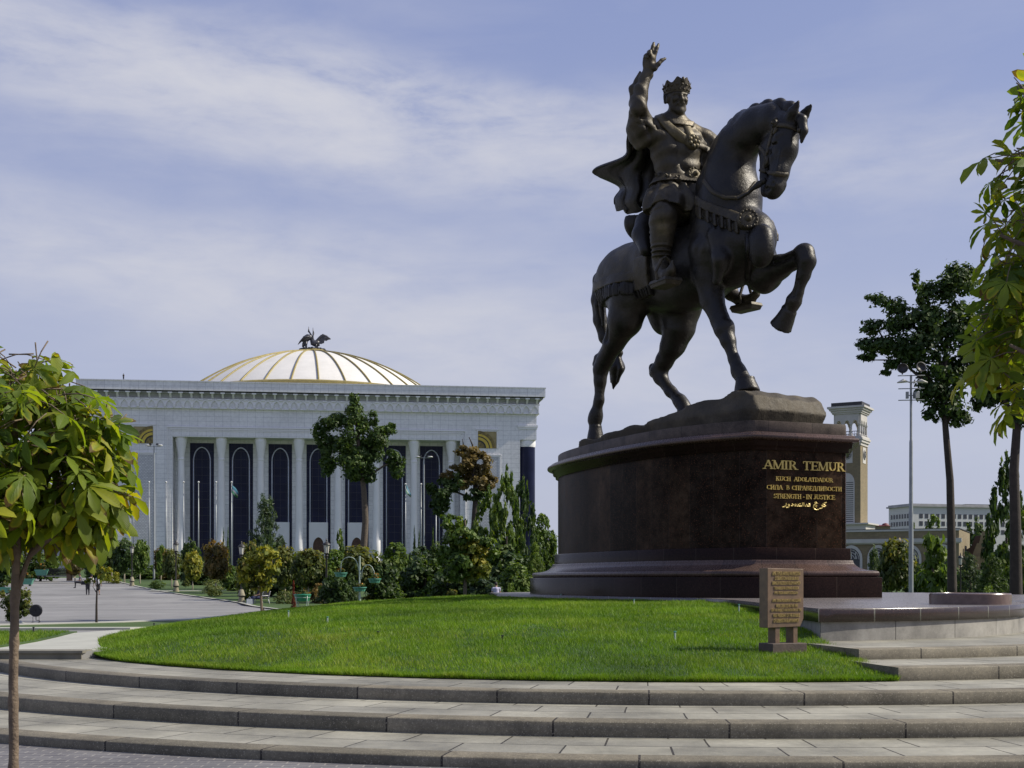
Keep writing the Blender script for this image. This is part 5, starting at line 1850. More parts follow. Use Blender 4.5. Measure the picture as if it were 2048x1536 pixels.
def build_rock():
    H = Hh
    prof = [(1166, 884), (1200, 874), (1250, 861), (1300, 846), (1362, 822), (1420, 802), (1470, 784), (1500, 781), (1575, 781), (1604, 812)]
    vn = [-1.0, -1.05, -1.2, -1.25, -1.2, -1.15, -1.1, -1.1, -0.6, 0.0]
    us = np.array([H(px, py, v)[0] for (px, py), v in zip(prof, vn)]); zs = np.array([max(H(px, py, v)[2], 0.02) for (px, py), v in zip(prof, vn)])
    o_ = np.argsort(us); us, zs = us[o_], zs[o_]
    pass
    uend = H(1606, 830, 0.3)[0]
    S = SDF((us[0] - 1.2, -2.3, -0.2), (uend + 0.7, 2.3, zs.max() + 0.6), 0.05)
    X, Y, Z = np.meshgrid(*S.ax, indexing='ij', sparse=True)
    hgt = np.interp(X, np.r_[us[0] - 0.9, us], np.r_[0.05, zs])
    fr = np.clip((X - us[-4]) / 0.6, 0, 1)
    nz = (0.03 * np.sin(X * 2.1 + Y * 1.7) + 0.025 * np.sin(X * 4.3 - Y * 3.1 + 1)) * (1 - 0.7 * fr) + 0.012 * np.sin(Y * 9.1 + X * 5.2) + 0.010 * np.sin(Z * 13 + X * 6)
    w = np.interp(X, [us[0] - 1.0, us[0], us[0] + 2, us[0] + 5, us[-2] - 0.9, us[-2] + 0.1, uend], [0.6, 1.1, 1.4, 1.40, 1.30, 1.20, 0.95])
    fac = 0.04 * np.abs(((X * 0.9 + Y * 0.7 + Z * 0.9) % 1.0) - 0.5) * 2
    d1 = (Z - hgt - nz) * 0.8
    d2 = np.abs(Y) + 0.10 * np.maximum(Z - 0.55, 0) - w - 0.06 * np.sin(X * 3 + Z * 2) + fac - 0.18 * np.maximum(0.35 - np.abs(Z - 0.45), 0)
    d3 = np.maximum(X - uend + 0.40 * np.abs(Z - 0.40) + 0.10 * np.abs(Y), (X - uend) * 0.75 - 0.66 * (Y + 0.55) + 0.2 * np.abs(Z - 0.4) - 0.35)
    d = np.maximum(np.maximum(d1, d2), np.maximum(d3, us[0] - 1.1 - X))
    d = np.maximum(d, -(Z + 0.03))
    S.F = np.broadcast_to(d, S.F.shape).astype(np.float32).copy()
    S.mesh("rock_base", m_bronze_rock, STATUE)


build_rock()

RT = R(20)                                    # the rider's chest faces a little more to the viewer than the horse does


def wdir(phi):
    """local direction of a world heading phi measured like the horse's"""
    v = STROOT_I.to_3x3() @ Vector((math.sin(phi), -math.cos(phi), 0))
    return np.array(v)


def build_rider():
    L = Lw
    S = SDF((-2.4, -2.6, 3.4), (3.0, 2.6, 13.9), 0.030)
    f = wdir(RT); l = np.array((-f[1], f[0], 0)); up = np.array((0, 0, 1.0))
    yaw = math.atan2(f[1], f[0])
    B = lambda c, x, y, z: np.array(c) + f * x + l * y + up * z       # forward, left, up
    Mt = rotm(yaw)
    # pelvis, waist, chest, shoulders
    S.ell(L(1357, 400, 39.35), (0.62, 0.76, 0.52), 0.2, Mt)
    S.ell(L(1358, 358, 39.40), (0.50, 0.70, 0.46), 0.25, Mt)
    S.ell(L(1352, 312, 39.40), (0.54, 0.77, 0.66), 0.30, Mt)
    S.ell(L(1350, 282, 39.42), (0.52, 0.88, 0.48), 0.25, Mt)
    S.chain([(L(1306, 262, 39.25), 0.38), (L(1345, 250, 39.45), 0.36), (L(1404, 284, 39.75), 0.38)], 0.25)
    # neck and head
    hf = wdir(R(15)); hl = np.array((-hf[1], hf[0], 0))
    hyaw = math.atan2(hf[1], hf[0])
    hc = L(1354, 199.5, 39.22)
    tilt = 0.06
    D = lambda x, y, z: hc + hl * x + (hf * math.cos(tilt) - up * math.sin(tilt)) * y + (up * math.cos(tilt) + hf * math.sin(tilt)) * z
    Mh = rotm(hyaw)
    S.cone(D(0, -0.06, -0.26), L(1352, 256, 39.45), 0.225, 0.33, 0.12)
    for sg in (-1, 1):
        S.cone(D(sg * 0.17, 0.0, -0.25), D(sg * 0.05, 0.14, -0.72), 0.06, 0.06, 0.08)
    S.ell(D(0, -0.05, 0.14), (0.37, 0.305, 0.36), 0.05, Mh)
    S.ell(D(0, 0.09, -0.10), (0.27, 0.245, 0.33), 0.10, Mh)
    S.ell(D(0, 0.17, -0.33), (0.15, 0.17, 0.13), 0.08, Mh)
    S.ell(D(0, 0.25, -0.385), (0.09, 0.105, 0.115), 0.05, Mh)             # beard
    for sg in (-1, 1):
        S.chain([(D(sg * 0.25, 0.0, -0.12), 0.045), (D(sg * 0.19, 0.11, -0.30), 0.06), (D(sg * 0.05, 0.25, -0.40), 0.075)], 0.05)   # beard along the jaw
        S.cone(D(sg * 0.03, 0.33, 0.085), D(sg * 0.20, 0.26, 0.10), 0.048, 0.042, 0.03)       # brow
        S.ell(D(sg * 0.115, 0.35, 0.012), (0.085, 0.085, 0.058), 0.03, Mh, '-')
        S.ell(D(sg * 0.112, 0.27, 0.012), (0.055, 0.055, 0.045), 0.01, Mh)
        S.cone(D(sg * 0.06, 0.318, 0.042), D(sg * 0.17, 0.29, 0.036), 0.016, 0.016, 0.015)
        S.cone(D(sg * 0.06, 0.315, -0.025), D(sg * 0.17, 0.285, -0.022), 0.018, 0.016, 0.02)
        S.ell(D(sg * 0.175, 0.24, -0.075), (0.07, 0.085, 0.06), 0.06, Mh)
        S.ell(D(sg * 0.05, 0.37, -0.115), (0.045, 0.04, 0.035), 0.02, Mh)
        S.chain([(D(sg * 0.01, 0.37, -0.165), 0.035), (D(sg * 0.10, 0.325, -0.19), 0.035), (D(sg * 0.15, 0.28, -0.25), 0.02)], 0.02)  # moustache
        S.ell(D(sg * 0.305, -0.02, -0.02), (0.085, 0.045, 0.12), 0.02, Mh)
        S.cone(D(sg * 0.10, 0.31, -0.10), D(sg * 0.16, 0.26, -0.2), 0.02, 0.02, 0.05, '-')
    S.chain([(D(0, 0.315, 0.06), 0.04), (D(0, 0.37, -0.02), 0.045), (D(0, 0.415, -0.10), 0.055)], 0.03)
    S.cone(D(-0.06, 0.335, -0.235), D(0.06, 0.335, -0.235), 0.03, 0.03, 0.02)
    S.cone(D(-0.08, 0.37, -0.212), D(0.08, 0.37, -0.212), 0.012, 0.012, 0.015, '-')
    # right arm, raised
    S.chain([(L(1292, 266, 39.15), 0.41), (L(1281, 246, 38.95), 0.35), (L(1277, 222, 38.75), 0.27), (L(1277, 205, 38.65), 0.245), (L(1283, 178, 38.66), 0.20), (L(1290, 155, 38.7), 0.15), (L(1294, 144, 38.72), 0.13)], 0.10)
    S.cone(L(1277, 212, 38.55), L(1277, 216, 38.55), 0.25, 0.25, 0.05)                 # rolled cuff over the elbow
    S.chain([(L(1280, 144, 38.8), 0.035), (L(1268, 178, 38.85), 0.14), (L(1266, 208, 38.9), 0.12)], 0.06)   # hanging sleeve edge
    S.chain([(L(1268, 232, 39.1), 0.16), (L(1270, 262, 39.2), 0.22), (L(1278, 280, 39.3), 0.20), (L(1300, 276, 39.1), 0.22)], 0.12)   # sleeve drape
    S.cone(L(1296, 150, 38.70), L(1293, 152, 38.71), 0.165, 0.165, 0.03)
    # hand: palm, thumb from its side, two fingers up, two bent
    pal = L(1297, 128, 38.70)
    S.ell(L(1299, 128, 38.70), (0.23, 0.10, 0.29), 0.05, np.array([[1, 0, 0], [0, 1, 0], [0, 0, 1]]) if False else rotm(math.atan2(l[1], l[0])))
    S.cone(L(1296, 140, 38.72), L(1300, 118, 38.68), 0.135, 0.17, 0.06)
    S.cone(L(1302, 132, 38.64), L(1309, 136, 38.60), 0.12, 0.10, 0.05)
    S.chain([(L(1308, 136, 38.60), 0.085), (L(1317, 128, 38.58), 0.068), (L(1323, 121, 38.60), 0.060), (L(1330, 117.5, 38.62), 0.045)], 0.03)      # thumb
    S.chain([(L(1307, 116, 38.66), 0.075), (L(1311, 104, 38.64), 0.062), (L(1314, 96, 38.65), 0.056), (L(1317, 89, 38.68), 0.042)], 0.025)          # index
    S.chain([(L(1301, 114, 38.66), 0.078), (L(1304, 101, 38.63), 0.064), (L(1306, 93, 38.64), 0.058), (L(1307.5, 86, 38.68), 0.042)], 0.025)        # middle
    S.chain([(L(1296, 114, 38.66), 0.075), (L(1298, 105, 38.56), 0.066), (L(1300, 103, 38.42), 0.058), (L(1301, 109, 38.38), 0.046)], 0.025)        # ring, bent
    S.chain([(L(1290, 119, 38.68), 0.068), (L(1291, 112, 38.58), 0.058), (L(1293, 110, 38.46), 0.052), (L(1294, 115, 38.42), 0.042)], 0.025)        # little, bent
    # left arm to the reins, behind the neck
    S.chain([(L(1408, 288, 39.75), 0.42), (L(1422, 312, 39.7), 0.34), (L(1426, 345, 39.4), 0.27), (L(1440, 360, 38.6), 0.22), (L(1452, 362, 38.1), 0.15)], 0.12)
    S.chain([(L(1452, 362, 38.1), 0.15), (L(1462, 360, 37.8), 0.17)], 0.05)
    # tunic skirt, thighs and boots
    S.ell(L(1350, 388, 39.25), (0.62, 0.76, 0.42), 0.2, Mt)
    S.chain([(L(1338, 392, 39.1), 0.50), (L(1330, 412, 38.65), 0.46), (L(1327, 428, 38.30), 0.35)], 0.18)
    S.chain([(L(1388, 396, 39.2), 0.50), (L(1376, 408, 38.8), 0.42)], 0.2)
    S.chain([(Hh(1372, 400, 0.8), 0.48), (Hh(1410, 425, 1.15), 0.40), (Hh(1420, 450, 1.25), 0.34), (Hh(1440, 540, 1.22), 0.24), (Hh(1462, 585, 1.22), 0.22)], 0.15)
    S.chain([(L(1326, 430, 38.30), 0.37), (L(1326, 455, 38.40), 0.36), (L(1324, 480, 38.5), 0.325), (L(1322, 515, 38.6), 0.245), (L(1322, 530, 38.6), 0.23)], 0.12)
    for k, yy in enumerate((464, 474, 484, 494, 504, 513)):
        r = 0.345 - 0.019 * k
        c = L(1324 - 0.3 * k, yy, 38.5)
        S.ell(c, (r + 0.045, r + 0.045, 0.065), 0.01)
    S.chain([(L(1321, 532, 38.6), 0.22), (L(1327, 549, 38.2), 0.20), (L(1337, 551, 37.85), 0.185), (L(1343, 540, 37.65), 0.12), (L(1345, 522, 37.6), 0.035)], 0.08)
    S.chain([(Hh(1462, 588, 1.22), 0.20), (Hh(1480, 600, 1.22), 0.17), (Hh(1500, 600, 1.22), 0.16), (Hh(1512, 588, 1.22), 0.11), (Hh(1517, 572, 1.22), 0.035)], 0.08)
    # carved folds
    g = lambda pts, r, k=0.05: S.chain([(L(*p), r) for p in pts], k, '-')
    g([(1300, 290, 38.74), (1315, 330, 38.72), (1322, 352, 38.76)], 0.05, 0.10)
    g([(1330, 325, 38.66), (1352, 338, 38.70), (1385, 330, 38.86)], 0.04, 0.09)
    g([(1318, 338, 38.72), (1345, 350, 38.74), (1385, 346, 38.9)], 0.035, 0.08)
    g([(1316, 385, 38.55), (1322, 400, 38.35), (1328, 412, 38.15)], 0.045, 0.09)
    g([(1345, 376, 38.55), (1352, 395, 38.45), (1350, 415, 38.4)], 0.05, 0.10)
    g([(1292, 246, 38.75), (1300, 262, 38.72), (1306, 282, 38.72)], 0.05, 0.08)
    g([(1300, 240, 38.85), (1312, 256, 38.86), (1320, 270, 38.85)], 0.04, 0.07)
    for (a, b) in (((1266, 230), (1290, 236)), ((1264, 244), (1288, 252)), ((1266, 258), (1292, 266))):
        g([(a[0], a[1], 38.62), (b[0], b[1], 38.58)], 0.035, 0.05)
    X, Y, Z = np.meshgrid(*[a.astype(np.float32) for a in S.ax], indexing='ij', sparse=True)
    zs_, zw, zn = L(1350, 250, 39.3)[2], L(1350, 366, 39.3)[2], L(1330, 430, 38.6)[2]
    xl_ = (X - hc[0]) * l[0] + (Y - hc[1]) * l[1]
    m1 = np.clip((Z - zw) / 0.25, 0, 1) * np.clip((zs_ - Z) / 0.3, 0, 1)            # chest: diagonal pulls towards the raised arm
    m2 = np.clip((zw - Z) / 0.12, 0, 1) * np.clip((Z - zn) / 0.2, 0, 1)              # skirt: hanging folds
    za = L(1280, 150, 38.7)[2]
    ca = L(1278, 205, 38.7)
    m3 = np.clip(1.2 - np.sqrt((X - ca[0]) ** 2 + (Y - ca[1]) ** 2 + 0.4 * (Z - ca[2]) ** 2), 0, 1) * np.clip((za - Z) / 0.2, 0, 1) * np.clip((Z - zs_ + 0.2) / 0.2, 0, 1)
    rid = lambda q: 1.0 - 2.2 * np.abs(np.sin(q)) ** 0.7          # sharp folds between soft swells
    wr = 0.040 * m1 * rid(4.6 * (Z * 0.62 + xl_ * 1.0) + 1.3 * np.sin(2.1 * xl_ + Z) + 0.6 * np.sin(4 * Z))
    wr = wr + 0.020 * m1 * np.sin(15 * (Z * 0.9 - xl_ * 0.3) + 2.0 * np.sin(3.1 * xl_))
    an_ = np.arctan2(Y - L(1352, 395, 39.3)[1], X - L(1352, 395, 39.3)[0])
    wr = wr + 0.045 * m2 * np.sin(13 * an_ + 1.2 * np.sin(3.0 * Z) + 0.6 * Z)
    zk = L(1326, 456, 38.4)[2]
    m4 = np.clip((zn + 0.1 - Z) / 0.15, 0, 1) * np.clip((Z - zk) / 0.15, 0, 1)
    wr = wr + 0.035 * m4 * rid(5.0 * Z + 1.8 * xl_ + 1.2 * np.sin(3 * xl_))
    wr = wr + 0.020 * m3 * np.sin(17 * (Z * 0.8 + 0.5 * xl_) + 1.5 * np.sin(4 * xl_))
    S.F = (S.F + wr).astype(np.float32)
    body, V, Q = S.mesh("rider", m_bronze_rider, STATUE)
    C = Caster(V, Q)
    # belt with buckle and bosses
    T = SDF((-2.4, -2.6, 3.4), (3.0, 2.6, 13.9), 0.030)
    zb = L(1358, 368, 39)[2]; zt = L(1358, 352, 39)[2]
    X, Y, Z = np.meshgrid(*[a.astype(np.float32) for a in T.ax], indexing='ij', sparse=True)
    c = L(1358, 360, 39.4)
    reg = np.maximum(np.maximum(zb - Z, Z - zt), np.sqrt((X - c[0]) ** 2 + (Y - c[1]) ** 2) - 1.1)
    T.F = np.maximum(np.maximum(S.F - wr - 0.10, reg), -(S.F - wr + 0.12)).astype(np.float32)
    T.mesh("belt", m_bronze_rider, STATUE)
    T = SDF((-2.4, -2.6, 3.4), (3.0, 2.6, 13.9), 0.030)
    z0h, z1h = L(1340, 420, 38.6)[2], L(1340, 374, 39)[2]
    ch = L(1352, 395, 39.3)
    an2 = np.arctan2(Y - ch[1], X - ch[0])
    flare = 0.05 + 0.08 * np.clip((z1h - Z) / (z1h - z0h), 0, 1) + 0.05 * np.sin(15 * an2 + 1.3 * np.sin(2.5 * Z))
    hemz = z0h + 0.10 * np.sin(5 * an2)
    regh = np.maximum(np.maximum(hemz - Z, Z - z1h), np.sqrt((X - ch[0]) ** 2 + (Y - ch[1]) ** 2) - 1.45)
    T.F = np.maximum(np.maximum(S.F - flare, regh), -(S.F + 0.09)).astype(np.float32)
    T.mesh("tunic_skirt", m_bronze_rider, STATUE)
    T = SDF((-2.4, -2.6, 3.4), (3.0, 2.6, 13.9), 0.030)
    cn = L(1352, 247, 39.42)
    rr_ = np.sqrt((X - cn[0]) ** 2 + (Y - cn[1]) ** 2)
    regn = np.maximum(np.abs(Z - cn[2] + 0.25 * ((X - cn[0]) * f[0] + (Y - cn[1]) * f[1])) - 0.09, rr_ - 0.56)
    T.F = np.maximum(np.maximum(S.F - 0.07, regn), -(S.F + 0.09)).astype(np.float32)
    T.mesh("standing_collar", m_bronze_rider, STATUE)
    medal(C, 1384, 354, 0.235, "belt_buckle", m_bronze_gold, STATUE, 0.16, 10, f)
    for px, py in ((1358, 361), (1338, 358), (1320, 356)):
        medal(C, px, py, 0.115, "belt_boss", m_bronze_rider, STATUE, 0.08, 0)
    # chain of honour and its rosette
    strap(C, [(1318, 232), (1330, 246), (1346, 262), (1364, 276), (1380, 284)], 0.30, 0.04, "collar_band", m_bronze_gold, STATUE)
    strap(C, [(1371, 246), (1376, 258), (1381, 270), (1385, 286)], 0.26, 0.04, "collar_band", m_bronze_gold, STATUE)
    strap(C, [(1388, 288), (1402, 293), (1416, 300), (1422, 308)], 0.18, 0.05, "collar_band", m_bronze_rider, STATUE)
    medal(C, 1383, 286, 0.235, "chest_rosette", m_bronze_gold, STATUE, 0.09, 0, None, 7)
    # crown: flared ring of leaf points round a fur cap
    cm = MB()
    n = 72
    prof = [(0.335, 0.15, 0), (0.36, 0.21, 0), (0.375, 0.29, 0), (0.415, 0.41, 1)]
    vs, fs = [], []
    for j, (r, z, pk) in enumerate(prof):
        for k in range(n):
            a = 2 * math.pi * k / n
            zz = z
            rr = r * (1 + 0.02 * math.sin(a * 16) * (j > 0))
            if pk:
                t = abs(((k + 3) % 9) / 9 - 0.5) * 2
                zz = z + 0.13 * (1 - abs(2 * (((k / n * 8) % 1.0) - 0.5))) ** 1.3 - 0.02
                zz += 0.09 * max(0, math.cos(a - math.pi / 2)) ** 6
            x, y = rr * math.cos(a), rr * math.sin(a) * 1.12
            vs.append(D(x, y - 0.04, zz))
    m = len(prof)
    inner = []
    for j in range(m):
        for k in range(n):
            vs.append(np.array(vs[j * n + k]) * 0.985 + D(0, -0.04, prof[j][1]) * 0.015)
    off = m * n
    for j in range(m - 1):
        for k in range(n):
            k2 = (k + 1) % n
            fs.append((j * n + k, j * n + k2, (j + 1) * n + k2, (j + 1) * n + k))
            fs.append((off + j * n + k2, off + j * n + k, off + (j + 1) * n + k, off + (j + 1) * n + k2))
    for k in range(n):
        k2 = (k + 1) % n
        fs.append(((m - 1) * n + k, (m - 1) * n + k2, off + (m - 1) * n + k2, off + (m - 1) * n + k))
        fs.append((k2, k, off + k, off + k2))
    cm.add(vs, fs)
    for k in range(16):
        a = 2 * math.pi * k / 16
        cm.ball(D(0.40 * math.cos(a), 0.40 * math.sin(a) * 1.12 - 0.04, 0.34), 0.042, 6)
        cm.ball(D(0.375 * math.cos(a + .2), 0.375 * math.sin(a + .2) * 1.12 - 0.04, 0.22), 0.032, 6)
    cm.ball(D(0, 0.46, 0.46), 0.06, 8, sz=1.5)
    crown = cm.build("crown", m_bronze_crown, STATUE, auto=60)
    T = SDF(np.array(D(0, 0, 0)) - 0.8, np.array(D(0, 0, 0)) + np.array((0.8, 0.8, 0.9)), 0.03)
    T.ell(D(0, -0.06, 0.34), (0.34, 0.31, 0.20), 0.02, Mh)
    T.ell(D(0, -0.16, 0.12), (0.30, 0.345, 0.22), 0.08, Mh)
    for sg in (-1, 1): T.chain([(D(sg * 0.33, -0.12, 0.12), 0.07), (D(sg * 0.31, -0.14, -0.06), 0.06)], 0.04)
    T.mesh("cap", m_bronze, STATUE)
    # stirrups
    def stirrup(c, yawv, w):
        mb = MB()
        mb.box((0, 0, 0), (0.95, w, 0.10), 0, 0, 0.9)
        mb.box((0, 0, -0.10), (0.80, w * 0.8, 0.12), 0, 0, 1.15)
        pts = [(0.0, -w / 2 + 0.03, 0.03), (0.0, -w / 2 - 0.02, 0.25), (0, -w * 0.25, 0.62), (0, 0, 0.72), (0, w * 0.25, 0.62), (0, w / 2 + 0.02, 0.25), (0, w / 2 - 0.03, 0.03)]
        mb.tube(pts, 0.05, 8)
        M = Matrix.Translation(Vector(c)) @ Matrix.Rotation(yawv, 4, 'Z')
        mb.xf(M)
        mb.build("stirrup", m_bronze_rider, STATUE, bevel=0.02)
    sc = L(1331, 563, 38.0)
    stirrup(sc, yaw + 0.1, 0.62)
    stirrup(Hh(1492, 612, 1.22), 0.05, 0.5)
    strap(HCAST, [(1330, 470), (1332, 520)], 0.12, 0.04, "stirrup_leather", m_bronze, STATUE)
    # cape blown back behind the rider
    rows = [
        [(1259, 250, 39.2), (1266, 250, 39.3), (1282, 252, 39.7), (1315, 250, 40.0), (1360, 258, 40.1), (1405, 276, 40.2), (1436, 282, 39.9)],
        [(1257, 278, 39.5), (1263, 280, 39.7), (1282, 284, 40.0), (1312, 285, 40.3), (1360, 285, 40.4), (1405, 292, 40.4), (1442, 290, 39.9)],
        [(1249, 312, 40.2), (1258, 314, 40.2), (1282, 316, 40.2), (1308, 318, 40.5), (1360, 320, 40.6), (1405, 322, 40.5), (1440, 318, 40.0)],
        [(1186, 341, 41.6), (1226, 340, 41.0), (1268, 346, 40.5), (1300, 346, 40.5), (1355, 350, 40.6), (1400, 350, 40.5), (1424, 346, 40.0)],
        [(1243, 370, 41.3), (1252, 374, 40.9), (1272, 378, 40.5), (1300, 378, 40.4), (1350, 378, 40.6), (1390, 376, 40.5), (1410, 370, 40.1)],
        [(1234, 396, 41.3), (1246, 402, 41.0), (1268, 404, 40.6), (1290, 398, 40.4), (1320, 404, 40.5), (1350, 400, 40.5), (1380, 396, 40.3)],
        [(1241, 419, 41.2), (1256, 424, 41.0), (1281, 424, 40.7), (1288, 404, 40.5), (1301, 418, 40.4), (1330, 420, 40.4), (1360, 414, 40.3)],
    ]
    ctl = np.array([[L(*p) for p in r] for r in rows])

    def cr1(A, t):
        n = len(A)
        i = min(int(t), n - 2); f_ = t - i
        p0, p1, p2, p3 = A[max(i - 1, 0)], A[i], A[i + 1], A[min(i + 2, n - 1)]
        return 0.5 * (2 * p1 + (p2 - p0) * f_ + (2 * p0 - 5 * p1 + 4 * p2 - p3) * f_ ** 2 + (3 * p1 - p0 - 3 * p2 + p3) * f_ ** 3)
    nr, nc = 44, 60
    vs = []
    bwd = -f
    for i in range(nr):
        tr = i / (nr - 1) * (len(rows) - 1)
        rowc = np.array([cr1(ctl[:, j], tr) for j in range(ctl.shape[1])])
        for j in range(nc):
            tc = j / (nc - 1) * (ctl.shape[1] - 1)
            p = cr1(rowc, tc)
            am = 0.03 + 0.13 * (i / nr)
            p = p + bwd * am * math.sin(tc * 5.2 + 0.25 * tr) + bwd * 0.4 * am * math.sin(tc * 11 + 1.3 * tr)
            vs.append(p)
    fs = [(i * nc + j, i * nc + j + 1, (i + 1) * nc + j + 1, (i + 1) * nc + j) for i in range(nr - 1) for j in range(nc - 1)]
    o = np_mesh("cape", np.array(vs), np.array(fs), m_bronze, STATUE, True)
    so = o.modifiers.new("thickness", 'SOLIDIFY'); so.thickness = 0.10; so.offset = 0
    return C


RCAST = build_rider()

# ================================================================== PLANTS
m_bark = simple("grey_brown_bark", (0.13, 0.10, 0.075), (0.06, 0.047, 0.036), 9.0, 0.85, bump=0.6, bscale=40)
m_bark_dark = simple("dark_bark", (0.055, 0.042, 0.034), (0.03, 0.023, 0.018), 4.0, 0.9, bump=0.6, bscale=14)
m_bark_young = simple("smooth_young_bark", (0.19, 0.14, 0.09), (0.095, 0.068, 0.045), 14.0, 0.75, bump=0.5, bscale=60)
m_limewash = simple("limewashed_trunk", (0.42, 0.38, 0.29), (0.30, 0.26, 0.19), 6.0, 0.85)
GREEN_DARK = [(0.0, (0.018, 0.042, 0.010)), (0.5, (0.045, 0.086, 0.018)), (1.0, (0.116, 0.163, 0.034))]
GREEN_MID = [(0.0, (0.030, 0.065, 0.011)), (0.5, (0.079, 0.137, 0.018)), (1.0, (0.204, 0.267, 0.036))]
GREEN_MD = [(0.0, (0.024, 0.055, 0.011)), (0.5, (0.054, 0.101, 0.018)), (1.0, (0.136, 0.189, 0.036))]
GREEN_BRIGHT = [(0.0, (0.045, 0.085, 0.012)), (0.5, (0.10, 0.165, 0.020)), (1.0, (0.20, 0.27, 0.04))]
CHEST = [(0.0, (0.030, 0.055, 0.011)), (0.45, (0.075, 0.104, 0.018)), (0.8, (0.163, 0.163, 0.027)), (1.0, (0.231, 0.130, 0.034))]
BROWN = [(0.0, (0.054, 0.055, 0.015)), (0.45, (0.116, 0.091, 0.022)), (0.8, (0.204, 0.137, 0.034)), (1.0, (0.258, 0.130, 0.039))]
YELLOW = [(0.0, (0.068, 0.098, 0.013)), (0.4, (0.163, 0.195, 0.022)), (0.75, (0.326, 0.299, 0.028)), (1.0, (0.449, 0.351, 0.034))]
BLUISH = [(0.0, (0.019, 0.042, 0.020)), (0.5, (0.048, 0.086, 0.040)), (1.0, (0.116, 0.163, 0.073))]
VARIEG = [(0.0, (0.041, 0.065, 0.016)), (0.5, (0.116, 0.150, 0.039)), (1.0, (0.326, 0.325, 0.123))]
ml = {k: leaf_mat(k + "_leaves", v, 0.55, 0.36) for k, v in
      dict(dark_green=GREEN_DARK, mid_green=GREEN_MID, bright_green=GREEN_BRIGHT, mid_dark=GREEN_MD, chestnut=CHEST, brown=BROWN, golden=[(0.0, (0.06, 0.05, 0.014)), (0.45, (0.14, 0.105, 0.030)), (0.8, (0.24, 0.17, 0.05)), (1.0, (0.28, 0.19, 0.07))], yellow=YELLOW, bluish=BLUISH, variegated=VARIEG).items()}


def leaf_cloud(name, blobs, n, size, mat, parent, seed=0, droop=0.5, clump=0.30, nclump=14, aspect=0.55, shell=0.55, tone0=0.0, tonez=0.25):
    """leaves gathered in clumps through a set of ellipsoids (centre, radii)"""
    r = np.random.default_rng(seed)
    vol = np.array([b[1][0] * b[1][1] + b[1][1] * b[1][2] + b[1][0] * b[1][2] for b in blobs])
    share = vol / vol.sum()
    Ps, Ns, Ts = [], [], []
    zmin = min(b[0][2] - b[1][2] for b in blobs); zmax = max(b[0][2] + b[1][2] for b in blobs)
    for (c, R3), w in zip(blobs, share):
        m = max(int(n * w), 12)
        c = np.array(c, float); R3 = np.array(R3, float)
        kc = max(int(nclump * max(1.0, 1.0 + 0 * w)), 4)
        d = r.normal(size=(kc, 3)); d /= np.linalg.norm(d, axis=1)[:, None]
        rad = shell + (1 - shell) * r.random(kc) ** 0.6
        cc = d * rad[:, None]
        ct = r.random(kc)
        i = r.integers(0, kc, m)
        off = r.normal(size=(m, 3)); off /= np.linalg.norm(off, axis=1)[:, None]
        off *= (r.random(m) ** 0.45)[:, None] * clump * (0.7 + 0.6 * r.random(kc))[i][:, None]
        q = cc[i] + off
        Ps.append(c + q * R3)
        nn = off / clump * 0.9 + cc[i] * 0.5
        nn[:, 2] += 0.35
        nn += r.normal(size=(m, 3)) * 0.45
        nn /= np.linalg.norm(nn, axis=1)[:, None]
        Ns.append(nn)
        Ts.append(np.clip(tone0 + 0.5 * ct[i] + 0.42 * r.random(m), 0, 1))
    Pn = np.concatenate(Ps); Nn = np.concatenate(Ns); T = np.concatenate(Ts)
    m = len(Pn)
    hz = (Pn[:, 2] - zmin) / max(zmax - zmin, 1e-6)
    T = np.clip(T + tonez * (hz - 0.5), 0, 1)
    # leaf axis: outwards and hanging
    ax = Nn * 0.4 + r.normal(size=(m, 3)) * 0.6
    ax[:, 2] -= droop
    ax -= Nn * (ax * Nn).sum(1)[:, None]
    ax /= np.linalg.norm(ax, axis=1)[:, None] + 1e-9
    sd = np.cross(Nn, ax)
    s = size * (0.65 + 0.7 * r.random(m))
    a = ax * s[:, None]; b = sd * (s * aspect * 0.5)[:, None]
    V = np.empty((m, 4, 3), np.float32)
    V[:, 0] = Pn - a * 0.5
    V[:, 1] = Pn + b - Nn * (s * 0.06)[:, None]
    V[:, 2] = Pn + a * 0.5
    V[:, 3] = Pn - b - Nn * (s * 0.06)[:, None]
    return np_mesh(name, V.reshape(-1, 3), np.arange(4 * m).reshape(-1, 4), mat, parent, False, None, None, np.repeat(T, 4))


def place(o, px, py, d, sc=1.0):
    p = P(px, py, d)
    o.location = p
    o.scale = (sc, sc, sc) if isinstance(sc, (int, float)) else sc
    return o


# ---- prototypes, each built once in unit size: crown radius 1 around (0,0,0) lifted as needed
def proto_ball(mat, seed, n=1500, size=0.2, droop=0.5, trunk=None, tz=0.0, clump=0.30, nclump=34, blobs=None, aspect=0.55):
    """crown of half-width 1 and height 2 standing on z=0 (+ trunk below when the plant has one)"""
    root = bpy.data.objects.new("proto", None)
    COL.objects.link(root)
    th = tz
    blobs = blobs or [((0, 0, th + 1.0), (0.92, 0.92, 0.95))]
    leaf_cloud("crown", blobs, n, size, mat, root, seed, droop, clump, nclump, aspect)
    if trunk is not None:
        mb = MB(); mb.tube([(0, 0, -0.1), (0.02, 0, th * 0.6), (0, 0.02, th + 0.9)], [0.07, 0.06, 0.04], 8)
        mb.build("trunk", trunk, root, True)
    return root


PROTO = {}


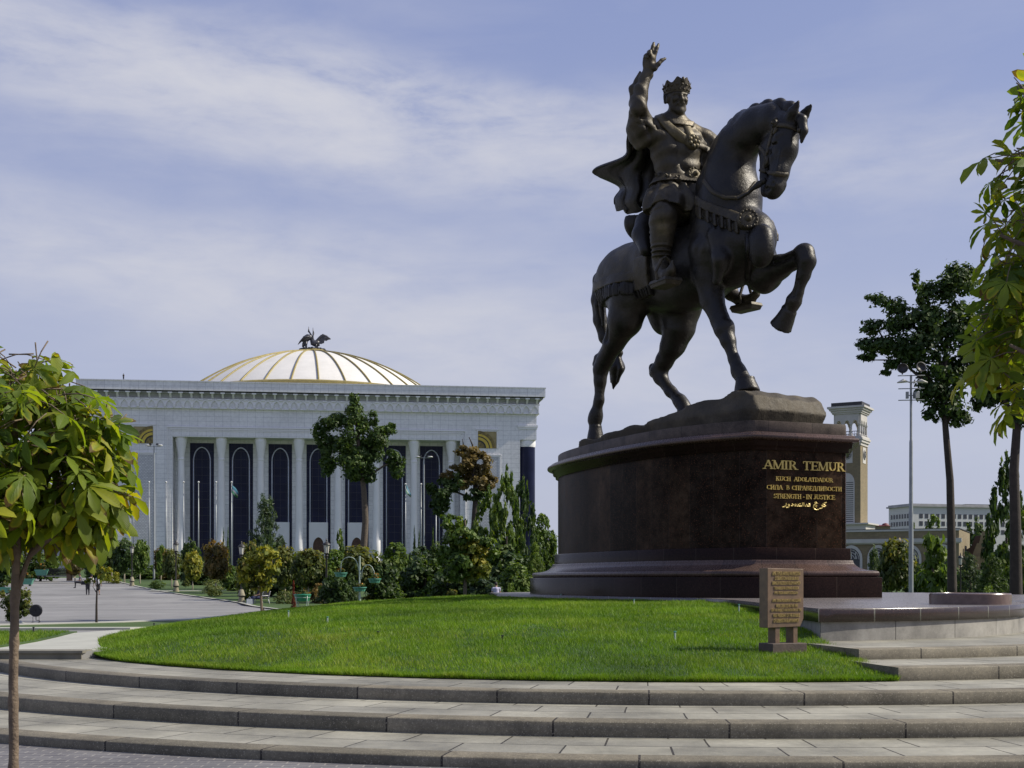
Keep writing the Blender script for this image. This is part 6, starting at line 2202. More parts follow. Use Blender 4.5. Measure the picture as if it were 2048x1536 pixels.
def get_proto(kind):
    if kind in PROTO: return PROTO[kind], False
    k = kind.split(":")
    base, col = k[0], ml[k[1]]
    seed = sum(ord(ch) for ch in kind)
    if base == "standard":           # clipped standard tree on a bare trunk
        o = proto_ball(col, seed, 3400, 0.25, 0.7, m_limewash, 0.75, 0.34, 60, [((0, 0, 1.85), (0.88, 0.88, 0.95)), ((0.1, -0.1, 1.4), (0.8, 0.8, 0.6))])
    elif base == "shrub":
        o = proto_ball(col, seed, 1700, 0.16, 0.2, None, 0.0, 0.30, 50, [((0, 0, 0.95), (0.86, 0.86, 0.9)), ((0.2, -0.2, 0.6), (0.8, 0.8, 0.6))])
    elif base == "bush":             # loose, uneven
        o = proto_ball(col, seed, 3400, 0.19, 0.4, m_bark_dark, 0.1, 0.30, 26,
                       [((0, 0, 0.9), (0.75, 0.75, 0.85)), ((0.45, -0.1, 1.05), (0.45, 0.45, 0.5)), ((-0.5, 0, 0.75), (0.45, 0.45, 0.6)), ((0.05, 0.1, 1.6), (0.45, 0.45, 0.42)), ((0.35, -0.3, 0.45), (0.55, 0.5, 0.42)), ((-0.3, -0.3, 0.4), (0.5, 0.5, 0.4))])
    elif base == "pine":             # soft tiers of needles
        bl = []
        rr = random.Random(seed)
        for i in range(26):
            z = 0.12 + 1.75 * (i / 25)
            rad = 0.78 * (1 - (i / 25) ** 1.3) + 0.06
            a = i * 2.4
            bl.append(((rad * math.cos(a) * 0.75, rad * math.sin(a) * 0.75, z), (0.30 - 0.13 * i / 25, 0.30 - 0.13 * i / 25, 0.17)))
        bl.append(((0, 0, 0.8), (0.32, 0.32, 0.75)))
        o = proto_ball(col, seed, 3800, 0.17, -0.25, m_bark_dark, 0.1, 0.42, 9, bl, 0.16)
    elif base == "cypress":
        bl = [((0, 0, 0.1 + 0.19 * i), (0.85 - 0.075 * i, 0.85 - 0.075 * i, 0.2)) for i in range(10)]
        o = proto_ball(col, seed, 1100, 0.30, -0.8, None, 0.0, 0.4, 10, bl, 0.3)
    elif base == "spire":            # upright branches, open towards the top
        bl = []
        for i in range(22):
            z = 0.1 + 1.85 * i / 21
            rad = 1.05 * (1 - i / 21) ** 0.5
            for a in (i * 2.4, i * 2.4 + 2.5):
                bl.append(((rad * math.cos(a), rad * math.sin(a), z), (0.30 - 0.009 * i, 0.30 - 0.009 * i, 0.17)))
        o = proto_ball(col, seed, 4200, 0.15, -0.3, m_bark_dark, 0.1, 0.5, 7, bl, 0.6)
    elif base == "sapling":
        bl = [((0, 0, 0.9), (0.3, 0.3, 0.25)), ((0.3, 0, 0.6), (0.35, 0.35, 0.25)), ((-0.35, 0.1, 0.55), (0.35, 0.35, 0.22)), ((0.1, -0.2, 1.25), (0.4, 0.4, 0.25)), ((-0.1, 0.1, 1.65), (0.28, 0.28, 0.25)), ((0.62, 0, 0.75), (0.28, 0.28, 0.2)), ((-0.55, 0, 0.85), (0.25, 0.25, 0.2))]
        o = proto_ball(col, seed, 900, 0.26, 0.7, m_bark, 0.2, 0.5, 12, bl, 0.5)
    elif base == "dwarf":
        o = proto_ball(col, seed, 900, 0.22, 0.2, None, 0.0, 0.34, 30)
    PROTO[kind] = o
    return o, True


def plant(kind, name, label, cat, px, top, hw, base=None, d=None, group=None, trunkpart=None):
    """stand one plant so that its base, top and half-width read at the given photo rows and columns"""
    if d is None: d = d_base(base)
    zb = ZA(d)
    if base is None: base = HY + (EYE - zb) * F / d
    src, new = get_proto(kind)
    o = src if new else copy_tree(src)
    o.name = name
    props(o, label, cat, group)
    x = (px - CX) / F * d
    zt = EYE + (HY - top) / F * d
    k = kind.split(":")[0]
    total = {"standard": 2.85, "shrub": 1.9, "bush": 2.05, "pine": 2.0, "cypress": 2.05, "spire": 2.1, "sapling": 1.95, "dwarf": 1.95}[k]
    s = hw * d / F * 1.22
    o.location = (x, d, zb)
    o.scale = (s, s, max((zt - zb) / total, 0.05))
    o.rotation_euler = (0, 0, random.random() * 6.28)
    return o


G1 = "clipped standard trees in the park"
G2 = "round shrubs in the park"
G3 = "pines and conifers in the park"
G4 = "cypresses before the palace"
PL = [
    ("standard:chestnut", "standard_tree", "dark clipped standard tree at the left end of the row before the palace", "tree", 224, 1077, 15, None, 160, G1),
    ("standard:dark_green", "standard_tree", "dark round standard tree just left of the second street lamp", "tree", 249, 1078, 19, 1166, None, G1),
    ("standard:mid_green", "standard_tree", "green standard tree with pale trunk just right of the second street lamp", "tree", 280, 1081, 16, 1168, None, G1),
    ("standard:brown", "standard_tree", "browning small standard tree with thin dark trunk in front of the floodlight mast", "tree", 322, 1096, 14, 1162, None, G1),
    ("sapling:bright_green", "young_tree", "small bright sapling rising above the browning standard tree", "tree", 321, 1082, 12, None, 160, None),
    ("standard:chestnut", "standard_tree", "mottled green standard tree left of the street lamp with the waisted foot", "tree", 343, 1098, 16, 1176, None, G1),
    ("standard:yellow", "standard_tree", "yellow-tinged small standard tree with pale trunk", "tree", 385, 1103, 16, 1181, None, G1),
    ("bush:dark_green", "large_bush", "tall dark bush rising behind the yellow-tinged standard tree", "bush", 383, 1074, 24, None, 140, None),
    ("standard:brown", "standard_tree", "big rusty brown standard tree in front of the second palace column", "tree", 431, 1083, 24, 1186, None, G1),
    ("shrub:mid_green", "round_shrub", "low dark round shrub on the lawn between two street lamps", "shrub", 316, 1159, 14, 1178, None, G2),
    ("shrub:variegated", "round_shrub", "pale speckled round shrub at the avenue's edge near the bench", "shrub", 427, 1157, 20, 1194, None, G2),
    ("shrub:yellow", "round_shrub", "yellowish shrub under the tip of the left chestnut", "shrub", 224, 1143, 15, 1167, None, G2),
    ("sapling:variegated", "rose_bush", "small loose flowering bush beside the street lamp foot", "bush", 372, 1156, 9, 1176, None, None),
    ("bush:dark_green", "large_bush", "dark bush behind the trunks of the left standard trees", "bush", 262, 1138, 24, None, 172, None),
    ("bush:mid_green", "large_bush", "dull green low bush behind the low round shrub", "bush", 299, 1141, 22, None, 168, None),
    ("bush:brown", "large_bush", "brownish low bush right of the low round shrub", "bush", 340, 1143, 20, None, 165, None),
    ("bush:dark_green", "large_bush", "dark bush filling the gap below the rusty standard tree", "bush", 401, 1138, 26, None, 140, None),
    ("bush:mid_green", "large_bush", "green bush between the rusty standard tree and the yellow young tree", "bush", 462, 1130, 24, None, 118, None),
    ("cypress:dark_green", "cypress", "slim cypress left of the flag with the waving cloth", "tree", 447, 1050, 5.5, None, 140, G4),
    ("cypress:mid_green", "cypress", "slim cypress touching the flagpole with the waving flag", "tree", 456, 1054, 5, None, 143, G4),
    ("pine:bluish", "pine_tree", "large loose bluish pine in front of the third palace window", "tree", 533, 990, 52, None, 112, G3),
    ("bush:chestnut", "large_bush", "yellow-green bush behind the lamp by the bench", "bush", 500, 1075, 30, None, 96, None),
    ("standard:chestnut", "standard_tree", "leafy standard tree with pale trunk behind the bench", "tree", 570, 1093, 23, 1203, None, G1),
    ("standard:chestnut", "standard_tree", "broad leafy standard tree between the teal planter and the big lamp", "tree", 617, 1098, 29, 1206, None, G1),
    ("shrub:variegated", "round_shrub", "pale speckled shrub right behind the young tree's trunk", "shrub", 572, 1179, 18, 1210, None, G2),
    ("bush:brown", "large_bush", "brownish bush at the foot of the big street lamp", "bush", 640, 1165, 20, 1209, None, None),
    ("sapling:mid_green", "young_tree", "thin young tree standing before the wall between the two wooden doors", "tree", 682, 1056, 16, None, 110, None),
    ("standard:chestnut", "standard_tree", "yellow-topped standard tree behind the hanging flower pots", "tree", 718, 1092, 36, 1206, None, G1),
    ("bush:dark_green", "large_bush", "dark upright bush left of the flower pot post", "bush", 703, 1146, 15, 1211, None, None),
    ("shrub:bright_green", "round_shrub", "bright green round shrub right of the hanging flower pots", "shrub", 777, 1164, 28, 1204, None, G2),
    ("bush:yellow", "low_shrub", "low yellowish shrub at the foot of the flower pot post", "shrub", 742, 1188, 17, 1206, None, None),
    ("bush:mid_green", "large_bush", "soft green bush in front of the fifth palace column", "bush", 788, 1084, 40, None, 100, None),
    ("shrub:dark_green", "round_shrub", "dark glossy round shrub right of the bright green one", "shrub", 826, 1143, 28, 1200, None, G2),
    ("pine:dark_green", "pine_tree", "broad dark pine on the lawn edge left of the yellowing tree", "tree", 876, 1086, 50, 1199, None, G3),
    ("bush:dark_green", "large_bush", "dark bush closing the gap behind the broad dark pine", "bush", 850, 1110, 45, None, 95, None),
    ("cypress:dark_green", "cypress", "slim cypress by the foot of the right palace floodlight mast", "tree", 829, 1047, 5.5, None, 150, G4),
    ("cypress:dark_green", "cypress", "slim cypress just left of the floodlight mast pole", "tree", 838, 1056, 5, None, 152, G4),
    ("cypress:mid_green", "cypress", "shorter slim cypress between the mast and the flagpole", "tree", 866, 1055, 5.5, None, 150, G4),
    ("spire:mid_green", "poplar", "leftmost of the three upright trees before the palace's right wing", "tree", 977, 975, 36, None, 100, "upright trees at the right wing"),
    ("spire:mid_green", "poplar", "tallest upright tree before the palace's right wing", "tree", 1013, 936, 32, None, 98, "upright trees at the right wing"),
    ("spire:dark_green", "poplar", "upright tree before the round glass corner of the palace", "tree", 1046, 957, 30, None, 104, "upright trees at the right wing"),
    ("bush:dark_green", "large_bush", "big dark bush below the three upright trees", "bush", 1005, 1075, 52, None, 90, None),
    ("bush:bluish", "large_bush", "bluish leafy bush behind the seated man in the pale shirt", "bush", 968, 1142, 40, None, 80, None),
    ("pine:mid_green", "pine_tree", "soft green pine beside the left end of the pedestal", "tree", 1068, 1086, 38, None, 88, G3),
    ("bush:mid_green", "large_bush", "pale green far tree between the palace and the pedestal", "tree", 1086, 1026, 28, None, 160, None),
    ("dwarf:bright_green", "topiary_ball", "small light green topiary beside the pedestal's left end", "shrub", 1022, 1168, 8, None, 62, None),
    ("dwarf:mid_green", "topiary_ball", "small round clipped bush nearest the pedestal's left end", "shrub", 1038, 1173, 7, None, 60, None),
    ("bush:chestnut", "low_shrub", "brownish low shrub on the lawn edge under the yellowing tree", "shrub", 905, 1176, 16, None, 72, None),
    ("pine:dark_green", "pine_tree", "dark pine just right of the pedestal's lettered face", "tree", 1748, 1092, 24, None, 78, G3),
    ("standard:chestnut", "standard_tree", "round standard tree left of the right floodlight mast", "tree", 1793, 1077, 30, None, 72, G1),
    ("bush:dark_green", "large_bush", "dark bush behind the right floodlight mast pole", "bush", 1835, 1120, 30, None, 85, None),
    ("sapling:bright_green", "young_tree", "bright young tree right of the right floodlight mast", "tree", 1866, 1052, 46, None, 66, None),
    ("pine:bluish", "pine_tree", "spreading low pine behind the small black lamp", "tree", 1940, 1105, 40, None, 75, G3),
    ("pine:dark_green", "pine_tree", "dark low pine right of the spreading low pine", "tree", 1985, 1108, 42, None, 72, G3),
    ("spire:dark_green", "conifer", "tall dark conifer under the right-hand trees", "tree", 2014, 908, 38, None, 95, G3),
    ("spire:mid_green", "conifer", "green conifer at the right edge of the picture", "tree", 2040, 1010, 40, None, 80, G3),
    ("bush:dark_green", "large_bush", "dark bush at the foot of the right edge conifers", "bush", 2030, 1110, 45, None, 88, None),
    ("dwarf:bright_green", "low_shrub", "bright green tuft behind the round granite drum", "shrub", 1977, 1174, 12, None, 55, None),
    ("bush:mid_green", "far_tree", "far tree over the roof of the low brick building in front of the office block", "tree", 1866, 1028, 22, None, 240, "far trees over the low brick building"),
    ("bush:dark_green", "far_tree", "far tree over the low brick building right of the tall tree's trunk", "tree", 1950, 1034, 30, None, 240, "far trees over the low brick building"),
    ("bush:mid_green", "far_tree", "small far tree over the low brick building right beside the mast", "tree", 1825, 1043, 10, None, 236, "far trees over the low brick building"),
    ("bush:dark_green", "large_bush", "dark bush behind the left planters near the picture's left edge", "bush", 20, 1085, 40, None, 150, None),
    ("bush:mid_green", "large_bush", "green bush behind the left chestnut's fork", "bush", 80, 1090, 36, None, 160, None),
    ("standard:brown", "standard_tree", "far standard tree seen left of the walking couple under the chestnut", "tree", 150, 1100, 16, None, 150, G1),
    ("bush:dark_green", "large_bush", "dark bush behind the iron fence", "bush", 190, 1105, 24, None, 158, None),
    ("bush:mid_green", "large_bush", "green bush directly behind the pale trunks at the row's middle", "bush", 318, 1128, 30, None, 174, None),
    ("bush:dark_green", "large_bush", "dark bush behind the leafy standard tree by the bench", "bush", 540, 1085, 40, None, 104, None),
    ("bush:dark_green", "large_bush", "dark bush behind the broad leafy standard tree", "bush", 605, 1100, 40, None, 102, None),
    ("bush:mid_green", "large_bush", "green bush below the thin young tree between the wooden doors", "bush", 672, 1098, 36, None, 98, None),
    ("bush:dark_green", "large_bush", "dark low bush right behind the big street lamp's pole", "bush", 668, 1140, 30, None, 80, None),
    ("bush:dark_green", "large_bush", "dark bush behind the bright green round shrub", "bush", 762, 1110, 36, None, 90, None),
    ("bush:bluish", "large_bush", "bluish bush at the foot of the slim cypresses by the right mast", "bush", 838, 1092, 40, None, 110, None),
    ("bush:dark_green", "large_bush", "dark bush left of the yellowing tree's trunk", "bush", 905, 1120, 44, None, 82, None),
    ("bush:mid_green", "large_bush", "green low bush between the bluish bush and the pedestal", "bush", 1030, 1125, 36, None, 82, None),
    ("bush:dark_green", "large_bush", "dark bush low between the pedestal and the right standard tree", "bush", 1762, 1140, 26, None, 80, None),
    ("bush:dark_green", "large_bush", "dark bush behind the tall tree's bare trunk on the right", "bush", 1900, 1118, 36, None, 88, None),
    ("bush:mid_green", "large_bush", "green bush behind the small black lamp", "bush", 1925, 1140, 26, None, 84, None),
    ("bush:dark_green", "large_bush", "dark bush filling the far end of the avenue's right side", "bush", 238, 1122, 26, None, 174, None),
]
for a in PL:
    plant(*a)


# ---- big single trees
BS = 0.95


def big_tree(name, label, d, trunk, blobs, n, size, mat, bark, seed, limbs=(), tr=0.25, group=None, droop=0.3, base_z=None, extra=None, clump=0.42, nclump=16):
    root = thing(name, label, "tree", (P(trunk[0][0], HY, d).x, d, ZA(d)), 0.0, group)
    O = Vector(root.location)
    pts = [P(px, py, d) - O for px, py in trunk]
    pts = [Vector((pts[0].x, 0, -0.2))] + pts
    n_ = len(pts)
    mb = MB(); mb.tube(pts, [tr * (1.15 - 0.75 * i / (n_ - 1)) for i in range(n_)], 10)
    for lb in limbs:
        q = [P(px, py, d + dy) - O for px, py, dy in lb]
        mb.tube(q, [tr * 0.42 * (1 - 0.75 * i / (len(q) - 1)) for i in range(len(q))], 6)
    mb.build("trunk", bark, root, True)
    bl = []
    for b in blobs:
        px, py, rx, ry = b[:4]; dy = b[4] if len(b) > 4 else 0.0
        c = P(px, py, d + dy) - O
        bl.append((tuple(c), (BS * rx * d / F, BS * rx * d / F * 0.9, BS * ry * d / F)))
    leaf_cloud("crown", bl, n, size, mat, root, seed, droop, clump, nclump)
    if extra:
        for k, (blb, nn, mt) in enumerate(extra):
            b2 = []
            for b in blb:
                px, py, rx, ry = b[:4]; dy = b[4] if len(b) > 4 else 0.0
                c = P(px, py, d + dy) - O
                b2.append((tuple(c), (rx * d / F, rx * d / F * 0.9, ry * d / F)))
            leaf_cloud("crown", b2, nn, size, mt, root, seed + 5 + k, droop, clump, nclump)
    return root


big_tree("tall_tree", "tall dark ragged tree with a bare trunk in front of the palace", 125, [(727, 1100), (731, 1040), (728, 985), (722, 930), (715, 870), (712, 810)],
         [(708, 800, 10, 14), (708, 822, 16, 18), (712, 850, 24, 22), (700, 882, 34, 26), (660, 850, 22, 16), (640, 866, 14, 22), (675, 838, 16, 14), (655, 892, 20, 22), (655, 930, 16, 20), (708, 920, 34, 24),
          (722, 945, 30, 18), (752, 880, 26, 20), (770, 862, 18, 10), (783, 852, 8, 6), (745, 840, 10, 16), (740, 905, 28, 20), (795, 930, 18, 22), (780, 915, 14, 14), (735, 955, 16, 10)],
         17000, 0.33, ml["mid_dark"], m_bark, 21, [[(722, 930, 0), (690, 900, 0), (650, 880, 0)], [(722, 940, 0), (750, 900, 0), (775, 865, 0)], [(726, 960, 0), (770, 930, 0), (796, 925, 0)], [(720, 930, 0), (670, 920, 0), (655, 935, 0)]], 0.34, clump=0.56)
big_tree("autumn_tree", "half bare tree with rusty brown crown before the palace's right wing", 120, [(946, 1100), (949, 1045), (951, 1000), (950, 960), (945, 920)],
         [(935, 905, 22, 14), (925, 930, 24, 16), (955, 925, 26, 20), (940, 955, 30, 22), (965, 965, 24, 22), (985, 965, 14, 14), (895, 950, 14, 10)],
         6500, 0.36, ml["golden"], m_bark_dark, 22, [[(950, 1000, 0), (915, 985, 0), (880, 970, 0)], [(950, 960, 0), (930, 910, 0), (925, 878, 0)], [(948, 930, 0), (945, 890, 0), (938, 874, 0)], [(950, 980, 0), (985, 965, 0), (998, 955, 0)]], 0.36,
         extra=[([(885, 985, 26, 24), (905, 965, 22, 20), (880, 1010, 18, 20), (862, 975, 10, 14), (950, 990, 22, 12)], 3600, ml["dark_green"])])
big_tree("yellowing_tree", "young tree with yellow and green leaves on the far edge of the mound", 75, [(930, 1180), (931, 1130), (932, 1080), (930, 1040)],
         [(905, 1045, 24, 16), (925, 1075, 34, 22), (900, 1090, 24, 24), (925, 1120, 40, 26), (890, 1110, 16, 20), (965, 1085, 22, 14), (985, 1108, 14, 10), (915, 1145, 30, 16)],
         4300, 0.30, ml["mid_green"], m_bark, 23, [[(931, 1130, 0), (900, 1090, 0), (885, 1060, 0)], [(931, 1120, 0), (960, 1090, 0), (985, 1100, 0)]], 0.11,
         extra=[([(945, 1105, 24, 26), (960, 1130, 24, 20), (950, 1150, 20, 12), (935, 1085, 16, 16)], 2400, ml["yellow"])])
big_tree("tall_tree", "tall dark tree with bare trunk right of the pedestal", 62, [(1904, 1170), (1903, 1080), (1900, 960), (1893, 880), (1888, 820), (1890, 720), (1900, 620)],
         [(1905, 545, 14, 22), (1880, 575, 30, 26), (1915, 570, 32, 30), (1935, 560, 18, 26), (1850, 590, 20, 24), (1832, 560, 8, 18), (1850, 640, 36, 30), (1790, 610, 22, 16), (1758, 600, 16, 12), (1740, 595, 10, 6),
          (1800, 640, 34, 22), (1745, 655, 22, 14), (1730, 690, 18, 14), (1760, 690, 30, 14), (1735, 715, 18, 8), (1800, 690, 40, 22), (1845, 700, 44, 34), (1890, 660, 44, 40), (1925, 640, 34, 40), (1940, 700, 26, 40),
          (1890, 740, 46, 34), (1860, 780, 32, 26), (1900, 800, 36, 30), (1865, 830, 18, 12), (1920, 840, 22, 14), (1785, 730, 20, 8), (1770, 745, 10, 5)],
         14500, 0.25, ml["dark_green"], m_bark_dark, 24, [[(1890, 800, 0), (1830, 720, 0), (1765, 675, 0), (1745, 640, 0)], [(1889, 740, 0), (1820, 640, 0), (1760, 600, 0)], [(1890, 700, 0), (1850, 620, 0), (1832, 555, 0)], [(1893, 850, 0), (1930, 760, 0), (1945, 640, 0)], [(1892, 800, 0), (1800, 720, 0), (1740, 720, 0)]], 0.21, "tall trees on the right", clump=0.64)
big_tree("tall_tree", "tall dark tree whose trunk stands at the right edge of the picture", 52, [(2032, 1180), (2031, 1060), (2028, 940), (2034, 850), (2040, 760), (2050, 660)],
         [(1985, 640, 26, 40), (2010, 590, 30, 40), (2030, 660, 40, 50), (1995, 720, 24, 30), (1970, 760, 20, 26), (2040, 740, 40, 40), (1965, 800, 20, 14), (1995, 790, 26, 20), (2060, 820, 40, 36), (2080, 620, 50, 60), (1990, 560, 20, 24), (1968, 680, 14, 26), (1955, 815, 8, 8), (2050, 560, 40, 40)],
         12000, 0.23, ml["dark_green"], m_bark_dark, 25, [[(2034, 850, 0), (1990, 760, 0), (1975, 690, 0)], [(2038, 780, 0), (2010, 680, 0), (2005, 600, 0)]], 0.24, "tall trees on the right", clump=0.6)
big_tree("vase_shrub", "dark vase-shaped shrub behind the left chestnut's trunk", 36.5, [(30, 1245), (30, 1225)],
         [(30, 1200, 30, 20), (15, 1190, 18, 14), (48, 1195, 18, 18), (30, 1225, 18, 18), (52, 1215, 12, 16)], 1500, 0.11, ml["chestnut"], m_bark, 26, (), 0.05, None, 0.2)
_yt = big_tree("young_tree", "young yellow-green chestnut with thin trunk at the avenue's near edge", 46, [(524, 1226), (522, 1195), (520, 1165), (518, 1130)],
         [(520, 1112, 28, 16), (495, 1130, 20, 18), (540, 1125, 22, 22), (510, 1150, 30, 18), (545, 1150, 18, 14), (490, 1155, 16, 16), (520, 1172, 24, 10), (530, 1100, 18, 8)],
         1500, 0.20, ml["yellow"], m_bark_young, 27, [[(522, 1185, 0), (500, 1150, 0), (490, 1130, 0)], [(521, 1180, 0), (540, 1150, 0), (545, 1120, 0)]], 0.055, None, 0.8,
         extra=[([(495, 1140, 18, 20), (505, 1165, 20, 12)], 450, ml["chestnut"])])
big_tree("sapling", "thin dark-stemmed sapling with few yellow leaves in the foreground of the avenue", 34.6, [(193, 1244), (193, 1210), (194, 1180), (195, 1140)],
         [(210, 1155, 16, 7), (195, 1140, 12, 8), (180, 1160, 10, 5), (215, 1140, 10, 6), (200, 1125, 9, 7)], 130, 0.15, ml["yellow"], m_bark_dark, 28, [[(193, 1185, 0), (185, 1172, 0)], [(194, 1175, 0), (210, 1155, 0)]], 0.035, None, 0.7)

# ---- foreground chestnuts with real palmate leaves
m_chest_near = leaf_mat("near_chestnut_leaves", [(0.0, (0.060, 0.115, 0.012)), (0.40, (0.145, 0.215, 0.018)), (0.72, (0.25, 0.30, 0.024)), (0.92, (0.40, 0.37, 0.03)), (1.0, (0.13, 0.07, 0.02))], 0.5, 0.5, (1.5, 1.5, 0.45), 6.0, veins=True)


def chestnut_leaves(name, parent, spots, mat, seed):
    """spots: (base point, outward direction, size). Each gets five to seven drooping leaflets"""
    r = np.random.default_rng(seed)
    V, Q, UV, T = [], [], [], []
    rows = 9
    for (b, out, L) in spots:
        b = np.array(b); out = np.array(out, float); out /= np.linalg.norm(out) + 1e-9
        hv = np.array((out[0], out[1], 0.0)); hv /= np.linalg.norm(hv) + 1e-6
        up = np.array((0, 0, 0.85)) + hv * 0.38 + 0.38 * r.normal(size=3)
        nrm = up - out * (up @ out) * 0.7
        nrm /= np.linalg.norm(nrm)
        ax = out - nrm * (out @ nrm)
        ax /= np.linalg.norm(ax) + 1e-9
        sd = np.cross(nrm, ax)
        k = r.integers(5, 8)
        tone0 = np.clip(r.normal(0.48, 0.23), 0.03, 0.90)
        dr = 0.35 + 0.5 * r.random()
        for i in range(k):
            t = (i - (k - 1) / 2) / ((k - 1) / 2)
            ang = t * R(118)
            l = L * (1.0 - 0.38 * abs(t) ** 1.5) * (0.9 + 0.2 * r.random())
            w = l * 0.31
            d0 = ax * math.cos(ang) + sd * math.sin(ang)
            s0 = np.cross(nrm, d0)
            tone = np.clip(tone0 + 0.12 * r.normal(), 0, 0.93)
            brown = r.random() < 0.16
            base = len(V)
            pos = b.copy()
            steps = rows - 1
            twist = 0.35 * r.normal()
            for j in range(rows):
                u = j / steps
                bend = -dr * (0.25 + 1.25 * u)
                dirv = d0 * math.cos(bend) + nrm * math.sin(bend)
                nv = nrm * math.cos(bend) - d0 * math.sin(bend)
                sv = s0 * math.cos(twist * u) + nv * math.sin(twist * u)
                nv = np.cross(dirv, sv) * 1.0
                hw = w * 0.5 * (max(math.sin(math.pi * min(u, 1) ** 1.55), 0.0) ** 0.85 + 0.02)
                zig = 1.0 + (0.09 if j % 2 else -0.06)
                hw *= zig
                if j == rows - 1: hw = 0.001
                fold = 0.20 + 0.1 * (j % 2)
                for q, uu in ((-1, 0.0), (0, 0.5), (1, 1.0)):
                    V.append(pos + sv * (q * hw) + nv * (-(abs(q)) * hw * -fold))
                    UV.append((0.5 + q * hw / max(w, 1e-6) , u))
                    tt = tone
                    if brown and (u > 0.75 or (abs(q) and u > 0.45)): tt = 1.0
                    T.append(tt)
                pos = pos + dirv * (l / steps)
            for j in range(steps):
                for q in (0, 1):
                    a = base + j * 3 + q
                    Q.append((a, a + 1, a + 4, a + 3))
    return np_mesh(name, np.array(V), np.array(Q), mat, parent, True, np.array(UV), None, np.array(T))


def near_chestnut(name, label, d, trunk_px, limbs, spots_fn, seed, tr):
    base = P(trunk_px[0][0], HY, d)
    root = thing(name, label, "tree", (base.x, d, 0.0))
    O = Vector(root.location)
    pts = [P(px, py, d) - O for px, py in trunk_px]
    pts[0] = Vector((pts[0].x, 0, -0.05))
    mb = MB()
    # knotty trunk
    fine = []
    rad = []
    rr = random.Random(seed)
    for i in range(len(pts) - 1):
        for k in range(9):
            t = k / 9
            p = pts[i].lerp(pts[i + 1], t)
            g = (i + t) / (len(pts) - 1)
            fine.append(p + Vector((rr.uniform(-1, 1), rr.uniform(-1, 1), 0)) * tr * 0.07)
            rad.append(tr * (1.1 - 0.45 * g) * (1 + (0.20 if rr.random() < 0.13 else 0.0) + rr.uniform(-0.03, 0.03)))
    fine.append(pts[-1]); rad.append(tr * 0.5)
    mb.tube(fine, rad, 12)
    ends = []
    for lb in limbs:
        q = [P(px, py, d + dy) - O for px, py, dy in lb]
        mb.tube(q, [tr * 0.55 * (1 - 0.8 * i / (len(q) - 1)) + 0.002 for i in range(len(q))], 6)
    spots, stalks = spots_fn(O)
    for s in stalks:
        mb.tube(s, [0.0035, 0.003, 0.0022], 4)
    mb.build("trunk", m_bark_young, root, True)
    chestnut_leaves("crown", root, spots, m_chest_near, seed)
    return root


def spots_ellipsoids(ells, d, n, seed, L0, only_left=None):
    def fn(O):
        r = np.random.default_rng(seed)
        spots, stalks = [], []
        tot = sum(e[2] * e[3] for e in ells)
        for (px, py, rx, ry, dy, dr) in ells:
            c = np.array(P(px, py, d + dy)) - np.array(O)
            sx, sz = rx * d / F, ry * d / F
            m = int(n * rx * ry / tot) + 2
            for _ in range(m):
                v = r.normal(size=3); v /= np.linalg.norm(v)
                if v[2] < -0.6 and r.random() < 0.5: v[2] = -v[2]
                rad = 0.45 + 0.85 * r.random()
                p = c + v * np.array((sx, dr, sz)) * rad
                out = v + np.array((0, 0, -0.75)) + 0.35 * r.normal(size=3)
                L = L0 * (0.45 + 0.75 * r.random() ** 0.8)
                spots.append((p, out, L))
                o = out / np.linalg.norm(out)
                a = p - o * 0.16 + np.array((0, 0, -0.02))
                stalks.append([Vector(a), Vector((a + p) / 2 + np.array((0, 0, 0.012))), Vector(p)])
        return spots, stalks
    return fn


near_chestnut("chestnut_tree", "young chestnut tree with large drooping leaves in the left foreground", 5.9,
              [(26, 1900), (26, 1700), (27, 1500), (27, 1330), (30, 1200), (32, 1130), (38, 1020), (30, 880), (20, 760)],
              [[(34, 950, 0), (110, 880, 0), (180, 855, 0), (245, 868, 0)], [(34, 930, 0), (90, 830, 0), (150, 775, 0)], [(30, 1195, 0), (52, 1130, 0.02), (80, 1060, 0.0), (120, 960, -0.05), (160, 900, -0.1)], [(32, 1120, 0), (0, 1040, 0.05), (-40, 960, 0.1)], [(36, 1000, 0), (80, 900, -0.1), (130, 830, -0.15)], [(34, 950, 0), (10, 860, -0.1), (20, 760, -0.1)], [(60, 1110, 0), (120, 1060, -0.1), (190, 1010, -0.15)]],
              spots_ellipsoids([(20, 765, 70, 60, 0, 0.22), (60, 860, 130, 90, -0.05, 0.32), (165, 885, 70, 40, 0.0, 0.2), (130, 960, 95, 80, -0.05, 0.30), (40, 980, 130, 100, -0.1, 0.36), (-60, 930, 110, 160, 0, 0.35), (190, 980, 34, 38, 0, 0.12), (135, 1010, 75, 46, -0.05, 0.22), (20, 1030, 110, 60, 0, 0.25), (95, 1070, 85, 24, 0, 0.15), (118, 808, 45, 28, 0, 0.14), (205, 846, 34, 14, 0, 0.08), (228, 878, 24, 12, 0, 0.06), (224, 990, 24, 20, 0, 0.08), (185, 1050, 28, 22, 0, 0.1), (95, 735, 40, 18, 0, 0.1), (215, 930, 30, 24, 0, 0.1)], 5.9, 380, 41, 0.168), 41, 0.022)
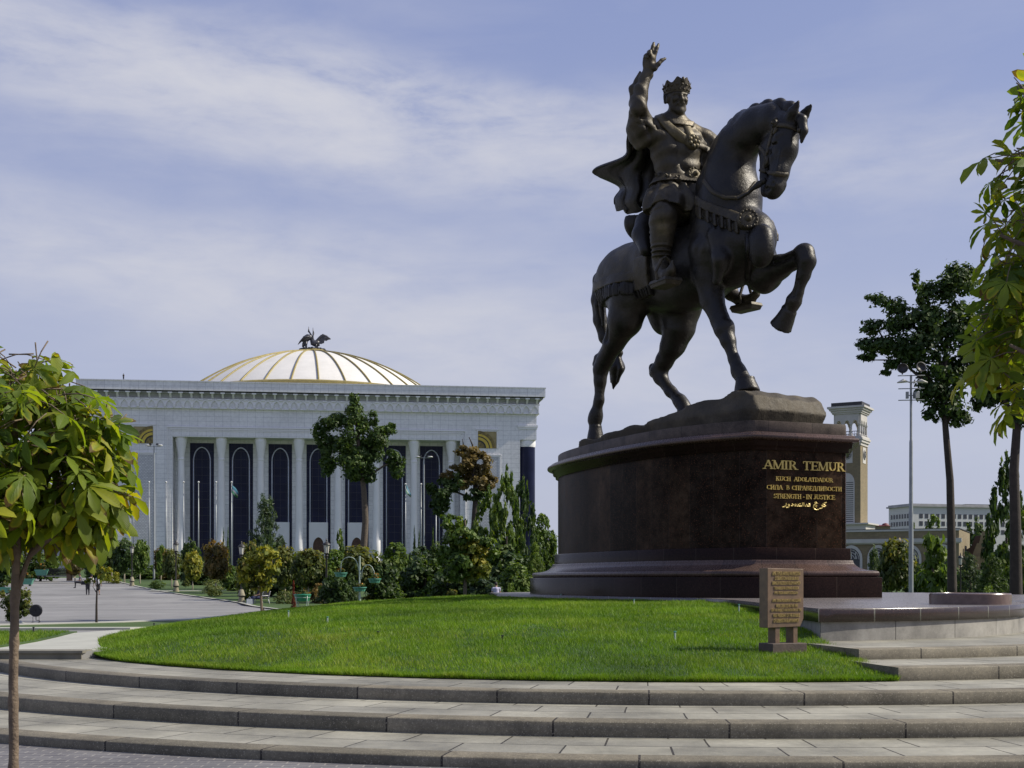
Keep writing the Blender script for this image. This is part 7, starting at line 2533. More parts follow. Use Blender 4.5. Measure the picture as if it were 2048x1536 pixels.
near_chestnut("chestnut_tree", "chestnut branches with green and yellow leaves hanging in from the right foreground", 7.0,
              [(2150, 1760), (2148, 1500), (2140, 1200), (2136, 900), (2130, 600), (2120, 350), (2110, 160)],
              [[(2135, 800, 0), (2080, 720, -0.1), (2020, 690, -0.15)], [(2131, 600, 0), (2070, 500, -0.1), (2000, 470, -0.1)], [(2125, 420, 0), (2060, 330, 0), (1990, 320, 0)], [(2115, 280, 0), (2060, 200, 0), (2040, 170, 0)]],
              spots_ellipsoids([(2050, 190, 24, 40, 0, 0.1), (2020, 345, 66, 46, 0, 0.2), (2050, 460, 80, 60, 0, 0.25), (2060, 590, 96, 80, 0, 0.3), (2030, 560, 50, 50, -0.1, 0.2), (2045, 720, 84, 70, -0.05, 0.3), (2050, 800, 50, 40, 0, 0.2), (2130, 500, 90, 330, 0.1, 0.45), (1990, 640, 36, 30, 0, 0.15), (1985, 735, 28, 24, 0, 0.12)], 7.0, 270, 43, 0.17), 43, 0.05)

# ================================================================== LETTERING AND INSCRIBED STONE
m_goldletter = simple("gilded_letters", (0.62, 0.47, 0.14), (0.50, 0.37, 0.10), 8.0, 0.42, 0.25)
TK, TN = 0.165, 0.075
GL = {
    'A': (0.86, [('n', .06, 0, .42, 1), ('t', .42, 1, .78, 0), ('n', .2, .34, .62, .34), ('s', .06, 0), ('s', .78, 0)]),
    'M': (1.06, [('n', .12, 0, .12, 1), ('t', .14, 1, .5, .04), ('n', .5, .04, .88, 1), ('t', .92, 0, .92, 1), ('s', .12, 0), ('s', .92, 0), ('s', .08, 1), ('s', .96, 1)]),
    'I': (0.40, [('t', .2, 0, .2, 1), ('s', .2, 0), ('s', .2, 1)]),
    'R': (0.84, [('t', .2, 0, .2, 1), ('s', .2, 0), ('s', .16, 1), ('n', .2, .965, .4, .965), ('n', .2, .5, .42, .5), ('a', .4, .735, .25, .235, -90, 90), ('t', .42, .5, .74, 0), ('s', .76, 0)]),
    'T': (0.82, [('t', .41, 0, .41, 1), ('s', .41, 0), ('n', .05, .96, .77, .96), ('n', .06, .96, .06, .74), ('n', .76, .96, .76, .74)]),
    'E': (0.78, [('t', .2, 0, .2, 1), ('s', .16, 0), ('s', .16, 1), ('n', .2, .96, .68, .96), ('n', .2, .5, .56, .5), ('n', .2, .04, .71, .04), ('n', .67, .96, .67, .78), ('n', .71, .04, .71, .24), ('n', .56, .4, .56, .6)]),
    'U': (0.90, [('t', .2, .3, .2, 1), ('a', .46, .3, .26, .28, 180, 360), ('n', .73, .3, .73, 1), ('s', .2, 1), ('s', .73, 1)]),
    'K': (0.86, [('t', .2, 0, .2, 1), ('s', .2, 0), ('s', .2, 1), ('n', .24, .42, .7, 1), ('t', .38, .58, .74, 0), ('s', .7, 1), ('s', .78, 0)]),
    'C': (0.84, [('a', .47, .5, .39, .47, 42, 318), ('n', .75, .97, .75, .7), ('n', .75, .06, .75, .2)]),
    'H': (0.94, [('t', .2, 0, .2, 1), ('t', .74, 0, .74, 1), ('n', .2, .5, .74, .5), ('s', .2, 0), ('s', .2, 1), ('s', .74, 0), ('s', .74, 1)]),
    'D': (0.90, [('t', .2, 0, .2, 1), ('s', .16, 0), ('s', .16, 1), ('n', .2, .965, .42, .965), ('n', .2, .035, .42, .035), ('a', .42, .5, .37, .465, -90, 90)]),
    'O': (0.92, [('a', .46, .5, .39, .47, 0, 360)]),
    'L': (0.74, [('t', .2, 0, .2, 1), ('s', .2, 1), ('s', .16, 0), ('n', .2, .04, .66, .04), ('n', .66, .04, .66, .24)]),
    'S': (0.70, [('a', .35, .745, .22, .22, 25, 270), ('a', .35, .27, .25, .25, -155, 90), ('n', .58, .97, .58, .74), ('n', .1, .03, .1, .26)]),
    'N': (0.92, [('n', .16, 0, .16, 1), ('t', .17, 1, .77, 0), ('n', .77, 0, .77, 1), ('s', .16, 0), ('s', .12, 1), ('s', .77, 1)]),
    'G': (0.90, [('a', .47, .5, .39, .47, 42, 318), ('t', .74, .05, .74, .42), ('s', .74, .42), ('n', .76, .97, .76, .7)]),
    'J': (0.52, [('t', .34, .2, .34, 1), ('a', .19, .2, .15, .2, 180, 360), ('s', .34, 1)]),
    'И': (0.94, [('t', .2, 0, .2, 1), ('t', .74, 0, .74, 1), ('n', .2, .04, .74, .96), ('s', .2, 0), ('s', .2, 1), ('s', .74, 0), ('s', .74, 1)]),
    'Л': (0.92, [('n', .14, 0, .30, 1), ('t', .72, 0, .72, 1), ('n', .28, .96, .72, .96), ('s', .14, 0), ('s', .72, 0)]),
    'В': (0.80, [('t', .2, 0, .2, 1), ('s', .16, 0), ('s', .16, 1), ('n', .2, .965, .4, .965), ('n', .2, .52, .42, .52), ('n', .2, .035, .42, .035), ('a', .39, .745, .22, .22, -90, 90), ('a', .41, .28, .27, .245, -90, 90)]),
    'П': (0.94, [('t', .2, 0, .2, 1), ('t', .74, 0, .74, 1), ('n', .16, .96, .78, .96), ('s', .2, 0), ('s', .74, 0)]),
    'Р': (0.74, [('t', .2, 0, .2, 1), ('s', .2, 0), ('s', .16, 1), ('n', .2, .965, .4, .965), ('n', .2, .5, .4, .5), ('a', .4, .735, .25, .235, -90, 90)]),
    'Д': (0.94, [('n', .2, .05, .32, 1), ('t', .70, .05, .70, 1), ('n', .3, .96, .70, .96), ('n', .04, .05, .88, .05), ('n', .06, .05, .06, -.14), ('n', .86, .05, .86, -.14)]),
    '-': (0.5, [('t', .1, .42, .4, .42)]),
}
for lat, cyr in zip("ACEOTH", "АСЕОТН"):
    GL[cyr] = GL[lat]


def face_pt(px, py):
    """(right, z) on the pedestal's front face"""
    q = (px - CX) / F
    c = Vector((_C.x, _C.y))
    t = (q * c.y - c.x) / (RX - q * RY)
    d = c.y + RY * t
    return t, EYE + (HY - py) / F * d


def glyph_polys(ch, ks=1.0):
    TK, TN = globals()['TK'] * ks, globals()['TN'] * ks
    w, els = GL[ch]
    out = []
    def seg(x0, y0, x1, y1, th):
        dx, dy = x1 - x0, y1 - y0
        L = math.hypot(dx, dy) or 1
        if abs(dy) > 0.25 and abs(dx) > 0.05:      # slanted strokes keep level ends
            h = th / 2 * L / abs(dy)
            out.append([(x0 - h, y0), (x0 + h, y0), (x1 + h, y1), (x1 - h, y1)])
        else:
            nx, ny = -dy / L * th / 2, dx / L * th / 2
            out.append([(x0 - nx, y0 - ny), (x0 + nx, y0 + ny), (x1 + nx, y1 + ny), (x1 - nx, y1 - ny)])
    for e in els:
        if e[0] == 't': seg(*e[1:], TK)
        elif e[0] == 'n': seg(*e[1:], TN)
        elif e[0] == 's':
            x, y = e[1], e[2]
            yy = y + (TN / 2 if y < 0.5 else -TN / 2)
            out.append([(x - .17, yy - TN / 2), (x + .17, yy - TN / 2), (x + .17, yy + TN / 2), (x - .17, yy + TN / 2)])
        else:
            cx, cy, rx, ry, a0, a1 = e[1:]
            n = max(6, int(abs(a1 - a0) / 15))
            for i in range(n):
                A = [R(a0 + (a1 - a0) * (i + k) / n) for k in (0, 1.03)]
                qd = []
                for a, s in ((A[0], -1), (A[0], 1), (A[1], 1), (A[1], -1)):
                    th = TN + (TK - TN) * abs(math.cos(a)) ** 1.2
                    qd.append((cx + (rx - TK / 2 * 0.6 + s * th / 2) * math.cos(a), cy + (ry - TN / 2 + s * th / 2 * (TN / TK + (1 - TN / TK) * abs(math.cos(a)))) * math.sin(a)))
                out.append(qd)
    return w, out


def word(mb, txt, x0, x1, z0, h, off=0.001, th=0.035):
    """fit txt between x0 and x1 on the face, cap height h"""
    tot = sum(GL[c][0] for c in txt)
    sx = (x1 - x0) / tot
    x = x0
    lay = 0.0
    for ch in txt:
        w, polys = glyph_polys(ch, 1.0 if h > 0.18 else 0.74)
        for k, pl in enumerate(polys):
            p = [(x + a * sx, z0 + b * h) for a, b in pl]
            ar = sum(p[i][0] * p[(i + 1) % len(p)][1] - p[(i + 1) % len(p)][0] * p[i][1] for i in range(len(p)))
            if ar < 0: p = p[::-1]
            mb.extrude_xz(p, -off - th - 0.0007 * k, 0.03)
        x += w * sx


def build_lettering():
    lines = [[("AMIR", 1526.2, 1592.8), ("TEMUR", 1604.5, 1687.6), 937.6, 919.6],
             [("KUCH", 1550.4, 1580.4), ("ADOLATDADUR", 1587.0, 1664.2), 961.4, 952.8],
             [("СИЛА", 1532.0, 1564.0), ("В", 1571.5, 1577.5), ("СПРАВЕДЛИВОСТИ", 1582.4, 1682.4), 978.6, 969.6],
             [("STRENGTH", 1545.6, 1601.5), ("-", 1604.5, 1608.0), ("IN", 1610.6, 1622.6), ("JUSTICE", 1626.2, 1669.0), 996.6, 987.2]]
    root = PEDESTAL
    M = Matrix.Translation((_C.x - FC[0], _C.y - FC[1], -ZP)) @ Matrix.Rotation(AXA, 4, 'Z')
    for ln in lines:
        x_ref = ln[0][1]
        z0 = face_pt(x_ref, ln[-2])[1]; z1 = face_pt(x_ref, ln[-1])[1]
        for w in ln[:-2]:
            mb = MB()
            word(mb, w[0], face_pt(w[1], 950)[0], face_pt(w[2], 950)[0], z0, z1 - z0)
            mb.xf(M)
            mb.build("inscription", m_goldletter, root)
    # the last line, in Arabic script
    Zm = lambda X, Y: (1500 + X / 8.532, 880 + Y / 8.532)
    ST = [[(1297, 1066), (1262, 1080), (1232, 1096), (1262, 1112), (1283, 1128), (1270, 1138), (1240, 1138)],
          [(1238, 1128), (1226, 1112), (1212, 1118), (1215, 1130), (1236, 1132), (1228, 1152), (1205, 1168), (1172, 1174)],
          [(1092, 1076), (1112, 1062), (1142, 1082), (1105, 1092), (1078, 1115), (1070, 1148), (1086, 1178), (1120, 1194), (1162, 1186)],
          [(1012, 1096), (994, 1092), (986, 1104), (1000, 1112), (1018, 1112)], [(1018, 1130), (990, 1134), (962, 1132), (966, 1118), (948, 1096)], [(948, 1128), (930, 1132)],
          [(906, 1068), (908, 1100), (906, 1132)], [(884, 1068), (884, 1110), (876, 1130), (840, 1132), (818, 1130), (820, 1116), (804, 1098)], [(812, 1130), (790, 1133)],
          [(770, 1094), (752, 1108), (752, 1126), (768, 1128), (776, 1112), (770, 1094)], [(706, 1090), (724, 1108), (726, 1122), (690, 1126)],
          [(664, 1118), (652, 1100), (640, 1108), (644, 1120), (664, 1120), (656, 1140), (632, 1152), (606, 1154)], [(606, 1076), (606, 1104), (596, 1126), (572, 1142), (544, 1146)]]
    dots = [(1112, 1128), (1128, 1124), (1121, 1142), (838, 1092), (850, 1091)]
    mb = MB()
    for s in ST:
        pts = []
        for X, Y in s:
            t, z = face_pt(*Zm(X, Y)); pts.append((t, -0.02, z))
        mb.tube(pts, 0.018, 6)
    for X, Y in dots:
        t, z = face_pt(*Zm(X, Y)); mb.ball((t, -0.02, z), 0.022, 6)
    mb.xf(M)
    mb.build("inscription", m_goldletter, root)
    # small dark round lamp bracket at the cornice's right end
    return


build_lettering()
m_tablet = simple("brown_tablet_granite", (0.20, 0.125, 0.07), (0.125, 0.08, 0.047), 10.0, 0.55, bump=0.12, bscale=60)
m_tabletdark = simple("dark_tablet_base", (0.11, 0.08, 0.06), (0.07, 0.05, 0.04), 8.0, 0.7, bump=0.3, bscale=30)
m_tabletletter = simple("tablet_letters", (0.50, 0.37, 0.14), (0.36, 0.27, 0.10), 20, 0.5, 0.1)


def build_tablet():
    d = 18.75
    th = R(24)
    c0 = P(1535, 1256, d)
    def along(px, ax):
        q = (px - CX) / F
        return (q * c0.y - c0.x) / (ax[0] - q * ax[1])
    W = along(1607, (math.cos(th), math.sin(th)))
    T = along(1518.5, (-math.sin(th), math.cos(th)))
    ztop = P(1535, 1136, d).z; zbot = c0.z
    zleg = P(1545, 1287, d).z
    zg = lz(c0.x + 0.2, d) - 0.06
    root = thing("inscribed_tablet", "brown stone tablet with raised gold writing on two legs in the grass", "stone tablet", (c0.x, c0.y, zg), th)
    o = zg
    mb = MB()
    mb.extrude_xz([(0, zbot - o), (W - 0.06, zbot - o + 0.012), (W, zbot - o + 0.13), (W, ztop - o - 0.012), (0.0, ztop - o)], 0, T)
    sl = mb.build("slab", m_tablet, root, bevel=0.006)
    for a, b in ((1552, 1560.5), (1588, 1596)):
        x0, x1 = along(a, (math.cos(th), math.sin(th))), along(b, (math.cos(th), math.sin(th)))
        mb = MB(); mb.bx(x0, x1, 0.012, T * 0.96, zleg - o - 0.01, zbot - o + 0.02); mb.build("leg", m_tablet, root)
    mb = MB(); mb.bx(0.02, W * 0.98, -0.10, T + 0.05, -0.2, zleg - o); mb.build("base", m_tabletdark, root, bevel=0.008)
    txt = [("AMIR TEMUR HAYKALI VA MAYDONI", 147, 222), ("O‘ZBEKISTON RESPUBLIKASI", 232, 298), ("BIRINCHI PREZIDENTI ISLOM KARIMOV", 312, 376), ("TASHABBUSI VA LOYIHASI ASOSIDA", 398, 456), ("1993-YILDA BARPO ETILGAN", 478, 534),
           ("AMIR TEMUR MONUMENT AND SQUARE", 606, 672), ("WERE CREATED IN THE 1993", 692, 756), ("ON THE PROJECT AND INITIATIVE OF THE", 768, 836), ("FIRST PRESIDENT OF THE REPUBLIC", 852, 916), ("OF UZBEKISTAN ISLAM KARIMOV", 936, 1006)]
    wid = {0: (285, 745), 1: (325, 722), 2: (285, 748), 3: (315, 722), 4: (320, 705), 5: (285, 757), 6: (345, 705), 7: (268, 765), 8: (300, 742), 9: (305, 725)}
    for i, (s, ya, yb) in enumerate(txt):
        fc = bpy.data.curves.new("t", 'FONT')
        fc.body = s; fc.size = 1.0; fc.extrude = 0.02; fc.offset = 0.0
        fo = bpy.data.objects.new("t", fc); COL.objects.link(fo)
        dg = bpy.context.evaluated_depsgraph_get()
        me = bpy.data.meshes.new_from_object(fo.evaluated_get(dg))
        bpy.data.objects.remove(fo); bpy.data.curves.remove(fc)
        co = np.array([v.co for v in me.vertices])
        lo, hi = co.min(0), co.max(0)
        a, b = wid[i]
        xa, xb = along(1510 + a / 8.3, (math.cos(th), math.sin(th))), along(1510 + b / 8.3, (math.cos(th), math.sin(th)))
        za = P(1535, 1125 + yb / 8.3 - 0.8, d).z - o; zb_ = P(1535, 1125 + ya / 8.3, d).z - o
        co2 = np.empty_like(co)
        co2[:, 0] = xa + (co[:, 0] - lo[0]) / (hi[0] - lo[0]) * (xb - xa)
        co2[:, 2] = za + (co[:, 1] - lo[1]) / (hi[1] - lo[1]) * (zb_ - za)
        co2[:, 1] = -0.006 - (co[:, 2] - lo[2]) / max(hi[2] - lo[2], 1e-6) * 0.008 + 0.004
        for v, p in zip(me.vertices, co2): v.co = p
        me.name = "inscription"
        link_mesh("inscription", me, m_tabletletter, sl)


build_tablet()

# ================================================================== STREET FURNITURE
m_lampconc = simple("stone_coloured_lamp_foot", (0.30, 0.27, 0.18), (0.20, 0.18, 0.12), 6, 0.8)
m_lampdark = simple("dark_cast_iron", (0.035, 0.032, 0.028), (0.02, 0.018, 0.016), 6, 0.5)
m_lampglass = simple("milky_lamp_glass", (0.58, 0.57, 0.50), (0.48, 0.47, 0.41), 6, 0.4)
m_galv = simple("galvanised_pole", (0.33, 0.35, 0.35), (0.24, 0.26, 0.26), 3, 0.45, 0.3)
m_greenpole = simple("pale_green_paint", (0.42, 0.50, 0.43), (0.33, 0.40, 0.34), 3, 0.5)
m_teal = simple("teal_plastic", (0.10, 0.30, 0.22), (0.07, 0.23, 0.17), 8, 0.45)
m_tealgreen = simple("green_painted_bowl", (0.03, 0.22, 0.12), (0.02, 0.16, 0.09), 8, 0.4)
m_flower = leaf_mat("flower_petals", [(0.0, (0.035, 0.07, 0.015)), (0.62, (0.08, 0.10, 0.02)), (0.72, (0.30, 0.12, 0.015)), (0.88, (0.50, 0.27, 0.02)), (1.0, (0.45, 0.05, 0.03))], 0.6, 0.25)
m_redspike = leaf_mat('red_spike', [(0.0, (0.06, 0.03, 0.01)), (1.0, (0.30, 0.035, 0.02))], 0.6, 0.2)
m_white = simple("white_paint", (0.62, 0.62, 0.60), (0.52, 0.52, 0.50), 5, 0.5)
m_black = simple("black_rubber", (0.022, 0.022, 0.026), (0.012, 0.012, 0.014), 8, 0.6)


def lamp_proto(h=3.0):
    root = bpy.data.objects.new("street_lamp", None); COL.objects.link(root)
    mb = MB(); mb.lathe((0, 0, 0), [(0.20 , -0.1), (0.195, 0.02), (0.13, 0.30), (0.13, 0.32)], 16); mb.lathe((0, 0, 0), [(0.19, 0.37), (0.17, 0.42), (0.10, 0.66), (0.07, 0.68)], 16)
    mb.build("foot", m_lampconc, root, auto=40)
    mb = MB(); mb.lathe((0, 0, 0), [(0.15, 0.31), (0.20, 0.34), (0.20, 0.375), (0.15, 0.38)], 16); mb.build("foot_ring", m_lampdark, root)
    mb = MB(); mb.lathe((0, 0, 0), [(0.05, 0.66), (0.045, 2.2), (0.075, 2.26), (0.09, 2.32), (0.06, 2.36), (0.12, 2.41), (0.13, 2.43)], 12); mb.build("pole", m_lampdark, root, auto=40)
    mb = MB(); mb.lathe((0, 0, 0), [(0.095, 2.42), (0.14, 2.80)], 8); g = mb.build("lantern", m_lampglass, root)
    mb = MB()
    for k in range(8):
        a = 2 * math.pi * k / 8
        mb.tube([(0.097 * math.cos(a), 0.097 * math.sin(a), 2.42), (0.142 * math.cos(a), 0.142 * math.sin(a), 2.81)], 0.008, 4)
    mb.lathe((0, 0, 0), [(0.146, 2.79), (0.146, 2.82)], 8)
    mb.build("lantern_frame", m_lampdark, g)
    mb = MB(); mb.lathe((0, 0, 0), [(0.19, 2.81), (0.18, 2.84), (0.10, 2.92), (0.05, 2.94), (0.03, 2.99), (0.045, 3.02), (0.01, 3.10)], 16); mb.build("cap", m_lampdark, root, auto=40)
    return root


LAMP = lamp_proto()
GLP = "street lamps along the avenue"
for i, (px, top, base, lb) in enumerate(((653, 1077, 1213, "large street lamp with milky lantern right of the teal planter"), (483, 1082, 1206, "street lamp half hidden behind the young yellow-green chestnut"),
                                         (352, 1079, 1184, "street lamp with a waisted foot standing left of the yellow-tinged standard tree"), (264, 1088, 1172, "street lamp between the two dark standard trees on the left"), (147, 1095, 1154, "farthest street lamp at the head of the avenue beside the brown pillar"))):
    o = LAMP if i == 0 else copy_tree(LAMP)
    d = d_base(base) if base > 1165 else 150
    zb = P(px, base, d).z
    o.location = (P(px, HY, d).x, d, zb)
    s = (base - top) * d / F / 3.1
    o.scale = (s, s, s)
    o.rotation_euler = (0, 0, i * 0.4)
    props(o, lb, "street lamp", GLP)
o = copy_tree(LAMP); d = 70
o.location = (P(1921, HY, d).x, d, ZA(d)); s = (EYE + (HY - 1105) / F * d - ZA(d)) / 3.1; o.scale = (s * 0.8, s * 0.8, s)
props(o, "small black street lamp in front of the low pine on the right", "street lamp")


def flood_mast(px, top, d, label):
    zb = ZA(d); zt = EYE + (HY - top) / F * d
    root = thing("floodlight_mast", label, "floodlight mast", (P(px, HY, d).x, d, zb), 0.0, "floodlight masts before the palace")
    H = zt - zb
    s = d / F
    mb = MB(); mb.lathe((0, 0, 0), [(2.1 * s, -0.3), (2.0 * s, H * 0.18), (1.5 * s, H * 0.2), (1.2 * s, H)], 12); mb.build("pole", m_galv, root, auto=40)
    mb = MB(); mb.tube([(-13 * s, 0, H - 0.1), (13 * s, 0, H - 0.1)], 0.6 * s, 6); mb.build("crossbar", m_galv, root)
    for sg in (-1, 1):
        mb = MB(); mb.lathe((sg * 12 * s, 0, H), [(0.3 * s, -1.6 * s), (4.0 * s, -0.7 * s), (4.6 * s, 0.3 * s), (3.4 * s, 1.5 * s), (0.3 * s, 1.9 * s)], 14, sx=1.25); mb.build("lamp_head", m_white, root, True)
        mb = MB(); mb.box((sg * 7 * s, -1 * s, H + 2.4 * s), (5.0 * s, 4 * s, 3.2 * s), 0, 0, 0.8); mb.bx(sg * 7 * s - 0.4 * s, sg * 7 * s + 0.4 * s, -0.5 * s, 0.5 * s, H - 0.1, H + 1 * s); mb.build("floodlight", m_lampdark, root)


flood_mast(308, 891, 165, "tall pole with two white lamp heads before the palace's left wing")
flood_mast(848, 914, 150, "tall pole with two white lamp heads before the last dark palace window")


def right_mast():
    d = 56.0
    s = d / F
    zb = ZA(d); H = EYE + (HY - 750) * s - zb
    root = thing("floodlight_mast", "grey mast with two round floodlights and street lamp heads right of the pedestal", "floodlight mast", (P(1822, HY, d).x, d, zb))
    mb = MB(); mb.lathe((0, 0, 0), [(0.10, -0.2), (0.10, H * 0.42), (0.085, H * 0.43), (0.075, H * 0.72), (0.055, H * 0.73), (0.05, H)], 14); mb.build("pole", m_galv, root, auto=40)
    for k, (zz, w) in enumerate(((752, 27), (778, 26), (801, 26))):
        z = EYE + (HY - zz) * s - zb
        mb = MB(); mb.tube([(-w * s, -0.05, z), (w * s, -0.05, z + 0.02)], 0.022, 6); mb.build("crossbar", m_galv, root)
    for sg, yy in ((-1, 738), (1, 735)):
        z = EYE + (HY - yy) * s - zb
        mb = MB()
        mb.lathe((0, 0, 0), [(0.05, -0.22), (0.13, -0.16), (0.205, -0.02), (0.225, 0.02), (0.225, 0.06), (0.20, 0.06), (0.18, 0.0), (0.02, -0.03)], 20)
        mb.xf(Matrix.Translation((sg * 18 * s, -0.1, z)) @ Matrix.Rotation(R(75), 4, 'X') @ Matrix.Rotation(R(sg * 14), 4, 'Y'))
        mb.tube([(sg * 18 * s, -0.05, z - 0.24), (sg * 18 * s, -0.02, z - 0.13)], 0.03, 6)
        mb.build("round_floodlight", m_lampdark, root, True)
    z = EYE + (HY - 764) * s - zb
    for sg in (-1, 1):
        mb = MB()
        mb.tube([(0, 0, z - 0.02), (sg * 10 * s, -0.1, z)], 0.03, 6)
        mb.tube([(sg * 10 * s, -0.1, z), (sg * 18 * s, -0.16, z + 0.02), (sg * 30 * s, -0.22, z - 0.06)], [0.07, 0.15, 0.05], 10, flat=0.55)
        mb.build("street_lamp_head", m_lampglass, root, True)
    z = EYE + (HY - 791) * s - zb
    for sg, w in ((-1, 6), (1, 9)):
        mb = MB(); mb.box((sg * 9 * s, -0.1, z), (w * s, 0.22, 13 * s), R(sg * 15)); mb.bx(min(0, sg * 6 * s), max(0, sg * 6 * s), -0.05, 0.0, z - 0.02, z + 0.02)
        mb.build("equipment_box", m_galv, root, bevel=0.01)


right_mast()

# flagpoles along the palace front
m_flag = NT("blue_white_green_flag")
_fu = m_flag.n("ShaderNodeUVMap"); _fs = m_flag.n("ShaderNodeSeparateXYZ"); m_flag.l(_fu.outputs[0], _fs.inputs[0])
m_flag.set(m_flag.ramp(_fs.outputs[1], [(0.0, (0.02, 0.13, 0.06)), (0.34, (0.02, 0.13, 0.06)), (0.36, (0.36, 0.38, 0.36)), (0.56, (0.36, 0.38, 0.36)), (0.64, (0.03, 0.13, 0.18)), (1.0, (0.03, 0.13, 0.18))]), 0.7)
m_flag = m_flag.mat
FLP = [(267, 963, "first flagpole from the left, before the patterned wing panel"), (298, 963, "flagpole just left of the left floodlight mast"), (332, 963, "flagpole between the left mast and the first palace column"), (367, 963, "flagpole in front of the first palace column"),
       (397, 963, "pale flagpole in front of the first dark window"), (432, 963, "thin flagpole between the first and second windows"), (463, 963, "flagpole carrying a drooping flag before the second window"), (811, 967, "flagpole carrying a drooping flag left of the right mast"),
       (842, 967, "flagpole directly left of the right floodlight mast"), (872, 990, "shorter flagpole directly right of the right floodlight mast")]
_fp = None
for i, (px, top, lb) in enumerate(FLP):
    d = 196.0
    zb = 2.2; zt = EYE + (HY - top) / F * d
    if _fp is None:
        _fp = bpy.data.objects.new("flagpole", None); COL.objects.link(_fp)
        mb = MB(); mb.lathe((0, 0, 0), [(0.11, -0.5), (0.10, 6), (0.06, 15.0)], 10); mb.build("pole", m_galv, _fp, True)
        mb = MB(); mb.ball((0, 0, 15.1), 0.16, 10); mb.build("finial", m_white, _fp, True)
        o = _fp
    else:
        o = copy_tree(_fp)
    o.location = (P(px, HY, d).x, d, zb); o.scale = (1, 1, (zt - zb) / 15.2)
    props(o, lb, "flagpole", "flagpoles along the palace front")


def flag(px, top, pts_px, label):
    d = 195.8
    A = [[P(a[0], a[1], d + 0.5 * math.sin(j * 1.9 + i)) for j, a in enumerate(row)] for i, row in enumerate(pts_px)]
    nu, nv = len(A), len(A[0])
    O = A[0][0]
    V = [tuple(A[i][j] - O) for i in range(nu) for j in range(nv)]
    UV = [(i / (nu - 1), 1 - j / (nv - 1)) for i in range(nu) for j in range(nv)]
    Q = [(i * nv + j, (i + 1) * nv + j, (i + 1) * nv + j + 1, i * nv + j + 1) for i in range(nu - 1) for j in range(nv - 1)]
    o = np_mesh("flag", np.array(V), np.array(Q), m_flag, None, True, np.array(UV))
    o.location = O
    o.modifiers.new("sub", 'SUBSURF').render_levels = 2
    so = o.modifiers.new("thick", 'SOLIDIFY'); so.thickness = 0.03
    props(o, label, "flag")


flag(463, 970, [[(463.5, 970), (463.5, 978), (463.5, 986)], [(466, 972), (466, 980), (467, 989)], [(470, 975), (469, 984), (470, 993)], [(474, 980), (472, 988), (473, 995)], [(477, 986), (475, 991), (476, 996)]], "blue white and green flag drooping before the second palace window")
flag(811, 968, [[(811.5, 968), (811.5, 975), (811.5, 984)], [(814, 972), (813.5, 981), (814, 988)], [(817, 979), (816, 986), (817, 991)], [(820, 985), (819, 990), (820, 993)], [(823, 990), (822, 993), (823, 995)]], "blue white and green flag hanging limp left of the right floodlight mast")

# hanging flower pots
def pot(px, py, w, d, label, group, mat=None, hgt=9, stand=0.0, tilt=0):
    s = d / F
    c = P(px, py, d)
    root = thing("flower_pot", label, "flower pot", tuple(c), 0.2, group)
    r = w / 2 * s
    h = hgt * s
    n = 12
    mb = MB()
    mb.lathe((0, 0, 0), [(r * 0.62, -h), (r * 0.72, -h * 0.95), (r * 0.86, -h * 0.25), (r * 1.0, -h * 0.2), (r * 1.0, 0), (r * 0.9, 0), (r * 0.8, -h * 0.3)], n)
    for k in range(8):
        a = 2 * math.pi * k / 8
        mb.tube([(r * 0.70 * math.cos(a), r * 0.70 * math.sin(a), -h * 0.92), (r * 0.9 * math.cos(a), r * 0.9 * math.sin(a), -h * 0.22)], r * 0.03, 4)
    mb.build("bowl", mat or m_teal, root, auto=35)
    leaf_cloud("flowers", [((0, 0, h * 0.35), (r * 0.7, r * 0.7, h * 0.55)), ((r * 0.2, 0, h * 0.7), (r * 0.35, r * 0.35, h * 0.4))], 160, r * 0.28, m_flower, root, int(px), 0.1, 0.5, 8, 0.8)
    return root


GP = "flower pots hanging from the post"
PD = 57.0
_s = PD / F
pz = ZA(PD)
rt = thing("flower_post", "pale post with three curved arms that carries hanging flower pots", "flower post", (P(719.5, HY, PD).x, PD, pz))
mb = MB(); mb.lathe((0, 0, 0), [(2.0 * _s, -0.2), (2.0 * _s, EYE + (HY - 1190) * _s - pz), (1.7 * _s, EYE + (HY - 1188) * _s - pz), (1.6 * _s, EYE + (HY - 1112) * _s - pz)], 12); mb.build("post", m_greenpole, rt, auto=40)
for arc in ([(717, 1141), (716.5, 1133), (713, 1122), (706, 1115.5), (698, 1114), (690, 1116.5), (684, 1122), (682, 1131), (681, 1149)], [(723, 1158), (724, 1144), (727, 1135), (733, 1130), (739, 1130), (744, 1134), (748, 1142), (749, 1161)],
            [(721, 1146), (719.5, 1148), (719, 1156), (719, 1164), (719.5, 1179)]):
    k = 0 if arc[0][0] != 721 else -0.35
    pts = [P(a, b, PD + k) - Vector((rt.location.x, PD, pz)) for a, b in arc]
    mb = MB(); mb.tube(pts, 0.75 * _s, 8)
    for q in (0, 1):
        mb.tube([pts[q], Vector((0, 0, pts[q].z))], 0.5 * _s, 4)
    mb.build("arm", m_greenpole, rt, True)
pot(681.5, 1145, 27, PD, "upper left teal flower pot hanging from the pale post", GP)
pot(749, 1157, 27, PD, "right teal flower pot hanging from the pale post", GP)
pot(719.5, 1174, 28, PD - 0.35, "lowest teal flower pot hanging in front of the pale post", GP)

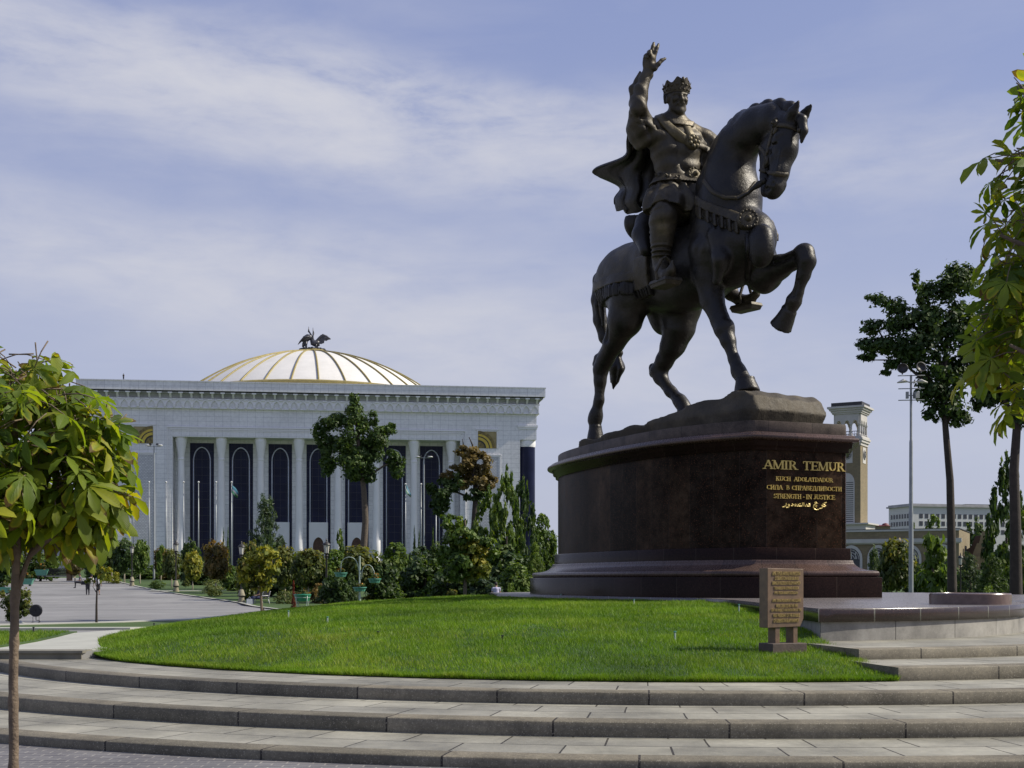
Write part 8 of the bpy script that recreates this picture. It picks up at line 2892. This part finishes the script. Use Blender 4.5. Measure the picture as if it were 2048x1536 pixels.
# bowl planter on a wire stand
d = d_base(1219); s = d / F
c = P(605, 1219, d)
rt = thing("bowl_planter", "green round bowl of flowers on a pale wire stand beside the avenue", "planter", tuple(c))
mb = MB(); mb.lathe((0, 0, 0), [(10 * s, 15.5 * s), (13 * s, 17 * s), (15.5 * s, 25 * s), (17 * s, 28 * s), (17.5 * s, 30 * s), (16.5 * s, 31 * s), (14 * s, 29 * s)], 24); mb.build("bowl", m_tealgreen, rt, auto=40)
for k in range(4):
    a = math.pi / 4 + k * math.pi / 2
    mb = MB(); mb.tube([(16 * s * math.cos(a), 16 * s * math.sin(a), 28 * s), (15 * s * math.cos(a), 15 * s * math.sin(a), 14 * s), (12 * s * math.cos(a), 12 * s * math.sin(a), 6 * s), (15 * s * math.cos(a), 15 * s * math.sin(a), 0)], 0.9 * s, 6)
    mb.build("leg", m_greenpole, rt, True)
mb = MB()
n = 20
mb.tube([(15 * s * math.cos(2 * math.pi * k / n), 15 * s * math.sin(2 * math.pi * k / n), 24 * s) for k in range(n + 1)], 0.8 * s, 4)
mb.tube([(12.5 * s * math.cos(2 * math.pi * k / n), 12.5 * s * math.sin(2 * math.pi * k / n), 4 * s) for k in range(n + 1)], 0.7 * s, 4)
mb.build("ring", m_greenpole, rt)
leaf_cloud("flowers", [((0, 0, 33 * s), (13 * s, 13 * s, 6 * s)), ((3 * s, 0, 38 * s), (5 * s, 5 * s, 5 * s))], 420, 3.2 * s, m_flower, rt, 3, 0.1, 0.4, 16, 0.8)
o = plant("cypress:brown", "red_flower_spike", "tall red flowering spike behind the green bowl planter", "flower", 587, 1160, 5.5, None, d + 1.5)
for ch in o.children:
    if ch.type == 'MESH':
        ch.data = ch.data.copy(); ch.data.materials[0] = m_redspike

# teal planter boxes on the left side of the avenue
for px, py, w, lb in ((6, 1186, 32, "nearest teal planter box on the left of the avenue"), (52, 1169, 30, "middle teal planter box on the left of the avenue"), (83, 1151, 24, "farthest teal planter box at the head of the avenue")):
    d = d_base(max(py + 3, 1168)) if py > 1160 else 150
    s = d / F
    c = P(px, py + 3, d)
    rt = thing("planter_box", lb, "planter", tuple(c), 0.15, "teal planters on the avenue")
    mb = MB(); mb.prism([(-w * .36 * s, -6 * s), (w * .36 * s, -6 * s), (w * .36 * s, 6 * s), (-w * .36 * s, 6 * s)], 3 * s, 14 * s, top=[(-w * .5 * s, -8 * s), (w * .5 * s, -8 * s), (w * .5 * s, 8 * s), (-w * .5 * s, 8 * s)])
    mb.bx(-w * .52 * s, w * .52 * s, -8.4 * s, 8.4 * s, 13.2 * s, 14.6 * s); mb.build("box", m_teal, rt)
    for sg in (-1, 1):
        mb = MB(); mb.bx(sg * w * .25 * s - 1.5 * s, sg * w * .25 * s + 1.5 * s, -5 * s, 5 * s, -0.5 * s, 3 * s); mb.build("foot", m_lampdark, rt)
    leaf_cloud("flowers", [((0, 0, 17 * s), (w * .42 * s, 7 * s, 7 * s)), ((w * .1 * s, 0, 22 * s), (w * .25 * s, 5 * s, 6 * s))], 260, 4 * s, m_flower if px > 40 else ml["chestnut"], rt, px, 0.1, 0.4, 12, 0.7)

# iron fence and brick pillar at the head of the avenue
d = 152.0; s = d / F
c = P(84, 1152, d)
rt = thing("iron_fence", "low dark ornamental iron fence at the head of the avenue", "fence", tuple(c))
mb = MB()
mb.bx(0, 52 * s, -0.04, 0.04, 1 * s, 2 * s); mb.bx(0, 52 * s, -0.04, 0.04, 13 * s, 14 * s)
for k in range(27):
    mb.bx(k * 2 * s - 0.03, k * 2 * s + 0.03, -0.03, 0.03, 0, 16 * s)
for k in range(13):
    n = 10
    mb.tube([((k * 4 + 2) * s + 1.7 * s * math.cos(2 * math.pi * j / n), 0, 7.5 * s + 4 * s * math.sin(2 * math.pi * j / n)) for j in range(n + 1)], 0.03, 4)
mb.build("bars", m_lampdark, rt)
mb = MB(); mb.bx(0, 52 * s, -0.15, 0.15, -1.5 * s, 0.6 * s); mb.build("kerb", m_palestone, rt)
c = P(139, 1153, 150.0)
rt = thing("brick_pillar", "brown brick gate pillar with a rounded stone cap at the end of the fence", "pillar", tuple(c))
mb = MB(); mb.bx(-4.5 * s, 4.5 * s, -4.5 * s, 4.5 * s, -0.5, 18 * s); mb.build("shaft", simple("brown_pillar_brick", (0.16, 0.105, 0.065), (0.11, 0.07, 0.045), 2.0, 0.8), rt)
mb = MB(); mb.lathe((0, 0, 0), [(5.4 * s, 18 * s), (5.4 * s, 19 * s), (3 * s, 20 * s), (2.2 * s, 22 * s), (0.4 * s, 23 * s)], 16); mb.build("cap", m_lampconc, rt)

# hose reel on the kerb
d = 34.4; s = d / F
c = P(72, 1249, d); c.z = ZT + 0.05
rt = thing("hose_reel", "dark round coiled hose reel standing on a wire frame by the kerb", "hose reel", tuple(c), 0.1)
mb = MB()
sp = []
for k in range(120):
    a = k * 0.32; r = (2.0 + 10.3 * k / 119) * s
    sp.append((r * math.cos(a), -0.04, 24 * s + r * math.sin(a)))
mb.tube(sp, 0.95 * s, 6)
mb.build("coil", m_black, rt, True)
mb = MB(); mb.lathe((0, 0, 0), [(12.2 * s, -0.03), (12.2 * s, 0.03)], 28); mb.xf(Matrix.Translation((0, 0.0, 24 * s)) @ Matrix.Rotation(R(90), 4, 'X')); mb.build("drum", m_black, rt)
for sg in (-1, 1):
    mb = MB(); mb.tube([(sg * 6 * s, 0, 13 * s), (sg * 6 * s, 0, 1 * s), (sg * 6 * s, -0.12, 0.01), (sg * 6 * s, 0.12, 0.01)], 0.5 * s, 4); mb.build("leg", m_lampdark, rt)
mb = MB(); mb.tube([(0, 0, 12 * s), (0, 0, 5 * s), (7 * s, -0.05, 4.5 * s), (9 * s, -0.05, 2 * s), (7 * s, -0.06, 0.3 * s)], 0.8 * s, 6); mb.build("outlet_pipe", m_black, rt, True)
mb = MB(); mb.tube([P(40, 1244, d) - c, P(48, 1249, d - .1) - c, P(58, 1251, d - .15) - c, P(70, 1250.5, d - .2) - c], [0.045, 0.05, 0.05, 0.03], 8)
o = mb.build("pale_hose", m_palestone, None, True); o.location = c; props(o, "pale fat hose lying on the kerb left of the hose reel", "hose")

# sprinkler pipes in the lawn
def on_lawn(px, py):
    for d in np.arange(16.4, 60, 0.05):
        p = P(px, py, d)
        if p.z <= lz(p.x, d): return p
        # ray passes below crest
    return P(px, py, 40)


SPK = [(655, 1233, 1248, 1, "green sprinkler pipe on the left slope below the flower post"), (1350, 1262, 1284, 1, "green sprinkler pipe in the lawn left of the stone tablet"), (1268, 1198, 1211, 1, "sprinkler pipe near the middle of the pedestal's foot"),
       (1478, 1208, 1225, 1, "sprinkler pipe beside the top of the stone tablet"), (1122, 1188, 1198, 1, "sprinkler pipe near the pedestal's left end"), (577, 1221, 1236, 1, "green sprinkler pipe at the lawn's left shoulder by the bowl planter"),
       (756, 1262, 1270, 0, "short black sprinkler head in the left part of the lawn"), (1005, 1270, 1281, 0, "short black sprinkler head in the middle of the lawn"), (308, 1246, 1252, 0, "tiny dark sprinkler head at the left tip of the lawn")]
_sp = {}
for px, a, b, kind, lb in SPK:
    p = on_lawn(px, b)
    h = (b - a) * p.y / F
    if kind not in _sp:
        rt = bpy.data.objects.new("sprinkler", None); COL.objects.link(rt)
        mb = MB(); mb.lathe((0, 0, 0), [(0.011, -0.1), (0.011, 0.88), (0.010, 0.9)], 8); mb.build("pipe", m_greenpole if kind else m_black, rt)
        mb = MB(); mb.lathe((0, 0, 0), [(0.014, 0.86), (0.017, 0.9), (0.017, 0.97), (0.010, 1.0)], 10); mb.build("nozzle", m_teal if kind else m_black, rt)
        _sp[kind] = rt; o = rt
    else:
        o = copy_tree(_sp[kind])
    o.location = p; o.scale = (1.3 if kind else 1.6, 1.3 if kind else 1.6, h)
    props(o, lb, "sprinkler", "sprinklers in the lawn")
o = copy_tree(_sp[0]); p = P(67, 1268, 28.0); o.location = (p.x, 28.0, ZT + 0.02); o.scale = (1.5, 1.5, 0.14)
props(o, "small dark sprinkler head in the grass wedge beside the left chestnut trunk", "sprinkler", "sprinklers in the lawn")

# ================================================================== PEOPLE
m_skin = simple("skin", (0.34, 0.20, 0.13), (0.28, 0.16, 0.10), 8, 0.6)
m_hair = simple("dark_hair", (0.02, 0.015, 0.012), rough=0.6)
m_hair_red = simple("reddish_hair", (0.16, 0.06, 0.03), rough=0.6)
m_shirt = simple("white_shirt", (0.55, 0.55, 0.58), (0.47, 0.47, 0.50), 6, 0.8)
m_lilac = simple("pale_lilac_shirt", (0.42, 0.40, 0.55), (0.36, 0.34, 0.48), 6, 0.8)
m_trouser = simple("dark_trousers", (0.018, 0.018, 0.024), rough=0.8)
m_jeans = simple("dark_blue_jeans", (0.03, 0.035, 0.10), (0.02, 0.025, 0.07), 8, 0.8)
m_bagwhite = simple("pale_bag", (0.5, 0.53, 0.58), rough=0.6)


def person(px, d, zb, hgt, pose, label, top, bottom, hair, yaw=0.0, skirt=False, group=None, long_hair=False):
    """a figure 1.72 m tall in its own frame (facing -y), scaled to hgt"""
    root = thing("person", label, "person", (P(px, HY, d).x, d, zb), yaw, group)
    k = hgt / 1.72
    root.scale = (k, k, k)
    V = np.array
    seat = pose == 'sit'
    dz = -0.40 if seat else 0.0
    lean = 0.22 if pose == 'lean' else 0.0
    B = SDF((-0.6, -0.9, -0.05), (0.6, 0.6, 1.85), 0.022)
    C = SDF((-0.6, -0.9, -0.05), (0.6, 0.6, 1.85), 0.022)
    T = SDF((-0.6, -0.9, -0.05), (0.6, 0.6, 1.85), 0.022)
    H = SDF((-0.6, -0.9, -0.05), (0.6, 0.6, 1.85), 0.022)
    S = SDF((-0.6, -0.9, -0.05), (0.6, 0.6, 1.85), 0.022)
    hd = V((-lean * 1.4, -0.02 - (0.05 if seat else 0), 1.60 + dz - lean * 0.25))
    nk = V((-lean, 0, 1.44 + dz - lean * 0.15))
    # skin: head with nose and ears, neck, arms, legs
    B.ell(hd, (0.076, 0.094, 0.112), 0.02); B.ell(hd + V((0, -0.03, -0.06)), (0.052, 0.055, 0.055), 0.03)
    B.cone(hd + V((0, -0.088, 0.0)), hd + V((0, -0.105, -0.03)), 0.010, 0.015, 0.015)
    for sg in (-1, 1): B.ell(hd + V((sg * 0.078, 0.0, -0.01)), (0.012, 0.022, 0.032), 0.01)
    for sg in (-1, 1): B.ell(hd + V((sg * 0.032, -0.083, 0.015)), (0.014, 0.012, 0.009), 0.008, None, '-')
    B.cone(hd + V((0, 0, -0.06)), nk + V((0, 0.01, -0.03)), 0.05, 0.058, 0.03)
    sh = [nk + V((sg * 0.175, 0.0, -0.07)) for sg in (-1, 1)]
    for i, sg in enumerate((-1, 1)):
        if pose in ('folded',):
            el = sh[i] + V((sg * 0.06, -0.02, -0.27)); hn = V((-sg * 0.05, -0.20, el[2] + 0.08))
        elif seat:
            el = sh[i] + V((sg * 0.07, -0.05, -0.27)); hn = el + V((-sg * 0.06, -0.24, -0.03))
        else:
            el = sh[i] + V((sg * 0.07, 0.02, -0.28)); hn = el + V((sg * 0.00, -0.06, -0.25))
        T.chain([(sh[i], 0.062), (el * 0.4 + sh[i] * 0.6, 0.056)], 0.03)
        B.chain([(sh[i], 0.05), (el, 0.038), (hn, 0.027)], 0.02)
        B.ell(hn + (hn - el) * 0.22, (0.032, 0.02, 0.045), 0.015)
        for f in range(4):
            q = hn + (hn - el) * 0.30 + V(((f - 1.5) * 0.014, 0, 0)); B.cone(q, q + (hn - el) / np.linalg.norm(hn - el) * 0.055, 0.008, 0.007, 0.004)
    # trunk of clothing
    hip = V((0, 0.0, 0.93 + dz))
    T.chain([(hip + V((0, 0, 0.05)), 0.135), (hip * 0.5 + nk * 0.5 + V((0, 0, -0.04)), 0.14), (nk + V((0, 0, -0.12)), 0.145)], 0.06)
    T.cone(sh[0] + V((0.02, 0, -0.01)), sh[1] + V((-0.02, 0, -0.01)), 0.065, 0.065, 0.06)
    for i, sg in enumerate((-1, 1)):
        hj = hip + V((sg * 0.085, 0, -0.02))
        if seat:
            kn = hj + V((sg * 0.04, -0.43, 0.02)); an = V((sg * 0.12, -0.46, 0.08))
        else:
            kn = V((sg * 0.09, -0.02 + 0.05 * sg * (pose == 'walk'), 0.50)); an = V((sg * 0.09, 0.02 - 0.10 * sg * (pose == 'walk'), 0.08))
        if skirt:
            B.chain([(hj, 0.085), (kn, 0.055), ((kn + an) / 2 + V((0, 0.02, 0.06)), 0.052), (an, 0.034)], 0.03)
        else:
            C.chain([(hj, 0.105), (kn, 0.068), (an, 0.05)], 0.05)
            B.cone(an + V((0, 0, 0.02)), an, 0.03, 0.03, 0.01)
        S.chain([(an + V((0, 0.02, -0.035)), 0.042), (an + V((0, -0.13, -0.048)), 0.032)], 0.02)
    if skirt:
        C.chain([(hip + V((0, 0, 0.08)), 0.125), (hip + V((0, 0, -0.12)), 0.165), (V((0, -0.01, 0.52)), 0.16)], 0.04)
    else:
        C.ell(hip + V((0, 0, 0.0)), (0.165, 0.13, 0.14), 0.05)
    H.ell(hd + V((0, 0.025, 0.03)), (0.086, 0.092, 0.10), 0.02)
    H.ell(hd + V((0, -0.075, -0.03)), (0.075, 0.06, 0.09), 0.01, None, '-')
    if long_hair: H.chain([(hd + V((0, 0.07, 0.0)), 0.07), (hd + V((0, 0.085, -0.18)), 0.06)], 0.03)
    B.mesh("body", m_skin, root); T.mesh("top", top, root); C.mesh("skirt" if skirt else "trousers", bottom, root); H.mesh("hair", hair, root); S.mesh("shoes", m_trouser, root)
    return root


dp = d_base(1190)
person(175.5, dp, ZA(dp), 42.5 * dp / F, 'lean', "person in white shirt and dark trousers standing on the avenue leaning left", m_shirt, m_trouser, m_hair, R(200))
b = MB(); b.box((0, 0, 0), (0.42, 0.16, 0.30), 0, 0, 0.8); b.tube([(-0.12, 0, 0.15), (0, 0, 0.34), (0.12, 0, 0.15)], 0.015, 5)
o = b.build("shoulder_bag", m_trouser, None, bevel=0.03); o.location = P(167.5, 1166, dp - 0.1); props(o, "dark bag hanging at the side of the person in the white shirt", "bag")
person(196.5, dp + 0.6, ZA(dp), 41 * dp / F, 'stand', "person with reddish hair in a white top and black skirt with bare legs", m_shirt, m_trouser, m_hair_red, R(175), True, None, True)
dq = d_base(1176)
person(161, dq, ZA(dq), 30 * dq / F * 1.25, 'sit', "person in dark clothes sitting behind the walking couple at the avenue's edge", simple("grey_jacket", (0.12, 0.12, 0.14), rough=0.8), m_trouser, m_hair, R(-70))
person(992.5, 70.0, 0.42, 1.72, 'sit', "person in a pale lilac shirt sitting with back turned behind the mound", m_lilac, m_trouser, m_hair, R(190)).location.z = P(992, 1166, 70).z - 1.27
_f = bf(247, 758, 0.5)
_w = Matrix.Rotation(math.atan2(FD.y, FD.x), 3, 'Z') @ Vector((_f[0], -0.5, 0)) + FO
_zt = bf(1098, 777.5, 1.6)[1] + 0.2
person(247, _w.y, _zt, 14.0 * _w.y / F, 'folded', "person in dark clothes standing on the palace roof edge above the left wing", m_trouser, m_trouser, m_hair, R(170))
_f = bf(719, 770, 0.4)
_w = Matrix.Rotation(math.atan2(FD.y, FD.x), 3, 'Z') @ Vector((_f[0], -0.4, 0)) + FO
person(718.5, _w.y, _zt - 0.75, 1.2, 'lean', "person in dark clothes leaning over the palace parapet below the dome", m_trouser, m_trouser, m_hair, R(0))

# bench with a seated person, half hidden by the young chestnut
d = d_base(1210); s = d / F
c = P(524, 1210, d)
rt = thing("park_bench", "white iron park bench with dark slats behind the young yellow-green chestnut", "bench", tuple(c), R(-62))
for sg in (-1, 1):
    mb = MB()
    x = sg * 0.75
    mb.tube([(x, -0.25, 0), (x, -0.22, 0.40), (x, 0.22, 0.44), (x, 0.34, 0.92)], 0.028, 6)
    mb.tube([(x, 0.30, 0), (x, 0.2, 0.42)], 0.028, 6)
    mb.tube([(x, -0.24, 0.40), (x, -0.26, 0.62), (x, 0.2, 0.64)], 0.024, 6)
    mb.build("frame", m_white, rt, True)
mb = MB()
for k in range(5): mb.box((0, -0.2 + k * 0.1, 0.45), (1.6, 0.075, 0.03))
mb.bx(-0.7, -0.64, -0.2, 0.22, 0.42, 0.436); mb.bx(0.64, 0.7, -0.2, 0.22, 0.42, 0.436)
mb.build("seat", m_lampdark, rt)
mb = MB()
for k in range(4): mb.box((0, 0.25 + k * 0.025, 0.56 + k * 0.1), (1.6, 0.03, 0.07))
mb.build("backrest", m_lampdark, rt)
person(518, d - 0.15, c.z - 0.02, 1.72, 'sit', "person in dark blue jeans sitting on the white iron bench", m_trouser, m_jeans, m_hair, R(-62))
b = MB(); b.box((0, 0, 0.2), (0.4, 0.25, 0.42), 0.3, 0, 0.9); b.tube([(-0.1, 0, 0.4), (0, 0, 0.55), (0.1, 0, 0.4)], 0.015, 5)
o = b.build("bag", m_bagwhite, None, bevel=0.03); o.location = (P(499, HY, d - 0.5).x, d - 0.5, ZA(d)); props(o, "pale bag standing on the ground beside the bench sitter's feet", "bag")
# lean stake beside the young chestnut
mb = MB(); mb.tube([(0, 0, -0.1), (0.01, 0, 0.30)], 0.03, 6)
o = mb.build("tree_stake", m_bark, None); p = P(526.5, 1230, 45.5); o.location = (p.x, 45.5, ZA(45.5)); props(o, "short wooden stake beside the young yellow-green chestnut's trunk", "stake")
